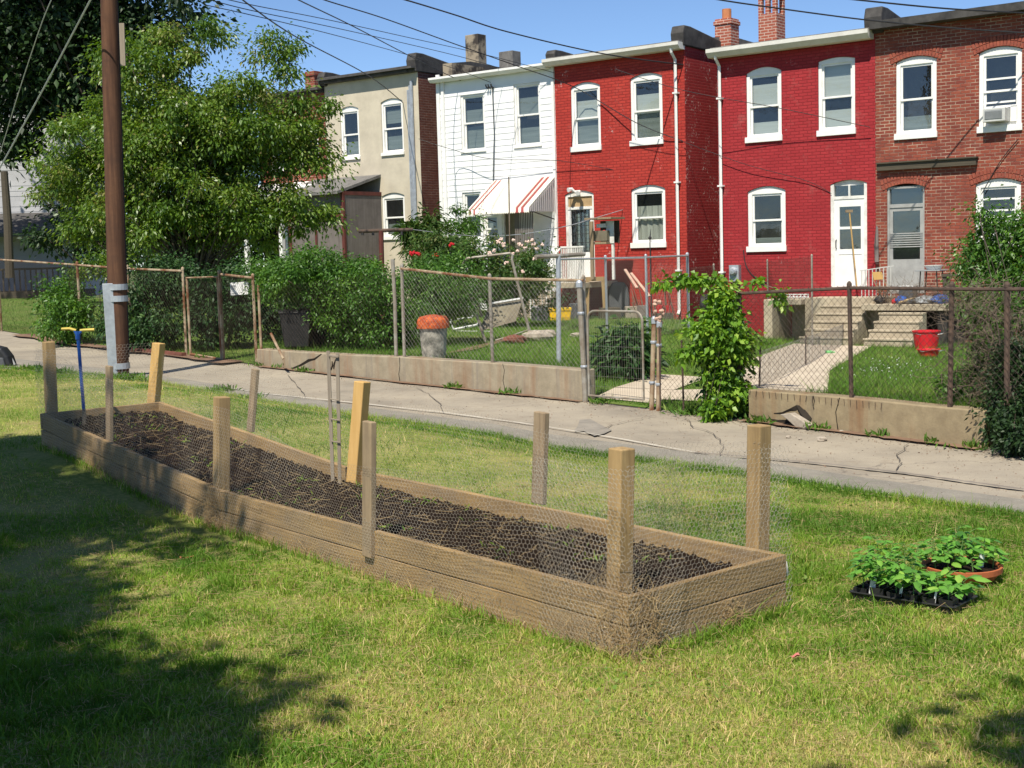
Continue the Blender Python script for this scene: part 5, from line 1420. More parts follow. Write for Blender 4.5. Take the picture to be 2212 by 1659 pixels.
# posts: (top px, top py, bottom px, bottom py, depth, width, thickness, turn, material)
def post(xt, yt, xb, yb, Y, w, d, rot, mat, zbot=None):
    b = dp(xb, yb, Y); t = dp(xt, yt, Y + (0.0))
    if zbot is not None:
        k = (zbot - b.z) / (t.z - b.z); b = b + (t - b) * k
    mb = MB(); side = Vector((math.cos(rot), math.sin(rot), 0))
    mb.beam(b, t, w, d, side)
    return mb.build('post', MT[mat], bed, bevel=.006)
ra = math.atan2(dirn.y, dirn.x)
post(1343, 968, 1338, 1262, 6.13, .089, .089, ra, 'treated', .0)
post(1640, 918, 1636, 1192, 6.87, .089, .089, ra, 'treated', .0)
post(798, 910, 797, 1203, 7.55, .092, .04, ra, 'weathered')
post(479, 857, 478, 1045, 9.2, .089, .089, ra, 'treated', .1)
post(236, 790, 237, 984, 10.62, .085, .035, ra, 'weathered')
post(105, 738, 111, 882, 11.85, .089, .089, ra, 'treated', .2)
post(343, 741, 330, 890, 12.55, .089, .089, ra + .5, 'new_pine', .35)
post(552, 797, 541, 932, 11.34, .09, .035, ra, 'weathered')
post(783, 824, 766, 1034, 9.68, .089, .089, ra + .35, 'new_pine', .2)
post(1170, 890, 1164, 1088, 8.36, .11, .04, ra, 'weathered')
# poultry wire stapled round the outside
def hex_wire(path, ztop, zbot, cell=.030, r=.00064):
    """path: list of points (z ignored); ztop/zbot functions of distance."""
    d = [0.0]
    for a, b in zip(path[:-1], path[1:]): d.append(d[-1] + math.hypot(b[0] - a[0], b[1] - a[1]))
    L = d[-1]; xs = np.array([p[0] for p in path]); ys = np.array([p[1] for p in path]); d = np.array(d)
    a = cell; hh = cell * .95            # hexagon with vertical-twist sides lying along the length
    A = []; B = []
    nx = int(L / a) + 1; H = max(ztop(0) - zbot(0), .1); nr = int(H / (hh * .75)) + 1
    I, J = np.meshgrid(np.arange(nx), np.arange(nr), indexing='ij'); I = I.ravel(); J = J.ravel()
    cx = (I + .5 * (J % 2)) * a; cz = J * hh * .75
    def pts(dx, dz):
        x = cx + dx * a; z = cz + dz * hh; return x, z
    p0 = pts(0, .0); p1 = pts(.5, .25); p2 = pts(.5, .5 + .25); p3 = pts(0, 1.0)
    segm = [(pts(-.5, .25), p0), (p0, p1), (p1, p2)]
    jit = rng.normal(0, .0012, 4000)
    def W(p):
        x, z = p; xx = np.clip(x, 0, L); X = np.interp(xx, d, xs); Yv = np.interp(xx, d, ys)
        zb = np.array([zbot(q) for q in xx]); zt = np.array([ztop(q) for q in xx])
        Z = zb + z * (zt - zb) / H
        sag = .010 * np.sin(xx * 3.1 + z * 7) + .006 * np.sin(xx * 9.0 - z * 13)
        j = jit[(np.round(xx * 211 + z * 977)).astype(int) % 4000]
        return np.stack([X + nrm[0] * (sag + j), Yv + nrm[1] * (sag + j), Z + j * .8], -1)
    nrm = (-(ys[-1] - ys[0]), (xs[-1] - xs[0])); l = math.hypot(*nrm); nrm = (nrm[0] / l, nrm[1] / l)
    a_ = np.concatenate([W(s[0]) for s in segm]); b_ = np.concatenate([W(s[1]) for s in segm])
    ok = np.concatenate([(s[1][0] <= L + 1e-6) & (s[1][1] <= H) for s in segm])
    return segs(a_[ok], b_[ok], r, 3)
out = -across * .022
npath = [at_len(A_, t) + out for t in np.linspace(0, LEN, 40)]
rise = lambda q: max(0.0, q - 4.1) * .085
wire = []
wire.append(hex_wire(npath, lambda q: .84 + rise(q) - .16 * smooth((q - .3) / 1.2) * (1 - smooth((q - 2.5) / 1.5)) + .03 * math.sin(q * 2), lambda q: .01 + rise(q)))
epath = [A_ - dirn * .062 + across * (wid * t) + across * -.0 for t in np.linspace(-.02, 1.02, 12)]
wire.append(hex_wire(epath, lambda q: .86 + .02 * math.sin(q * 4), lambda q: .01))
rpath = [at_len(E_, t) + across * .022 for t in np.linspace(0, LEN, 40)]
wire.append(hex_wire(rpath, lambda q: .82 + rise(q) - .10 * math.sin(q * 1.1) ** 2, lambda q: .02 + rise(q), .034))
lpath = [at_len(A_, LEN) + dirn * .062 + across * (wid * t) for t in np.linspace(-.02, 1.02, 12)]
wire.append(hex_wire(lpath, lambda q: .84 + rise(LEN), lambda q: .02 + rise(LEN), .034))
# the overlap where the roll ends at the near corner
wire.append(hex_wire([A_ + dirn * .55 + out * 1.6, A_ + dirn * .25 + out * 1.8, A_ + out * 1.7 - dirn * .08], lambda q: .86, lambda q: .0, .029))
wire.append(hex_wire([A_ - dirn * .085 + across * -.03, A_ - dirn * .085 + across * .32], lambda q: .88, lambda q: .0, .029))
V, F = merge(wire); np_mesh('poultry_wire', V, F, MT['hex_wire'], bed)
# dry clippings caught in the wire at the corner and at the second post
def clip_heap(c, n, sx, sz, L=.05):
    P = np.array([c.x, c.y, c.z]) + rng.normal(size=(n, 3)) * np.array([1, 1, 0]) * .02
    al = rng.normal(0, sx, n); P[:, 0] += dirn.x * al; P[:, 1] += dirn.y * al; P[:, 2] += np.abs(rng.normal(0, sz, n))
    D = rng.normal(size=(n, 3)); D /= np.linalg.norm(D, axis=1, keepdims=True)
    return segs(P, P + D * rng.gamma(2, L / 2, (n, 1)), .0011, 3)
arr = [clip_heap(A_ + out * 1.2 + Vector((0, 0, -.27)), 420, .14, .16), clip_heap(A_ - dirn * .06 + across * .12 + Vector((0, 0, -.27)), 260, .02, .16), clip_heap(A_ + across * .1 + dirn * .12 + Vector((0, 0, -.02)), 160, .1, .02),
       clip_heap(at_len(A_, 4.02) + out * 1.2 + Vector((0, 0, -.27)), 380, .07, .13, .04), clip_heap(at_len(A_, 2.2) + out + Vector((0, 0, -.26)), 260, 1.3, .06), clip_heap(at_len(A_, 5.4) + out + Vector((0, 0, -.26)), 300, 1.0, .09), clip_heap(A_.lerp(E_, .6) - dirn * .06 + Vector((0, 0, -.27)), 200, .02, .06)]
n = 700; t = rng.uniform(0, LEN, n); P = np.array([list(at_len(A_, float(q)) + across * .02) for q in t]); D = rng.normal(size=(n, 3)); D[:, 2] *= .3; D /= np.linalg.norm(D, axis=1, keepdims=True)
arr.append(segs(P, P + D * rng.gamma(2, .02, (n, 1)), .001, 3))
V, F = merge(arr); o = np_mesh('dry_clippings', V, F, MT['straw'], bed); o['kind'] = 'stuff'

# thin stake frame and the blue tool, both stuck in the soil
base = dp(726, 1038, 9.62); f = thing('stake_frame', 'thin grey wooden ladder frame stuck upright in the soil of the bed', 'plant support', base)
for a, b in (((709, 758), (719, 1040)), ((729, 763), (734, 1046))):
    mb = MB(); mb.beam(dp(b[0], b[1], 9.62), dp(a[0], a[1], 9.62), .024, .02, (1, 0, 0)); mb.build('upright', MT['grey_wood'], f)
for y in (768, 862, 905, 953):
    mb = MB(); mb.tube([dp(710 + (y - 758) * .03, y, 9.6), dp(730 + (y - 758) * .02, y + 3, 9.6)], .0055 if y > 800 else .009, 5); mb.build('rung', MT['grey_wood'], f)
Yt = 11.62; base = dp(181, 918, Yt); f = thing('garden_tool', 'blue twist tiller with a yellow grip bar stuck in the bed soil', 'garden tool', base)
mb = MB(); mb.tube([dp(181, 886, Yt), dp(168, 722, Yt)], .015, 8); mb.build('shaft', MT['blue_paint'], f)
mb = MB(); mb.tube([dp(182, 925, Yt), dp(181.5, 884, Yt)], .017, 8); mb.build('lower_shaft', MT['weathered'], f)
mb = MB(); mb.tube([dp(161, 714, Yt), dp(168, 728, Yt), dp(176, 714, Yt)], [.012, .02, .012], 8); mb.tube([dp(168, 733, Yt), dp(168, 716, Yt)], .021, 8); mb.build('handle_bracket', MT['blue_paint'], f)
for a, b, c in (((164, 714), (150, 710), (133, 711)), ((173, 714), (186, 713), (204, 712))):
    mb = MB(); mb.tube([dp(*a, Yt), dp(*b, Yt), dp(*c, Yt)], .013, 8); mb.build('grip', MT['yellow_grip'], f)

# ------------------------------------------------------------------ seed tray, bowl, seedlings
def lz(x, y): return float(lawn_z(x, y))
q0 = gp(1838, 1302, 0.0); q1 = gp(2060, 1338, 0.0)
td = (q1 - q0); TL = td.length; td.normalize(); tn = Vector((-td.y, td.x, 0)); TWd = .27
tray = thing('seed_tray', 'flat black plastic nursery tray of cells full of seedlings on the grass', 'seed tray', q0)
def tp(a, b, z): v = q0 + td * a + tn * b; return Vector((v.x, v.y, z))
mb = MB(); hz = .058
lo = [tp(.012, .012, .004), tp(TL - .012, .012, .004), tp(TL - .012, TWd - .012, .004), tp(.012, TWd - .012, .004)]
hi = [tp(0, 0, hz), tp(TL, 0, hz), tp(TL, TWd, hz), tp(0, TWd, hz)]
mb.add(lo + hi, [(0, 1, 5, 4), (1, 2, 6, 5), (2, 3, 7, 6), (3, 0, 4, 7), (3, 2, 1, 0)])
for i in range(4):
    a, b = hi[i], hi[(i + 1) % 4]; c = (hi[0] + hi[2]) / 2; mb.beam(a, b, .006, .018, (0, 0, 1))
for k in range(11):
    a = tp(TL * k / 11 + .02, .005, .01); mb.beam(a, Vector((a.x, a.y, hz)) - tn * .004, .006, .008, td)
mb.build('tray_body', MT['black_plastic'], tray, bevel=.002)
nx, ny = 6, 3
cx_, cy_ = TL / nx, TWd / ny
cellp = []
for i in range(nx):
    for j in range(ny):
        a0, a1, b0, b1 = i * cx_ + .008, (i + 1) * cx_ - .008, j * cy_ + .008, (j + 1) * cy_ - .008
        zt = hz + .022 + RD.uniform(-.012, .014); mb = MB()
        o = [tp(a0, b0, zt), tp(a1, b0, zt), tp(a1, b1, zt), tp(a0, b1, zt)]; ins = .012
        bt = [tp(a0 + ins, b0 + ins, .012), tp(a1 - ins, b0 + ins, .012), tp(a1 - ins, b1 - ins, .012), tp(a0 + ins, b1 - ins, .012)]
        so = [tp(a0 + .005, b0 + .005, zt - .014), tp(a1 - .005, b0 + .005, zt - .014), tp(a1 - .005, b1 - .005, zt - .014), tp(a0 + .005, b1 - .005, zt - .014)]
        ir = [tp(a0 + .004, b0 + .004, zt), tp(a1 - .004, b0 + .004, zt), tp(a1 - .004, b1 - .004, zt), tp(a0 + .004, b1 - .004, zt)]
        mb.add(o + bt, [(4 + k, 4 + (k + 1) % 4, (k + 1) % 4, k) for k in range(4)] + [(7, 6, 5, 4)]); mb.add(o + ir, [(k, (k + 1) % 4, 4 + (k + 1) % 4, 4 + k) for k in range(4)])
        mb.add(ir + so, [(k, (k + 1) % 4, 4 + (k + 1) % 4, 4 + k) for k in range(4)])
        c = mb.build('cell_pot', MT['black_plastic'], tray)
        m2 = MB(); m2.add(so, [(0, 1, 2, 3)]); m2.build('potting_soil', MT['soil'], c)
        if not (i == 4 and j == 0): cellp.append(((o[0] + o[2]) / 2, i, j))
def plant(base, h, nl, size, label, asp=.55, spread=.55, group='seedlings in the black tray', name='seedling', cat='seedling', mat='lf_seed', lean=None):
    f = thing(name, label, cat, base, 0, group); base = Vector(base)
    ln = lean if lean is not None else Vector((RD.uniform(-.3, .3), RD.uniform(-.3, .3), 0)) * h * .5
    st = [base + ln * (k / 4) ** 1.5 + Vector((0, 0, h * k / 4)) for k in range(5)]
    mb = MB(); mb.tube(st, [.0035, .003, .0026, .002, .0014], 5)
    P = []; D = []; S = []
    for k in range(nl):
        t = .3 + .7 * (k + RD.random()) / nl; i = min(int(t * 4), 3); p = st[i].lerp(st[i + 1], t * 4 - i)
        a = k * 2.4 + RD.uniform(-.4, .4); pet = size * RD.uniform(.3, .7) * (1.25 - t * .5)
        e = p + Vector((math.cos(a), math.sin(a), RD.uniform(.1, .5))) * pet; mb.tube([p, e], .0014, 4)
        for q in range(RD.choice((1, 3, 3))):
            aa = a + (q - 1) * .8 if q else a
            P.append(e); D.append((math.cos(aa), math.sin(aa), RD.uniform(-.35, .25))); S.append(size * RD.uniform(.7, 1.2) * (1 if q == 0 else .7) * (1.2 - .4 * t))
    mb.build('stem', MT['lf_seed_stem'], f)
    P = np.array([list(p) for p in P]); D = np.array(D, float); n = len(P); D /= np.linalg.norm(D, axis=1, keepdims=True)
    S = np.array(S)[:, None]; U = np.array([[0, 0, 1.0]]) + rng.normal(0, .25, (n, 3)); W = np.cross(D, U); W /= np.linalg.norm(W, axis=1, keepdims=True); Nn = np.cross(W, D)
    w = S * asp / 2
    cols = [P, P + D * S * .3 + W * w * .92 - Nn * w * .3, P + D * S * .65 + W * w * .75 - Nn * w * .45 - np.array([[0, 0, 1]]) * S * .06, P + D * S - np.array([[0, 0, 1]]) * S * .25,
            P + D * S * .65 - W * w * .75 - Nn * w * .45 - np.array([[0, 0, 1]]) * S * .06, P + D * S * .3 - W * w * .92 - Nn * w * .3, P + D * S * .5 + Nn * 0 - np.array([[0, 0, 1]]) * S * .02]
    V = np.stack(cols, 1).reshape(-1, 3); b = (np.arange(n) * 7)[:, None]
    F = np.concatenate([b + np.array([[6, k, (k + 1) % 6]]) for k in range(6)], 0)
    rn = np.repeat(np.clip(rng.normal(.45, .22, n), 0, 1), 7)
    np_mesh('leaves', V, F, MT[mat], f, rnd=rn, smooth=True); return f
MT['lf_seed_stem'] = simple('seedling_stem', (0.12, 0.22, 0.06), (0.09, 0.16, 0.045), 9, .7)
rowname = ('front', 'middle', 'back'); ordn = ('first', 'second', 'third', 'fourth', 'fifth', 'sixth')
for p, i, j in cellp:
    left = i < 3
    plant(p + Vector((0, 0, -.012)), RD.uniform(.16, .25) if left else RD.uniform(.07, .14), 18 if left else 8, RD.uniform(.05, .075) if left else RD.uniform(.075, .105),
          '%s seedling, %s from the left in the %s row of the black tray' % ('tall' if left else 'short', ordn[i], rowname[j]))
def tagstick(p, h, label, w=.022, lean=.1):
    mb = MB(); mb.prism([p, p + Vector((w, 0, 0)), p + Vector((w + lean * h, -.01, h)), p + Vector((w / 2 + lean * h, -.01, h + .012)), p + Vector((lean * h, -.01, h))], (0, .002, 0))
    return tag(mb.build('plant_label', MT['white_tag'], loc=p), label, 'plant label', 'white plant labels')
tagstick(tp(.09, -.005 + .02, .05), .085, 'white plant label standing at the left front of the black tray', .03)
tagstick(tp(TL * .46, .02, .06), .05, 'small white label in the middle front of the black tray', .014)
tagstick(tp(TL * .80, .012, .06), .055, 'thin white label near the right front of the black tray', .01)
bc = gp(2078, 1262, 0.0); bc.z = lz(bc.x, bc.y)
bowl = thing('plant_bowl', 'wide shallow terracotta bowl of seedlings on the grass behind the black tray', 'plant pot', bc)
mb = MB(); mb.lathe([(.14, .0), (.155, .012), (.19, .06), (.197, .064), (.205, .066), (.207, .095), (.197, .097), (.190, .092), (.185, .075)], bc, 36); mb.build('pot', MT['terracotta'], bowl, smooth=False)
mb = MB(); mb.lathe([(.188, .078), (.1, .083), (0, .085)], bc, 28); mb.build('potting_soil', MT['soil'], bowl)
for k, (dx, dy, hh, nl, sz) in enumerate(((-.14, .02, .13, 9, .06), (-.10, -.07, .11, 8, .06), (-.03, .07, .20, 12, .06), (-.02, -.02, .15, 9, .07), (.06, .06, .17, 9, .06), (.13, .04, .14, 10, .065), (.15, -.04, .10, 8, .05), (.02, -.11, .07, 6, .04), (-.15, -.03, .16, 9, .06))):
    plant(bc + Vector((dx, dy, .08)), hh * 1.05, int(nl * 1.6), sz * 1.25, ('leafy seedling at the left rim of the terracotta bowl', 'low seedling at the left front of the terracotta bowl', 'tallest seedling at the back of the terracotta bowl', 'broad leaved seedling in the middle of the terracotta bowl', 'bright seedling right of centre at the back of the bowl', 'pale leaved seedling by the white label in the bowl', 'small seedling at the right rim of the terracotta bowl', 'tiny seedling at the front rim of the terracotta bowl', 'upright seedling leaning out over the left of the bowl')[k], group='seedlings in the terracotta bowl')
tagstick(bc + Vector((.075, -.03, .08)), .08, 'white plant label standing in the terracotta bowl', .028, .05)
tagstick(bc + Vector((.085, .05, .16)), .03, 'small white label half hidden at the back of the bowl', .02, .1)

# ------------------------------------------------------------------ things in the back yards
def px_m(px, Y): return px * Y / FPX
# orange lidded can behind the wall
p = yp(938, 778); f = thing('trash_can', 'pale mottled trash can with an orange lid behind the chain link', 'trash can', p)
h1 = dp(938, 704, p.y).z - p.z; r = px_m(31, p.y)
mb = MB(); mb.lathe([(r * .82, 0), (r * .9, h1 * .5), (r, h1)], p, 20); mb.build('body', simple('mottled_can', (0.46, 0.43, 0.36), (0.12, 0.12, 0.10), 7, .8), f)
h2 = dp(938, 684, p.y).z - p.z
mb = MB(); mb.lathe([(r * 1.13, h1 - .03), (r * 1.15, h1 + .02), (r * 1.1, h2 - .05), (r * .95, h2), (r * .3, h2 + .03), (0, h2 + .03)], p, 20); mb.build('lid', MT['orange_plastic'], f)
# black wheeled bins under the hedge
for k, (px, py, top, wpx, lab) in enumerate(((645, 757, 667, 34, 'black wheeled bin with its lid shut, under the overhanging hedge'), (676, 750, 682, 22, 'smaller dark bin tucked behind the black wheeled bin'))):
    p = yp(px, py); hh = dp(px, top, p.y).z - p.z; w = px_m(wpx, p.y); f = thing('wheeled_bin', lab, 'bin', p)
    mb = MB(); lo = [(-w * .75, -w * .7, .06), (w * .75, -w * .7, .06), (w * .75, w * .7, .06), (-w * .75, w * .7, .06)]; hi = [(-w, -w * .95, hh * .92), (w, -w * .95, hh * .92), (w, w * .95, hh * .92), (-w, w * .95, hh * .92)]
    mb.add([p + Vector(v) for v in lo + hi], [(0, 1, 5, 4), (1, 2, 6, 5), (2, 3, 7, 6), (3, 0, 4, 7), (3, 2, 1, 0), (4, 5, 6, 7)]); mb.build('body', MT['black_plastic'], f, bevel=.02)
    mb = MB(); mb.prism([p + Vector((-w * 1.06, -w * 1.05, hh * .92)), p + Vector((-w * 1.06, w, hh * .92)), p + Vector((-w * 1.06, w, hh * .97)), p + Vector((-w * 1.06, 0, hh)), p + Vector((-w * 1.06, -w * .8, hh * .975))], (w * 2.12, 0, 0)); mb.build('lid', MT['black_plastic'], f, bevel=.015)
    for sx in (-1, 1):
        mb = MB(); mb.tube([p + Vector((sx * w * .8 - .025, w * .75, .11)), p + Vector((sx * w * .8 + .025, w * .75, .11))], .11, 14); mb.build('wheel', MT['black_plastic'], f)
# old swing frame of bent pipe, board leaning on it
p = yp(1092, 738); Ys = p.y; f = thing('swing_frame', 'old bent pipe swing frame leaning behind the middle chain link fence', 'swing frame', p)
mb = MB(); mb.tube([dp(998, 580, Ys), dp(999, 572, Ys), dp(1003, 564, Ys), dp(1010, 558, Ys), dp(1102, 547, Ys), dp(1107, 551, Ys), dp(1106, 562, Ys)], .024, 8); mb.build('top_bar', MT['galv_pipe'], f)
for a, b, yo in (((998, 580), (1050, 744), 0), ((1011, 583), (1040, 684), .5), ((1106, 562), (1148, 735), 0)):
    mb = MB(); mb.tube([dp(*a, Ys), dp(*b, Ys - .05 + yo)], .026, 7); mb.build('leg', MT['galv_pipe'], f)
mb = MB(); mb.tube([dp(1146, 711, Ys), dp(1100, 727, Ys + .2), dp(1070, 735, Ys + .2)], .014, 6); mb.build('tie_bar', MT['galv_pipe'], f)
q = [dp(1058, 657, Ys + .6), dp(1130, 645, Ys + .6), dp(1114, 694, Ys + .3), dp(1036, 716, Ys + .3)]
mb = MB(); mb.prism(q, (0, .03, .01)); b_ = mb.build('board', MT['tan_board'], loc=q[3]); tag(b_, 'tan sheet of board tilted inside the old swing frame', 'board')
mb = MB(); mb.beam(q[0] + Vector((0, 0, .012)), q[1] + Vector((0, 0, .012)), .03, .04, (0, 0, 1)); mb.build('white_edge', MT['white_paint'], b_)
p = yp(1000, 716); mb = MB(); mb.tube([dp(972, 692, p.y), dp(1000, 688, p.y), dp(1018, 686, p.y), dp(1026, 672, p.y)], .018, 6); mb.tube([dp(980, 712, p.y), dp(1030, 702, p.y), dp(1036, 690, p.y)], .028, 6); mb.tube([dp(985, 715, p.y), dp(1060, 716, p.y)], .012, 6); mb.tube([dp(972, 692, p.y), dp(980, 712, p.y)], .014, 6)
tag(mb.build('lawn_chair', MT['pale_plastic'], loc=p), 'collapsed white pipe lawn chair lying beside the orange lidded can', 'chair')
# clothes poles, line
p = yp(1207, 784); f = thing('clothes_pole', 'galvanised T shaped clothes pole in front of the bright red house', 'clothes pole', p)
mb = MB(); mb.tube([p - Vector((0, 0, .1)), dp(1206, 552, p.y)], .034, 10); mb.build('pole', MT['galv'], f)
mb = MB(); mb.tube([dp(1157, 555, p.y - .3), dp(1206, 553, p.y), dp(1262, 549, p.y + .4)], .030, 8); mb.build('cross_bar', MT['galv_pipe'], f)
Yc = 30.0; p = Vector((dp(823, 560, Yc).x, Yc, float(yard_z(dp(823, 560, Yc).x, Yc)))); f = thing('clothes_pole', 'rusty T shaped clothes pole rising from the hedge before the beige house', 'clothes pole', p)
mb = MB(); mb.tube([p - Vector((0, 0, .1)), dp(823, 498, Yc)], .055, 8); mb.build('pole', MT['oxblood'], f)
mb = MB(); mb.tube([dp(775, 500, Yc), dp(823, 498, Yc), dp(892, 496, Yc)], .04, 8); mb.build('cross_bar', MT['rust'], f)
for x in (783, 806, 868):
    mb = MB(); mb.tube([dp(x, 500, Yc), dp(x, 508, Yc)], .03, 6); mb.build('hook', MT['dark_metal'], f)
cable('pale clothes line sagging across the white house to the bright red wall', [(892, 496, 30.0), (940, 502, 30.8), (1010, 509, 31.5), (1090, 509, 32.5), (1160, 501, 33), (1230, 487, 33.5), (1275, 474, 34), (1346, 453, YF(1346, .05))], .010, 'galv', 'clothes_line', 'clothes lines')
mb = MB(); mb.tube([dp(1099, 382, 31), Vector((dp(1101, 600, 31).x, 31, .2))], .015, 6); tag(mb.build('thin_pole', MT['twig'], loc=Vector((dp(1101, 600, 31).x, 31, .2))), 'thin upright pole in front of the striped awning', 'pole')
# concrete strip, stones
def drape(name, quad, n, m, mat, dz, kind='structure'):
    Pq = np.empty((n + 1, m + 1, 3))
    for i in range(n + 1):
        for j in range(m + 1):
            u, v = i / n, j / m
            x = (quad[0][0] * (1 - u) + quad[1][0] * u) * (1 - v) + (quad[3][0] * (1 - u) + quad[2][0] * u) * v
            y = (quad[0][1] * (1 - u) + quad[1][1] * u) * (1 - v) + (quad[3][1] * (1 - u) + quad[2][1] * u) * v
            Pq[i, j] = yp(x, y, dz)
    return grid_mesh(name, Pq, mat)
drape('path', [(960, 763), (1105, 728), (1145, 722), (1020, 756)], 10, 3, MT['dirt'], .02)
drape('path', [(1285, 858), (1420, 872), (1455, 842), (1330, 836)], 8, 5, MT['path_concrete'], .012)
drape('path', [(1330, 836), (1455, 842), (1530, 815), (1425, 808)], 8, 5, MT['path_concrete'], .016)
drape('path', [(1425, 862), (1625, 872), (1625, 838), (1455, 842)], 8, 5, MT['path_concrete'], .014)
drape('path', [(1590, 846), (1788, 848), (1792, 800), (1606, 782)], 10, 8, MT['path_concrete'], .022)
drape('path', [(1606, 782), (1792, 800), (1882, 748), (1715, 742)], 10, 8, MT['path_concrete'], .018)
for k, (px, py, r_, lab) in enumerate(((1112, 742, .22, 'dark flat stone at the left end of the stone heap in the grass'), (1160, 737, .28, 'largest pale stone in the middle of the heap by the galvanised pole'), (1182, 728, .20, 'brown stone just left of the galvanised clothes pole'), (1136, 733, .16, 'reddish brick lump between the two larger stones'), (1243, 728, .12, 'small dark stone right of the galvanised clothes pole'))):
    stone(yp(px, py), r_, lab, sq=(1, .6, .4), mat='rubble' if k not in (0, 3) else 'curb_brick', group='stones in the middle yard')
# yellow tub, grey box
p = yp(1210, 692); w, hh = px_m(46, p.y), px_m(27, p.y); f = thing('storage_tub', 'bright yellow plastic tub standing behind the galvanised clothes pole', 'tub', p)
mb = MB(); mb.prism([p + Vector((-w / 2 * .92, -.2, 0)), p + Vector((w / 2 * .92, -.2, 0)), p + Vector((w / 2, -.2, hh * .8)), p + Vector((-w / 2, -.2, hh * .8))], (0, .38, 0)); mb.build('body', MT['yellow_plastic'], f, bevel=.012)
mb = MB(); mb.box(p.x - w / 2 - .015, p.x + w / 2 + .015, p.y - .22, p.y + .2, p.z + hh * .8, p.z + hh); mb.box(p.x - w * .45, p.x + w * .45, p.y - .226, p.y - .219, p.z + hh * .3, p.z + hh * .34); mb.build('lid', MT['yellow_plastic'], f, bevel=.012)
p = yp(1166, 694); w, hh = px_m(36, p.y), px_m(30, p.y); f = thing('crate', 'dark grey crate left of the yellow tub under the rose bush', 'crate', p)
mb = MB(); mb.rbox(p + Vector((0, 0, hh / 2)), (w, .35, hh)); mb.build('body', MT['grey_cover'], f, bevel=.01); mb = MB(); mb.rbox(p + Vector((0, 0, hh + .012)), (w * 1.04, .38, .025)); mb.build('lid', MT['grey_plastic'], f, bevel=.004)
# wooden door frame standing in the grass
p = yp(1289, 690); f = thing('wooden_frame', 'bare tan wooden frame like an empty doorway standing in the middle yard', 'frame', p)
for a, b in (((1269, 606), (1268, 690)), ((1303, 606), (1308, 690))):
    mb = MB(); mb.beam(dp(*b, p.y), dp(*a, p.y), px_m(8.5, p.y), .05, (1, 0, 0)); mb.build('leg', MT['treated'], f)
mb = MB(); mb.beam(dp(1265, 603, p.y - .003), dp(1307, 602, p.y - .003), px_m(9, p.y), .055, (0, 0, 1)); mb.build('cross_piece', MT['treated'], f)
# covered grill and block
p = yp(1336, 682); w, hh = px_m(44, p.y), px_m(76, p.y); f = thing('covered_grill', 'grey covered grill standing between the wooden frame and a concrete block', 'grill', p)
mb = MB(); prof = [(-w / 2, 0), (w / 2, 0), (w * .52, hh * .5), (w * .46, hh * .82), (w * .3, hh), (-w * .3, hh), (-w * .48, hh * .8), (-w * .5, hh * .5)]
mb.prism([p + Vector((x, -.3, z)) for x, z in prof], (0, .55, 0)); mb.build('cover', MT['grey_cover'], f, bevel=.05)
p = yp(1368, 684); w, hh = px_m(38, p.y), px_m(26, p.y); mb = MB(); mb.rbox(p + Vector((0, 0, hh / 2)), (w, .3, hh), .15); tag(mb.build('concrete_block', MT['rubble'], loc=p, bevel=.012), 'rough grey concrete block right of the covered grill', 'block')
# planks and pole
for (a, b, lab) in (((1363, 590), (1403, 640), 'long faded plank slanting down behind the galvanised fence'), ((1350, 582), (1376, 622), 'shorter faded plank left of the long slanting one')):
    mb = MB(); mb.beam(dp(*a, 30.5), dp(*b, 29.8), .06, .025, (1, 0, 0)); tag(mb.build('plank', MT['pink_wood'], loc=dp(*b, 29.8)), lab, 'plank', 'faded planks')
p = yp(1407, 668); f = thing('garden_pole', 'tall thin dark garden pole with a knob before the lace curtained window', 'pole', p)
mb = MB(); mb.tube([p, dp(1404, 512, p.y)], .016, 6); mb.build('rod', MT['dark_metal'], f); mb = MB(); mb.ball(dp(1404, 514, p.y), .045, 8, 6); mb.tube([dp(1404, 514, p.y), dp(1406, 494, p.y)], [.02, .004], 6); mb.build('finial', MT['dark_metal'], f)
p = yp(1434, 646); w = px_m(38, p.y); f = thing('planter', 'red plastic planter on the ground behind the galvanised fence', 'planter', p + Vector((0, 0, 0)))
mb = MB()
for sx in (-1, 1): mb.lathe([(w * .15, px_m(14, p.y)), (w * .24, px_m(30, p.y)), (w * .22, px_m(30, p.y)), (w * .13, px_m(16, p.y))], p + Vector((sx * w * .27, 0, 0)), 14)
mb.build('pot', MT['red_plastic'], f); mb = MB(); mb.rbox(p + Vector((0, 0, px_m(7, p.y))), (w * .9, .3, px_m(14, p.y))); mb.build('stand', MT['dark_wood'], f)
# black drum grill behind the vine
p = yp(1557, 702); f = thing('barrel_grill', 'black drum grill lying behind the leafy vine', 'grill', p); rr = px_m(24, p.y)
c0, c1 = p + Vector((-.45, .1, rr + .3)), p + Vector((.50, -.25, rr + .3)); dd = (c1 - c0).normalized()
mb = MB(); mb.tube([c0, c0 + dd * .04, c1 - dd * .04, c1], [rr * .9, rr, rr, rr * .9], 18); mb.build('drum', MT['dark_metal'], f)
for t in (.15, .85):
    for s in (-1, 1):
        q = c0.lerp(c1, t); mb = MB(); mb.tube([q + Vector((0, s * .05, -rr * .6)), q + Vector((0, s * .22, -rr - .3))], .018, 6); mb.build('leg', MT['dark_metal'], f)
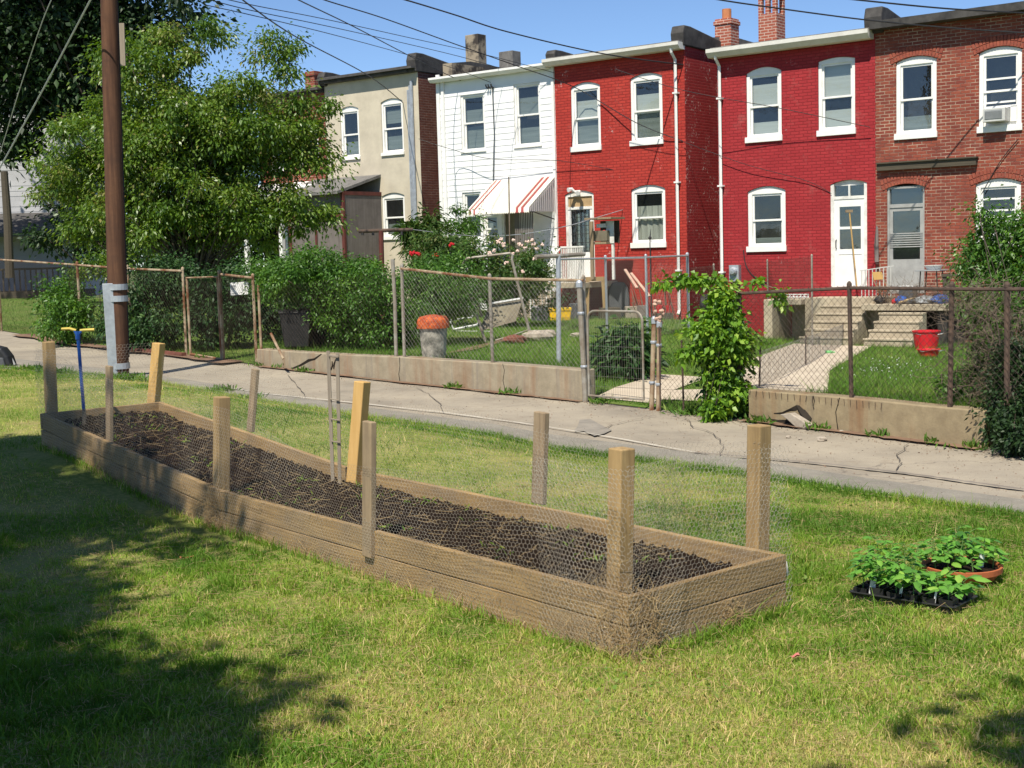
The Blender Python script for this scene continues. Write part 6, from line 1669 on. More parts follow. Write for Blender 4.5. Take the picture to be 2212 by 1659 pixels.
# wooden cupboard on posts by the red door
Yb = YF(1300, 1.5); p = Vector((dp(1302, 600, Yb).x, Yb, 1.0)); f = thing('cupboard', 'weathered open cupboard on posts beside the grille door of the bright red house', 'cupboard', p)
def pb_(x0, x1, y0, y1, d0, d1, nm, mt, par, rz=HROT):
    a, b = dp(x0, y1, Yb), dp(x1, y0, Yb); c = (a + b) / 2; w = (b - a).x / math.cos(HROT) * .92; hh = abs(b.z - a.z)
    mb = MB(); ex = Vector((math.cos(HROT), math.sin(HROT), 0)); ey = Vector((-math.sin(HROT), math.cos(HROT), 0))
    mb.frame(c + ey * (d0 + d1) / 2, ex * w / 2, ey * (d1 - d0) / 2, Vector((0, 0, hh / 2))); return mb.build(nm, MT[mt], par, bevel=.004)
pb_(1268, 1327, 469, 475, -.15, .5, 'roof', 'weathered', f); pb_(1281, 1322, 476, 526, .33, .36, 'back_panel', 'dark_wood', f)
pb_(1310, 1326, 477, 526, -.01, .01, 'side_panel', 'old_white_paint', f); pb_(1280, 1311, 522, 528, -.03, .33, 'shelf', 'weathered', f); pb_(1281, 1310, 498, 521, .02, .26, 'box', 'tan_board', f)
pb_(1277, 1281, 478, 604, -.03, .03, 'post', 'weathered', f); pb_(1323.5, 1326.5, 526, 604, -.03, .03, 'post', 'old_white_paint', f); pb_(1283, 1303, 483, 492, .1, .14, 'cloth', 'white_paint', f); pb_(1304, 1309, 497, 514, -.04, -.01, 'red_bottle', 'red_plastic', f)
# porch of the bright red house: platform, steps, white rails
r = R1.root; x0 = .15; x1 = R1.at(1335, 600)[0]; zt = R1.at(1250, 607)[1]
mb = MB(); mb.box(x0, x1, -1.55, -.005, zt - .14, zt); mb.box(x0 + .1, x0 + .2, -1.5, -1.4, 0, zt - .14); mb.box(x1 - .2, x1 - .1, -1.5, -1.4, 0, zt - .14); po = mb.build('porch', MT['step_concrete'], r, local=True, bevel=.01)
mb = MB()
for k in range(5): mb.box(x0 + .05, x0 + 1.0, -1.56 - .26 * (k + 1), -1.56 - .26 * k, max(0, zt - .2 * (k + 1) - .19), zt - .2 * (k + 1))
mb.build('step', MT['step_concrete'], po, local=True, bevel=.008)
mb = MB()
for k in range(13): x = x0 + 1.05 + (x1 - x0 - 1.1) * k / 12; mb.box(x - .012, x + .012, -1.52, -1.496, zt, zt + .88)
mb.box(x0 + 1.02, x1, -1.53, -1.485, zt + .88, zt + .92); mb.box(x0 + 1.02, x1, -1.525, -1.49, zt + .08, zt + .11)
for sx in (x0 + .03, x0 + 1.03):
    mb.beam((sx, -1.5, zt + .9), (sx, -2.85, zt - .1), .03, .03, (1, 0, 0)); mb.beam((sx, -2.85, zt - .08), (sx, -2.85, 0), .035, .035, (1, 0, 0)); mb.beam((sx, -1.5, zt + .9), (sx, -1.5, zt), .04, .04, (1, 0, 0))
    for k in range(7): y = -1.65 - k * .18; mb.box(sx - .01, sx + .01, y - .01, y + .01, zt - (k + .5) * .145, zt + .8 - (k + .5) * .133)
mb.build('porch_railing', MT['old_white_paint'], po, local=True)
# stone steps and landing of the deep red house
r = R2.root
LO = .85; nst = 5; TR = .235
xa, xb = R2.at(1734, 738, -(LO + TR * nst))[0], R2.at(1834, 738, -(LO + TR * nst))[0]
zt = dp(1790, 643, YF(1790, LO)).z - R2.zb; zb_ = float(yard_z(*(F0 + FS * (R2.sL + (xa + xb) / 2) - FN * (LO + TR * nst)).xy)) - R2.zb
mb = MB(); mb.box(xa - .5, xb + .25, -LO, -.005, 0, zt); ld = mb.build('landing', MT['step_concrete'], r, local=True, bevel=.012)
for k in range(nst):
    z = zt - (zt - zb_) * (k + 1) / (nst + 1); mb = MB(); mb.box(xa - .02 * k, xb, -LO - TR * (k + 1), -LO - TR * k - .002, 0, z); mb.box(xa - .02 * k - .01, xb + .01, -LO - TR * (k + 1) - .02, -LO - TR * (k + 1) + .03, z - .045, z + .003); mb.build('step', MT['step_concrete'], ld, local=True, bevel=.012)
xk = R2.at(1658, 700, -1.0)[0]
mb = MB(); mb.box(xk, xk + .22, -1.2, -.2, 0, zt - .02); mb.box(xk + .22, xa - .5, -1.05, -.25, zt - .16, zt - .02); mb.box(xk + .3, xa - .5, -.35, -.25, 0, zt - .16); mb.build('side_block', MT['step_concrete'], ld, local=True, bevel=.02)
mb = MB()
xr = R2.at(1852, 600, -.8)[0]
for k in range(9): x = xr + .1 + k * .085; mb.box(x - .008, x + .008, -.8, -.784, zt, zt + .6 + k * .012)
mb.beam((xr + .05, -.79, zt + .6), (xr + .85, -.79, zt + .7), .02, .02); mb.build('landing_railing', MT['pale_plastic'], ld, local=True)
def leanstick(a, b, Y, r_, mat, name, label, cat, n=6):
    mb = MB(); mb.tube([dp(*b, Y), dp(*a, Y)], r_, n); o = mb.build(name, MT[mat], loc=dp(*b, Y)); return tag(o, label, cat)
Yd = YF(1840, .45); p = dp(1851, 622, Yd); f = thing('broom', 'upturned straw coloured broom leaning against the white back door', 'broom', p)
mb = MB(); mb.tube([p, dp(1835, 458, Yd)], .016, 6); mb.build('handle', MT['yellow_grip'] if False else MT['new_pine'], f); mb = MB(); mb.rbox(dp(1834, 456, Yd), (.16, .05, .06)); mb.build('head', MT['weathered'], f)
Yd = YF(1894, .25); mb = MB(); mb.prism([dp(1890, 566, Yd), dp(1898, 566, Yd), dp(1897, 490, Yd + .15), dp(1893, 488, Yd + .15), dp(1889, 530, Yd)], (0, .03, 0)); tag(mb.build('ironing_board', MT['panel_grey'], loc=dp(1894, 566, Yd)), 'narrow dark folded board standing against the wall between the two doors', 'board')
# folding chair
Yd = YF(1885, 1.0); p = dp(1893, 652, Yd); f = thing('folding_chair', 'tan metal folding chair standing on the porch of the bare brick house', 'chair', p)
mb = MB(); mb.prism([dp(1884, 588, Yd), dp(1904, 587, Yd), dp(1911, 603, Yd), dp(1888, 605, Yd)], (0, .02, 0)); mb.build('backrest', MT['tan_board'] if False else MT['new_pine'], f, bevel=.004)
for a, b in (((1886, 604), (1912, 656)), ((1908, 602), (1934, 654)), ((1912, 618), (1886, 656)), ((1924, 620), (1904, 656))):
    mb = MB(); mb.tube([dp(*a, Yd), dp(*b, Yd - .1)], .012, 6); mb.build('leg', MT['weathered'], f)
mb = MB(); mb.prism([dp(1892, 622, Yd), dp(1920, 621, Yd), dp(1924, 626, Yd - .35), dp(1894, 627, Yd - .35)], (0, 0, .015)); mb.build('seat', MT['new_pine'], f)
# porch slab, steps of the brick house
r = BR.root
BO = 1.35
xa, xb = BR.at(1860, 657, -BO)[0], BR.at(2050, 657, -BO)[0]
zt = dp(1953, 657, YF(1953, BO)).z - BR.zb
mb = MB(); mb.box(xa, xb, -BO, -.005, zt - .14, zt); po = mb.build('porch', MT['step_concrete'], r, local=True, bevel=.012)
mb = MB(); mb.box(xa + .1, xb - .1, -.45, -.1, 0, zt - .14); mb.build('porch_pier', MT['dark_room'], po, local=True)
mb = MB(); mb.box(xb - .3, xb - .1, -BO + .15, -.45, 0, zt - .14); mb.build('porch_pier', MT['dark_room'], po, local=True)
sx0, sx1 = BR.at(1870, 740, -BO - .95)[0], BR.at(1966, 740, -BO - .95)[0]
zb_ = float(yard_z(*(F0 + FS * (BR.sL + (sx0 + sx1) / 2) - FN * (BO + .95)).xy)) - BR.zb
for k in range(4):
    z = zt - (zt - zb_) * (k + 1) / 5; mb = MB(); mb.box(sx0 - .015 * k, sx1 + .015 * k, -BO - .24 * (k + 1), -BO - .24 * k - .002, 0, z); mb.box(sx0 - .015 * k - .01, sx1 + .015 * k + .01, -BO - .24 * (k + 1) - .02, -BO - .24 * (k + 1) + .03, z - .045, z + .003); mb.build('step', MT['step_concrete'], po, local=True, bevel=.012)
# things on that porch
Yd = YF(2010, .7); zp = zt + BR.zb
def bxp(px, Y, w, d, h, z): c = dp(px, 620, Y); return Vector((c.x, Y, z))
p = bxp(2012, Yd, 0, 0, 0, zp); f = thing('table', 'small grey metal table with a white basin on the brick house porch', 'table', p); w = px_m(54, Yd); th = dp(2012, 584, Yd).z - zp
mb = MB(); mb.rbox(p + Vector((0, 0, th)), (w, .5, .03), HROT); mb.build('tabletop', MT['grey_plastic'], f, bevel=.005)
for sx in (-.4, .4):
    for sy in (-.18, .18):
        mb = MB(); e = Euler((0, 0, HROT)).to_matrix(); mb.tube([p + e @ Vector((sx * w, sy, 0)), p + e @ Vector((sx * w * .8, sy, th))], .014, 6); mb.build('leg', MT['dark_metal'], f)
mb = MB(); q = p + Vector((.05, 0, th + .016)); mb.lathe([(.14, 0), (.2, .09), (.215, .095), (.19, .08), (.13, .015), (0, .012)], q, 18); tag(mb.build('basin', MT['white_paint'], loc=q), 'white enamel basin on the small porch table', 'basin')
p = bxp(1962, YF(1962, .9), 0, 0, 0, zp); f = thing('cabinet', 'small dark metal cabinet with a pale top on the brick house porch', 'cabinet', p)
mb = MB(); mb.rbox(p + Vector((0, 0, .18)), (.32, .3, .36), HROT); mb.build('body', MT['grey_cover'], f, bevel=.01); mb = MB(); mb.rbox(p + Vector((0, 0, .375)), (.34, .32, .025), HROT); mb.build('top', MT['pale_plastic'], f)
for k, (px, off, sz, mt, lab) in enumerate(((1948, 1.15, (.16, .11, .09), 'blue_paint', 'crumpled blue bag on the brick house porch, near its front edge'), (1932, 1.2, (.07, .06, .06), 'red_plastic', 'small red container on the porch left of the blue bag'), (1968, 1.2, (.2, .12, .07), 'grey_cover', 'heap of dark cloth on the porch right of the blue bag'), (2000, 1.15, (.25, .14, .09), 'grey_plastic', 'grey crumpled bag in the middle of the porch clutter'), (2032, 1.1, (.2, .12, .10), 'blue_paint', 'dull blue bundle at the right end of the porch clutter'), (1899, 1.2, (.12, .1, .09), 'black_plastic', 'small black pot under the folding chair'))):
    Yq = YF(px, off); q = bxp(px, Yq, 0, 0, 0, zp); mb = MB(); mb.ball(q + Vector((0, 0, sz[2] * .9)), 1, 9, 6, sz, jit=.2); tag(mb.build('bag' if 'bag' in lab or 'bundle' in lab or 'cloth' in lab else 'container', MT[mt], loc=q), lab, 'bag' if 'bag' in lab or 'bundle' in lab or 'cloth' in lab else 'container', 'clutter on the brick house porch')
mb = MB(); q = bxp(1965, YF(1965, 1.28), 0, 0, 0, zp + .02); mb.tube([q + Vector((-.25, -.03, .01)), q + Vector((.12, 0, .12))], [.03, .02], 6); tag(mb.build('stick', MT['straw'], loc=q), 'pale straw coloured stick lying on the front edge of the porch', 'stick')
p = bxp(2080, YF(2080, .8), 0, 0, 0, zp); f = thing('bench', 'dark plank bench at the right of the brick house porch', 'bench', p); hb = dp(2080, 594, p.y).z - zp
e = Euler((0, 0, HROT)).to_matrix(); mb = MB(); mb.rbox(p + Vector((0, 0, hb)), (px_m(70, p.y) * 1.2, .3, .06), HROT); mb.build('seat', MT['dark_wood'], f)
for s in (-.35, .35):
    mb = MB(); mb.rbox(p + e @ Vector((s, 0, hb / 2 - .1)), (.07, .25, hb + .15), HROT); mb.build('leg', MT['dark_wood'], f)
# pails and tubs on the grass
def pail(px, yb, yt, wpx, mat, label, cat='bucket', flare=.82, name='bucket', lab2=None):
    p = yp(px, yb); hh = dp(px, yt, p.y).z - p.z; r = px_m(wpx / 2, p.y); f = thing(name, label, cat, p)
    mb = MB(); mb.lathe([(r * flare, 0), (r, hh * .93), (r * 1.06, hh * .94), (r * 1.06, hh), (r * .97, hh), (r * .8, .03), (0, .03)], p, 22); mb.build('body', MT[mat], f)
    mb = MB(); mb.tube([p + Vector((r * 1.03 * math.cos(a), r * 1.0 * math.sin(a) * .3 - r * .98, hh * .9 - .12 * hh * math.sin(a))) for a in np.linspace(0, PI, 9)], .005, 5); mb.build('handle', MT['galv'], f)
    return f
pail(1858, 742, 706, 29, 'pale_plastic', 'pale grey bucket left of the brick house steps')
pail(2001, 754, 714, 57, 'red_plastic', 'big bright red tub on the grass beside the brick house steps', 'tub', name='tub')
pail(2006, 772, 754, 48, 'red_plastic', 'low red dish lying on the grass in front of the big red tub', 'dish', .7, name='dish')
q = yp(2041, 738); mb = MB(); mb.ball(q + Vector((0, 0, .09)), .1, 8, 6, (.8, .6, 1), jit=.25); tag(mb.build('bag', MT['white_tag'], loc=q), 'scrap of white bag right of the big red tub', 'bag')
q = yp(1716, 732); f = thing('flower_pot', 'small white flower pot with red blooms at the foot of the stone steps', 'flower pot', q); s = px_m(1, q.y)
mb = MB(); mb.lathe([(5 * s, 0), (7 * s, 14 * s), (6 * s, 14 * s), (0, 12 * s)], q, 14); mb.build('pot', MT['white_tag'], f); mb = MB()
for k in range(9): mb.ball(q + Vector((RD.uniform(-8, 8), RD.uniform(-5, 5), RD.uniform(15, 25))) * s, 3.2 * s, 6, 4)
mb.build('blooms', MT['red_cloth'], f)
q = yp(1791, 765); mb = MB(); mb.tube([q + Vector((-.07, .02, .035)), q + Vector((.04, 0, .035)), q + Vector((.07, 0, .035)), q + Vector((.11, 0, .035))], [.035, .035, .014, .012], 10); tag(mb.build('bottle', MT['green_plastic'] if 'green_plastic' in MT else simple('green_plastic', (.12, .36, .10), (.2, .45, .2), 8, .3), loc=q), 'green plastic bottle lying on the concrete path', 'bottle')
q = yp(1721, 650); p = dp(1722, 647, YF(1722, .9)); f = thing('plastic_grate', 'white plastic grate leaning on the landing of the stone steps', 'grate', p)
mb = MB(); e = Euler((0, 0, HROT)).to_matrix(); w = .55
for k in range(7): mb.frame(p + e @ Vector((-w / 2 + w * k / 6, 0, .06)), e @ Vector((.018, 0, 0)), e @ Vector((0, .012, 0)), Vector((0, 0, .07)))
for z in (0, .06, .12): mb.frame(p + e @ Vector((0, -.015, z)), e @ Vector((w / 2, 0, 0)), e @ Vector((0, .01, 0)), Vector((0, 0, .012)))
mb.build('bars', MT['white_paint'], f)

# backpack and litter on the left verge
q = gp(6, 793, .2); f = thing('backpack', 'black backpack with a white and red bottle beside it at the left edge', 'backpack', q)
mb = MB(); mb.prism([q + Vector((-.35, -.1, 0)), q + Vector((.18, -.1, 0)), q + Vector((.13, -.1, .18)), q + Vector((.03, -.1, .32)), q + Vector((-.12, -.1, .36)), q + Vector((-.32, -.1, .25))], (.02, .28, 0)); mb.build('body', MT['black_plastic'], f, bevel=.05)
mb = MB(); mb.prism([q + Vector((-.2, -.16, .02)), q + Vector((.1, -.16, .02)), q + Vector((.06, -.14, .16)), q + Vector((-.16, -.14, .18))], (0, .07, 0)); mb.build('pocket', MT['grey_cover'], f, bevel=.02)
q2 = gp(26, 792, .2); mb = MB(); mb.tube([q2 + Vector((.02, 0, .02)), q2 + Vector((-.04, 0, .16)), q2 + Vector((-.06, 0, .22))], [.045, .045, .02], 10); tag(mb.build('bottle', MT['pale_plastic'], loc=q2), 'pale plastic bottle leaning against the black backpack', 'bottle')
def litter(px, py, r_, mat, label, name='dead_leaf', cat='leaf'):
    p = gp(px, py, 0); p.z = lz(p.x, p.y) + .025; mb = MB(); n = 9
    vs = [p + Vector((math.cos(2 * PI * k / n) * r_ * RD.uniform(.7, 1.2), math.sin(2 * PI * k / n) * r_ * .7, RD.uniform(-.006, .016))) for k in range(n)] + [p]
    mb.add(vs, [(n, k, (k + 1) % n) for k in range(n)]); return tag(mb.build(name, MT[mat], loc=p), label, cat)
litter(406, 1222, .045, 'rust_leaf' if 'rust_leaf' in MT else 'terracotta', 'curled rusty brown leaf lying on the half shaded grass')
litter(1718, 1430, .024, 'pink_scrap' if 'pink_scrap' in MT else 'red_cloth', 'small dull pink scrap on the sunny grass, right of the bed corner', 'paper_scrap', 'litter')
q = E_ + Vector((.03, -.02, -.09)); mb = MB(); mb.prism([q, q + Vector((.004, -.012, .03)), q + Vector((.0, -.01, .055)), q + Vector((-.012, 0, .06))], (.008, .02, -.035)); tag(mb.build('tape_scrap', MT['white_tag'], loc=q), 'scrap of white tape on the right corner of the raised bed', 'tape')

# loose sticks and canes standing by the bright red wall
f = thing('stick_bundle', 'loose bundle of bare sticks and canes leaning by the bright red wall', 'sticks', yp(1395, 680))
A = []; B = []
for k in range(46):
    x = RD.uniform(1372, 1462); Yq = RD.uniform(29.3, 31); b_ = yp(x, RD.uniform(668, 690)); t_ = b_ + Vector((RD.uniform(-.35, .35), RD.uniform(-.1, .3), RD.uniform(.35, 1.1))); A.append(tuple(b_)); B.append(tuple(t_))
V, F = segs(A, B, [RD.uniform(.006, .014) for _ in A], 4); np_mesh('sticks', V, F, MT['twig'], f)
for k, (px, py, w_, h_, mt, lab) in enumerate(((1318, 690, .5, .3, 'dark_wood', 'low dark wooden box under the bright red house porch'), (1392, 678, .3, .34, 'panel_grey', 'small grey box between the concrete block and the red planter'), (1250, 690, .34, .4, 'grey_cover', 'dark bundle beside the porch steps behind the yellow tub'))):
    q = yp(px, py); mb = MB(); mb.rbox(q + Vector((0, .1, h_ / 2)), (w_, .3, h_), RD.uniform(-.4, .4)); tag(mb.build('storage_box', MT[mt], loc=q, bevel=.02), lab, 'box')
# ------------------------------------------------------------------ vegetation
def bl(px, py, Y, rx, ry, d=None, w=None):
    c = dp(px, py, Y); k = Y / FPX
    t = (c.x, c.y, c.z, rx * k, d if d is not None else rx * k * .8, ry * k)
    return t if w is None else t + (w,)
def veg(name, label, cat, blobs, clumps, n, cr, size, mat, aspect=.5, base=None, trunk_h=.5, r0=.03, k=14, bark='bark', group=None, **kw):
    bx = sum(b[0] for b in blobs) / len(blobs); by = sum(b[1] for b in blobs) / len(blobs)
    if base is None: base = Vector((bx, by, float(yard_z(bx, by))))
    f = thing(name, label, cat, base, 0, group)
    o, C = foliage('crown' if cat == 'tree' else 'leaves', blobs, clumps, n, cr, size, MT[mat], f, aspect, **kw)
    limbs('trunk' if cat == 'tree' else 'stems', base - Vector((0, 0, .05)), C, k, r0, MT[bark], f, trunk_h)
    return f
# big leafy tree behind the left fence
Yb = 30.0
B = [bl(400, 330, Yb, 180, 190), bl(560, 250, Yb, 140, 120), bl(615, 150, Yb, 60, 85), (bl(300, 160, Yb, 110, 110)), bl(645, 345, Yb, 75, 105), bl(205, 330, Yb, 125, 105), bl(120, 415, Yb, 55, 55),
     bl(500, 430, Yb, 165, 95), bl(320, 470, Yb, 190, 75), bl(675, 480, Yb, 55, 55), bl(150, 500, Yb, 60, 35), bl(425, 90, Yb, 75, 60), bl(610, 70, Yb, 50, 38), bl(690, 250, Yb, 40, 50), bl(480, 520, Yb, 90, 40), bl(275, 250, Yb - 1.0, 80, 60), bl(690, 400, Yb, 48, 62), bl(670, 330, Yb, 58, 80), bl(725, 480, Yb, 38, 30), bl(640, 500, Yb, 60, 35), bl(390, 250, Yb, 120, 90), bl(330, 330, Yb - .6, 110, 80), bl(480, 330, Yb + .4, 110, 90), bl(130, 330, Yb, 30, 25), bl(560, 520, Yb, 70, 40)]
bp = dp(420, 600, Yb); bp.z = float(yard_z(bp.x, bp.y))
veg('broadleaf_tree', 'big olive green leafy tree behind the left fence, in front of the brick houses', 'tree', B, 560, 118000, .36, .088, 'lf_tree', .52, bp, 1.6, .14, 90, droop=.3, down=.4, flat=.65, shell=.5)
# dark trees at the back on the left
Yd = 47.0
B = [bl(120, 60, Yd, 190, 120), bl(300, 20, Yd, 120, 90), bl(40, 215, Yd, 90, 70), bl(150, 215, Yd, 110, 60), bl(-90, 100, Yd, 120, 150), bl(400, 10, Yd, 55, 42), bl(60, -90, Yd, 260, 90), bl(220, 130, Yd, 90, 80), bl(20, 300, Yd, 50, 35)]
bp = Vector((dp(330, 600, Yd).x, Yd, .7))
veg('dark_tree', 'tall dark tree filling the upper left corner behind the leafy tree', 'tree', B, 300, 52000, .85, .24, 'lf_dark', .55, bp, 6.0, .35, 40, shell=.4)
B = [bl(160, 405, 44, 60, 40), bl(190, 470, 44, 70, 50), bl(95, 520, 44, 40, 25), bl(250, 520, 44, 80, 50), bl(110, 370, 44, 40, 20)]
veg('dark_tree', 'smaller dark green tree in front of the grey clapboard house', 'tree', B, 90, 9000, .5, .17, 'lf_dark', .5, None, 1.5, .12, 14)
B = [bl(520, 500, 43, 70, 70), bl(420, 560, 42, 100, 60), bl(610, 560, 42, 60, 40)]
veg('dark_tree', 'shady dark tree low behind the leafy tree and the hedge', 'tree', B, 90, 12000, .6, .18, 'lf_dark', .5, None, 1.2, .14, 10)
# shrubs behind the left fence
def shrub(label, blobs, n, size=.075, mat='lf_hedge', cr=.22, clumps=None, cat='shrub', name='shrub', **kw):
    return veg(name, label, cat, blobs, clumps or max(20, n // 110), n, cr, size, mat, **kw)
shrub('ragged green shrub behind the fence left of the utility pole', [bl(130, 640, 27.5, 50, 50), bl(150, 690, 27, 55, 50), bl(115, 700, 27, 30, 50), bl(170, 600, 28, 40, 25)], 7000, .07, 'lf_hedge', twig=None) if False else shrub('ragged green shrub behind the fence left of the utility pole', [bl(130, 640, 27.5, 50, 50), bl(150, 690, 27, 55, 50), bl(115, 700, 27, 30, 50), bl(170, 600, 28, 40, 25)], 7000, .07)
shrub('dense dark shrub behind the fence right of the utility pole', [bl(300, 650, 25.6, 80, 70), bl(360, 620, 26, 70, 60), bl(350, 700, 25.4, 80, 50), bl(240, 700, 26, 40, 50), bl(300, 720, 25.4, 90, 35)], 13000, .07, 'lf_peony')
shrub('bush in dark leaf colour for the shade behind the narrow side gate', [bl(445, 640, 25.6, 55, 75), bl(500, 680, 25.5, 50, 70), bl(520, 620, 26, 45, 60), bl(430, 710, 25.2, 40, 45), bl(560, 660, 26, 40, 60)], 13000, .075, 'lf_peony')  # dark leaf colour puts in the shade behind the gate
shrub('yellowish bush behind the utility pole above the fence', [bl(225, 570, 28, 55, 22), bl(200, 590, 28, 40, 20)], 1500, .08, 'lf_tree')
# the hedge over the fence
Yh_ = 22.6
B = [bl(690, 592, Yh_, 140, 52), bl(585, 590, Yh_ + .6, 50, 50), bl(780, 630, Yh_ - .8, 70, 62), bl(640, 625, Yh_, 95, 32), bl(828, 650, Yh_ - 1.0, 30, 90), bl(700, 640, Yh_ - .2, 80, 40), bl(735, 700, Yh_ - .5, 52, 40), bl(760, 680, Yh_ - .6, 60, 34), bl(575, 625, Yh_ + .6, 36, 34), bl(810, 725, Yh_ - 1, 38, 36), bl(540, 575, Yh_ + 1, 22, 30)]
shrub('thick tangled green hedge overhanging the stained wall and the black bins', B, 30000, .058, 'lf_hedge', .17, 380, trunk_h=.4, r0=.03, k=34, base=Vector((dp(740, 700, Yh_).x, Yh_ + .1, .4)))
shrub('dark leaf fill added for the shade behind the hedge and the black bins', [bl(640, 690, 24.6, 90, 60), bl(740, 690, 24.2, 90, 60), bl(820, 700, 23.6, 50, 50)], 12000, .07, 'lf_dark', trunk_h=.3)  # near-black fill leaves stand in for the shaded hollow below the hedge
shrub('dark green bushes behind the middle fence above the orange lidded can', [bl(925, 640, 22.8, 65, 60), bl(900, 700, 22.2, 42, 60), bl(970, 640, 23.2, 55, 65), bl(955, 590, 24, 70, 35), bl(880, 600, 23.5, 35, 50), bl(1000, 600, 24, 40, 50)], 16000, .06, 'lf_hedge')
rb = shrub('sprawling rose bush with pale pink blooms below the striped awning', [bl(1100, 590, 29.5, 95, 55), bl(1040, 555, 29.5, 55, 45), bl(1150, 560, 30, 60, 38), bl(1180, 620, 29.5, 35, 45), bl(1060, 630, 29, 60, 50), bl(1130, 640, 29.5, 60, 45)], 17000, .07, 'lf_rose')
def blooms(parent, spots, mat, r_, name='bloom'):
    for (x, y, Y) in spots:
        mb = MB(); c = dp(x, y, Y)
        for k in range(7): mb.ball(c + Vector((RD.uniform(-1, 1), RD.uniform(-1, 1), RD.uniform(-.7, .7))) * r_ * .6, r_ * .4, 6, 4, jit=.25)
        mb.build(name, MT[mat], parent)
blooms(rb, [(x + RD.uniform(-5, 5), y + RD.uniform(-4, 4), 28.2) for x, y in ((1072, 525), (1083, 531), (1092, 528), (1068, 538), (1110, 520), (1126, 527), (1135, 533), (1147, 522), (1156, 529), (1163, 536), (1120, 541), (1103, 548), (1060, 546), (1150, 560), (1130, 585), (1090, 566), (1142, 526), (1078, 519), (1168, 531), (1118, 530))], 'pink_petal', .055)
rr_ = shrub('rose bush with a few dark red blooms beside the beige house', [bl(950, 545, 29, 65, 38), bl(920, 560, 29, 50, 30), bl(985, 540, 29.5, 40, 35)], 7000, .07, 'lf_rose')
blooms(rr_, [(889, 547, 28), (897, 546, 28), (976, 529, 28), (940, 552, 28), (905, 550, 28)], 'red_cloth', .07)
shrub('feathery palm like shrub in the gap beside the beige house', [bl(905, 505, 33, 38, 26), bl(930, 490, 33, 30, 30), bl(890, 520, 33, 30, 15)], 1800, .22, 'lf_rose', aspect=.13, droop=.4)
shrub('slender upright shrub in front of the white clapboards', [bl(990, 455, 34, 14, 40), bl(1000, 490, 34, 36, 30), bl(975, 480, 34, 25, 40), bl(1015, 500, 34, 25, 35), bl(995, 520, 33.5, 40, 25)], 2600, .09, 'lf_hedge', aspect=.35)
shrub('dark leafy peony bush behind the rounded gate', [bl(1348, 752, 20.0, 42, 44), bl(1330, 775, 19.8, 30, 30), bl(1375, 770, 20, 32, 34), bl(1350, 790, 19.7, 38, 20)], 4200, .13, 'lf_peony', aspect=.38, base=yp(1350, 800), trunk_h=.2)
# the vine that has swallowed the fence post
Yv = 15.7
bv = fpt(1562) + Vector((0, -.05, 0))
B0 = [bl(1562, 650, Yv, 22, 36), bl(1562, 690, Yv, 34, 30), bl(1566, 740, Yv, 42, 34), bl(1522, 715, Yv, 34, 14), bl(1592, 770, Yv, 28, 30), bl(1562, 830, Yv, 28, 50), bl(1545, 880, Yv - .2, 30, 26), bl(1606, 735, Yv, 24, 18), bl(1572, 900, Yv - .2, 16, 14), bl(1590, 850, Yv, 22, 38), bl(1500, 750, Yv, 22, 16)]
B = [bl(x, y, Yv, 8, 6) for x, y in ((1425, 608), (1440, 606), (1455, 606), (1470, 605), (1485, 605), (1500, 604), (1515, 604), (1530, 602), (1545, 601), (1560, 605), (1575, 612), (1560, 622), (1600, 618), (1630, 614), (1655, 615), (1685, 626), (1675, 645), (1690, 660), (1470, 765), (1455, 780))]
vf = veg('vine', 'bright green vine smothering the fence post between the two walls', 'vine', B0, 200, 7600, .11, .068, 'lf_vine', .68, bv, 1.5, .03, 30, droop=.3)
foliage('runner_leaves', B, 40, 420, .06, .085, MT['lf_vine'], vf, .68, droop=.35)
mb = MB(); mb.tube([dp(x, y, Yv) for x, y in ((1420, 610), (1470, 604), (1520, 603), (1560, 602), (1600, 618), (1650, 615), (1690, 628))], .006, 5); mb.build('runner_stem', MT['twig'], vf)
B = [bl(1565, 780, Yv + .15, 28, 90), bl(1570, 850, Yv + .15, 32, 60)]
foliage('shade_leaves', B, 60, 3200, .16, .075, MT['lf_peony'], vf, .6)  # darker leaf colour paints in the shade inside the vine
# shrub, twigs and dead brush at the right edge
shrub('bright green bush at the right edge before the bare brick house', [bl(2175, 540, 15.5, 70, 70), bl(2200, 640, 15, 60, 80), bl(2120, 590, 15.5, 55, 45), bl(2215, 480, 15.5, 45, 45), bl(2230, 740, 14.6, 50, 90), bl(2190, 850, 14, 40, 70), bl(2085, 570, 16, 35, 30), bl(2260, 600, 15, 60, 160), bl(2150, 470, 15.5, 45, 35), bl(2170, 690, 14.6, 40, 50), bl(2100, 640, 15, 40, 30)], 24000, .05, 'lf_hedge', .15, 320, base=Vector((fpt(2200).x + .1, fpt(2200).y + .6, .1)), k=30)
shrub('dark undergrowth at the right end of the tan wall', [bl(2170, 880, 13.2, 34, 60), bl(2200, 800, 13.4, 40, 70), bl(2230, 900, 12.9, 50, 60), bl(2215, 940, 12.7, 50, 30), bl(2165, 930, 12.95, 24, 28)], 12000, .05, 'lf_dark', .14, base=Vector((fpt(2200).x, fpt(2200).y + .2, 0)))
shrub('dark leafy shrub inside the tan wall by its right end', [bl(2150, 740, 14.4, 40, 50), bl(2130, 680, 14.6, 40, 34), bl(2090, 830, 14.6, 38, 40), bl(2120, 800, 14.6, 34, 50), bl(2075, 850, 14.4, 30, 26)], 8500, .055, 'lf_hedge', .13)
f = thing('dead_brush', 'tangle of dead brown twigs over the right end of the rusty fence', 'brush', fpt(2120))
n = 620; zz = rng.uniform(0, 1, n)
px_ = rng.normal(2110, 48, n); py_ = rng.uniform(615, 890, n)
px_ = px_ + (py_ - 620) * .12
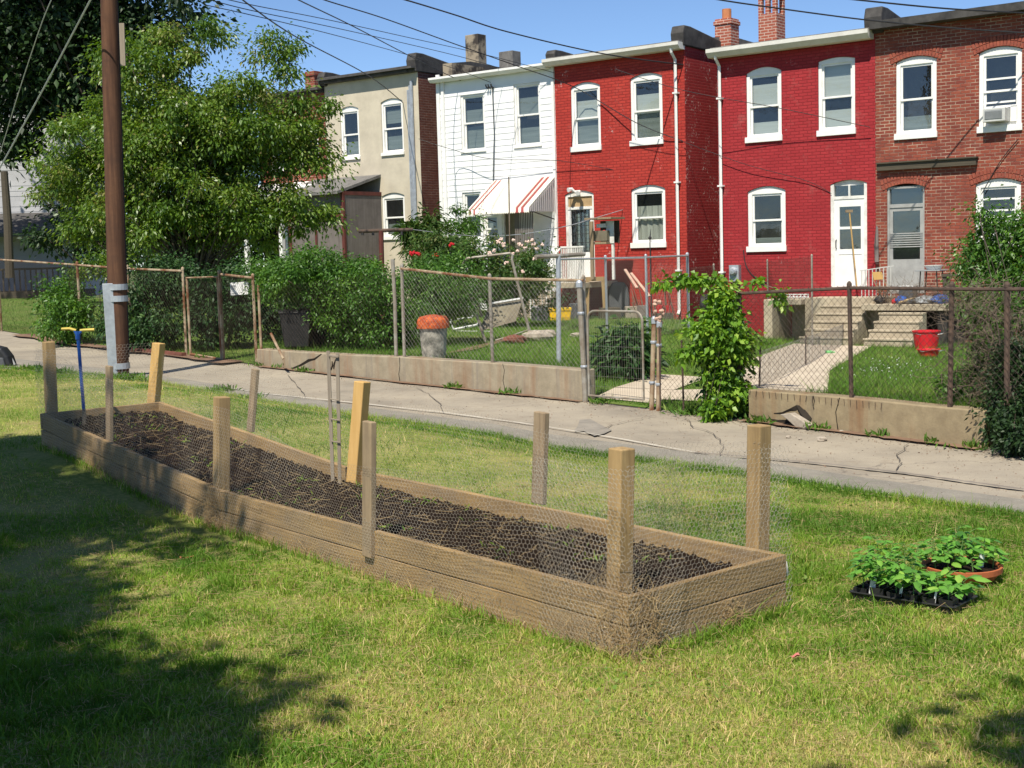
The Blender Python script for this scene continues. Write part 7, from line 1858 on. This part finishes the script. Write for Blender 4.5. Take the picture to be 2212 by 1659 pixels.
A = np.array([list(dp(x, y, Yq)) for x, y, Yq in zip(px_, py_, rng.normal(13.9, .18, n))]); D = rng.normal(size=(n, 3)); D[:, 1] *= .5; D /= np.linalg.norm(D, axis=1, keepdims=True)
m1 = A + D * rng.uniform(.06, .22, (n, 1)); m2 = m1 + (D + rng.normal(0, .6, D.shape)) * rng.uniform(.05, .15, (n, 1))
V, F = segs(np.concatenate([A, m1]), np.concatenate([m1, m2]), rng.uniform(.001, .0035, 2 * n), 3); np_mesh('twigs', V, F, MT['twig'], f)
n = 420; A = np.array([list(dp(x, y, Yq)) for x, y, Yq in zip(rng.uniform(1900, 2080, n), rng.normal(640, 12, n), rng.normal(14.3, .08, n))]); D = rng.normal(size=(n, 3)); D /= np.linalg.norm(D, axis=1, keepdims=True)
m1 = A + D * rng.uniform(.05, .2, (n, 1))
V, F = segs(A, m1, .0014, 3); np_mesh('vine_tangle', V, F, MT['twig'], f)
# weeds at the foot of walls, kerbs, in the yards
def tufts(name, pts, mat, n, size, spread, aspect=.14, label=None):
    P = []; 
    for p, s in pts:
        q = np.array([[p.x, p.y, p.z]]) + rng.normal(size=(int(n * s), 3)) * np.array([[spread, spread, 0]]) * math.sqrt(s); P.append(q)
    P = np.concatenate(P); D = rng.normal(size=P.shape); D[:, 2] = np.abs(D[:, 2]) + .7
    V, F = leaf_arrays(P, D, size, aspect, .15, .3)
    o = np_mesh(name, V, F, MT[mat], rnd=np.repeat(np.clip(rng.normal(.35, .25, len(P)), 0, 1), 4)); o['kind'] = 'stuff'; return o
pts = [(fpt(x) + Vector((0, -.05, 0)), RD.uniform(.2, 1)) for x in (560, 600, 660, 980, 1100, 1290, 1450, 1480, 1500, 1640, 1760, 1900, 2010, 2100, 440, 350)]
pts += [(gp(x, y, z), s) for x, y, z, s in ((265, 818, .12, 2.0), (285, 824, .11, 1.2), (480, 845, .05, 1.0), (70, 800, .18, 1.5), (120, 806, .17, 1.2), (545, 862, .03, .6))]
pts += [(yp(x, y), s) for x, y, s in ((1330, 700, 2), (1370, 712, 2), (1250, 708, 1.5), (1180, 705, 1.5), (1415, 715, 2), (1460, 720, 2.5), (1500, 730, 2), (1120, 735, 1), (1440, 790, 1.5), (1470, 770, 2), (1650, 745, 1.5), (1290, 745, 1))]
tufts('weeds', pts, 'yard_grass', 110, .11, .10, .2)
# grit, dead leaves and crumbs on the alley
n = 3400; ua = rng.uniform(-.36, .42, n); wa = np.where(rng.random(n) < .55, 1 - np.abs(rng.normal(0, .07, n)), rng.random(n)); wa = np.clip(wa, .02, .985)
Ya = Yn(ua) * (1 - wa) + Yf(ua) * wa; Xa = ua * Ya; Za = Zn(ua) * (1 - wa) + Zf(ua) * wa - .05 * np.sin(PI * wa) + .006
P = np.stack([Xa, Ya, Za], -1); D = rng.normal(size=P.shape); D[:, 2] = np.abs(D[:, 2]) * .25
V, F = leaf_arrays(P, D, .019, .6, .05, 1.5)
o = np_mesh('alley_litter', V, F, MT['dirt']); o['kind'] = 'stuff'
# ------------------------------------------------------------------ grass
def in_bed(X, Y, pad=.05):
    t = (X - A_.x) * dirn.x + (Y - A_.y) * dirn.y; s = (X - A_.x) * across.x + (Y - A_.y) * across.y
    return (t > -.06 - pad * .4) & (t < LEN + .05) & (s > -pad * .3) & (s < wid + pad * .3)
def value_noise(X, Y, sc, seed):
    r = np.random.default_rng(seed); G = r.random((256, 256))
    x = X / sc; y = Y / sc; xi = np.floor(x).astype(int); yi = np.floor(y).astype(int); fx = smooth(x - xi); fy = smooth(y - yi)
    g = lambda a, b: G[a % 256, b % 256]
    return (g(xi, yi) * (1 - fx) + g(xi + 1, yi) * fx) * (1 - fy) + (g(xi, yi + 1) * (1 - fx) + g(xi + 1, yi + 1) * fx) * fy
def blades(X, Y, Z, h, w, tone, three=True):
    n = len(X); a = rng.uniform(0, 2 * PI, n); lean = rng.gamma(2.0, .35, n) * h
    dx, dy = np.cos(a), np.sin(a); b = rng.uniform(0, 2 * PI, n); wx, wy = np.cos(b) * w, np.sin(b) * w
    P = np.stack([X, Y, Z - .004], -1); Wv = np.stack([wx, wy, np.zeros(n)], -1)
    mid = P + np.stack([dx * lean * .35, dy * lean * .35, h * .62], -1); tip = P + np.stack([dx * lean, dy * lean, h * rng.uniform(.75, 1.05, n)], -1)
    if three:
        V = np.stack([P - Wv, P + Wv, mid + Wv * .75, mid - Wv * .75, tip], 1); k = 5; F0_ = [[0, 1, 2], [0, 2, 3], [3, 2, 4]]
    else:
        V = np.stack([P - Wv, P + Wv, tip], 1); k = 3; F0_ = [[0, 1, 2]]
    bs = (np.arange(n) * k)[:, None]
    F = np.concatenate([bs + np.array([q]) for q in F0_], 0)
    return V.reshape(-1, 3), F, np.repeat(tone, k)
def lawn_points(n, y0, y1):
    Y = np.sqrt(rng.uniform(y0 * y0, y1 * y1, n)); u = rng.uniform(-.47, .52, n); X = u * Y
    ed = .05 * (value_noise(X, Y, .35, 3) - .5) * 2 + .03
    m = (Y < Yn(u) + ed) & ~in_bed(X, Y)
    return X[m], Y[m]
def tones(X, Y):
    p = value_noise(X, Y, .9, 1) * .5 + value_noise(X, Y, .28, 2) * .35 + value_noise(X, Y, 2.6, 4) * .35
    p = (p - .6) * 1.45 + .6; t = np.clip((p - .62) * 1.1 + .40 + rng.normal(0, .13, len(X)), 0, 1)
    dry = rng.random(len(X)) < np.clip(.13 + (p - .55) * .8, .03, .5)
    return np.where(dry, rng.uniform(.64, 1, len(X)), np.minimum(t, .66)), p
X, Y = lawn_points(530000, 4.2, 10.6); k_ = rng.random(len(X)) < np.clip((10.6 - Y) / 3.4, 0, 1); X, Y = X[k_], Y[k_]; t, p = tones(X, Y)
keep = rng.random(len(X)) < np.clip(1.25 - (p - .5) * 1.3, .35, 1); X, Y, t, p = X[keep], Y[keep], t[keep], p[keep]
cl = value_noise(X, Y, .075, 21) * .6 + value_noise(X, Y, .16, 22) * .6; hh = rng.gamma(5, .0058, len(X)) * np.clip(1.5 - p, .6, 1.3) * (1 - .3 * (t > .64)) * np.clip(cl * 2.2 - .35, .3, 1.9); t = np.clip(t + (cl - .6) * .25, 0, 1)
V, F, A = blades(X, Y, lawn_z(X, Y), hh, rng.uniform(.0014, .0032, len(X)), t)
o = np_mesh('lawn_grass', V, F, MT['grass'], rnd=A); o['kind'] = 'stuff'
X, Y = lawn_points(470000, 7.2, 27); k_ = rng.random(len(X)) < np.clip((Y - 7.2) / 2.6, 0, 1) * np.clip(1.25 - Y / 40, .4, 1); X, Y = X[k_], Y[k_]; t, p = tones(X, Y)
V, F, A = blades(X, Y, lawn_z(X, Y), rng.gamma(5, .0062, len(X)) * np.clip(1.5 - p, .6, 1.3), rng.uniform(.0022, .004, len(X)) * (Y / 9.4) ** .5, t, False)
o = np_mesh('lawn_grass', V, F, MT['grass'], rnd=A); o['kind'] = 'stuff'
X, Y = lawn_points(225000, 4.2, 7.4); k_ = rng.random(len(X)) < np.clip((7.4 - Y) / 1.6, 0, 1); X, Y = X[k_], Y[k_]; t, p = tones(X, Y)
V, F, A = blades(X, Y, lawn_z(X, Y), rng.gamma(4, .0055, len(X)), rng.uniform(.0011, .0024, len(X)), np.where(rng.random(len(X)) < .2, rng.uniform(.66, 1, len(X)), t * .8))
o = np_mesh('lawn_thatch', V, F, MT['grass'], rnd=A); o['kind'] = 'stuff'
# taller uncut grass along the bed boards and at the alley edge
k = 5000; tt = rng.uniform(-.1, LEN, k); sd_ = np.where(rng.random(k) < .6, -.03 - np.abs(rng.normal(0, .035, k)), wid + .03 + np.abs(rng.normal(0, .03, k)))
X = A_.x + dirn.x * tt + across.x * sd_; Y = A_.y + dirn.y * tt + across.y * sd_
e1 = 2600; ss = rng.uniform(0, wid, e1); te = -.07 - np.abs(rng.normal(0, .03, e1)); X = np.concatenate([X, A_.x + dirn.x * te + across.x * ss]); Y = np.concatenate([Y, A_.y + dirn.y * te + across.y * ss])
e2 = 22000; ue = rng.uniform(-.42, .42, e2); Ye = Yn(ue) - np.abs(rng.normal(0, .16, e2)); X = np.concatenate([X, ue * Ye]); Y = np.concatenate([Y, Ye])
t, p = tones(X, Y)
V, F, A = blades(X, Y, lawn_z(X, Y), rng.gamma(5, .0095, len(X)), rng.uniform(.0016, .0032, len(X)), np.where(np.arange(len(X)) < 7000, t, np.minimum(t, .8) * .8))
o = np_mesh('edge_grass', V, F, MT['grass'], rnd=A); o['kind'] = 'stuff'
# clover and broad leaves in the lawn
n = 9000; X, Y = lawn_points(n, 4.3, 11); q = value_noise(X, Y, .55, 9); m = q > .62; X, Y = X[m], Y[m]
D = rng.normal(size=(len(X), 3)); D[:, 2] = np.abs(D[:, 2]) * .4
V, F = leaf_arrays(np.stack([X, Y, lawn_z(X, Y) + .022], -1), D, .022, .8, .0, 1.0)
o = np_mesh('clover', V, F, MT['yard_grass'], rnd=np.repeat(rng.uniform(.5, 1, len(X)), 4)); o['kind'] = 'stuff'
# dry mown stalks lying loose
n = 14000; X, Y = lawn_points(n, 4.3, 10.5)
P = np.stack([X, Y, lawn_z(X, Y) + rng.uniform(.012, .034, len(X))], -1); D = rng.normal(size=P.shape); D[:, 2] *= .18; D /= np.linalg.norm(D, axis=1, keepdims=True)
V, F = segs(P, P + D * rng.gamma(3, .017, (len(P), 1)), .0010, 3)
o = np_mesh('mown_straw', V, F, MT['straw'], rnd=None); o['kind'] = 'stuff'
# grass of the yards
n = 200000; u = rng.uniform(-.42, .44, n); w = rng.random(n) ** 1.3; Y = (Yf(u) + .28) * (1 - w) + (Yh(u) - .3) * w; X = u * Y
def px_of(X, Y, Z):
    rx = X; ry = Y; rz = Z - CAMH
    d = ry * _f.y + rz * _f.z; a = rx * RC.x + ry * RC.y + rz * RC.z; b = rx * UC.x + ry * UC.y + rz * UC.z
    return CX + FPX * a / d, CY - FPX * b / d
Z = yard_z(X, Y); qx, qy = px_of(X, Y, Z)
def inside(poly, x, y):
    r = np.zeros(len(x), bool); k = len(poly)
    for i in range(k):
        x1, y1 = poly[i]; x2, y2 = poly[(i + 1) % k]
        c = ((y1 > y) != (y2 > y)) & (x < (x2 - x1) * (y - y1) / (y2 - y1 + 1e-9) + x1); r ^= c
    return r
bad = np.zeros(n, bool)
for poly in ([(1285, 862), (1420, 876), (1455, 842), (1330, 836)], [(1330, 838), (1455, 843), (1530, 815), (1425, 808)], [(1425, 868), (1625, 876), (1625, 838), (1455, 842)], [(1590, 852), (1788, 852), (1792, 800), (1606, 782)], [(1606, 782), (1792, 800), (1882, 748), (1715, 742)], [(960, 763), (1105, 728), (1145, 722), (1020, 756)]): bad |= inside(poly, qx, qy)
bad |= (qx < 600) & (rng.random(n) < .6)
X, Y, Z = X[~bad], Y[~bad], Z[~bad]
p = value_noise(X, Y, 1.1, 6) * .6 + value_noise(X, Y, .35, 7) * .4
V, F, A = blades(X, Y, Z, rng.gamma(4, .018, len(X)) * np.clip(.5 + p, .6, 1.4), rng.uniform(.003, .007, len(X)), np.clip(p * .9 + rng.normal(0, .15, len(X)), 0, 1), False)
o = np_mesh('yard_grass', V, F, MT['yard_grass'], rnd=A); o['kind'] = 'stuff'
# white clover flowers in the right yard
n = 150; P = np.array([list(yp(x, y, .05)) for x, y in zip(rng.normal(1930, 45, n), rng.normal(790, 14, n))])
V, F = leaf_arrays(P, rng.normal(size=P.shape) + np.array([0, 0, 1.0]), .018, .9, 0, .5)
o = np_mesh('clover_flowers', V, F, MT['white_tag']); o['kind'] = 'stuff'
# ------------------------------------------------------------------ shade trees behind the photographer (their shadow lies over the lawn)
def shade(label, ground, trunk, clumps, n, cr):
    B = []
    for gx, gy, rx, ry, h in ground:
        L = h / math.tan(SUN_EL); B.append((gx - SUN_D.x * L, gy - SUN_D.y * L, h, rx, ry, .55))
    f = thing('shade_tree', label, 'tree', trunk)
    o, C = foliage('crown', B, clumps, n, cr, .16, MT['lf_tree'], f, .6, shell=.15)
    limbs('trunk', Vector(trunk), C, 24, .28, MT['bark'], f, 4.2)
    return f
shade('broad shade tree behind the photographer, its shadow on the left of the lawn', [(-4.3, 11.3, .9, 1.2, 7.6), (-5.4, 11.8, 1.0, 1.6, 7.8), (-3.0, 9.3, .95, .8, 7.2), (-3.6, 8.3, .9, .5, 7.2), (-5.0, 9.6, 1.2, 1.6, 7.4), (-2.4, 8.75, .42, .3, 7.0), (-6.5, 10.5, 1.2, 2, 7.6), (-3.3, 10.2, .7, .4, 7.3),
    (-1.75, 5.45, .78, .42, 6.6), (-1.5, 4.9, .6, .36, 6.6), (-1.3, 5.15, .42, .34, 6.5), (-2.75, 7.0, .4, .9, 7.0), (-3.1, 7.8, .5, .7, 7.1), (-2.4, 5.3, .9, .7, 6.9), (-2.7, 6.1, .55, .4, 6.9), (-3.2, 6.7, .55, .7, 7.2), (-1.8, 4.2, .8, .4, 6.6), (-2.6, 4.4, 1.2, .6, 6.9), (-2.2, 3.5, 1.6, .6, 7.2), (-3.8, 5.4, .9, 1.2, 7.2), (-2.3, 4.75, .8, .5, 6.8), (-1.9, 5.0, .8, .35, 6.7), (-3.0, 7.3, .5, .4, 7.1), (-2.0, 5.3, .8, .5, 6.6), (-2.1, 4.6, .7, .5, 6.6), (-1.6, 5.0, .5, .4, 6.6), (-1.6, 4.5, .5, .4, 6.6), (-2.7, 5.0, .6, .6, 6.8), (-4.0, 9.6, .8, .6, 7.3)], (-5.2, -2.2, 0), 430, 66000, .30)
shade('smaller shade tree behind the photographer on the right', [(1.85, 4.62, .5, .20, 6.4), (2.5, 4.9, .4, .3, 6.6), (2.6, 4.2, .9, .5, 6.8)], (2.6, -3.0, 0), 50, 1500, .26)
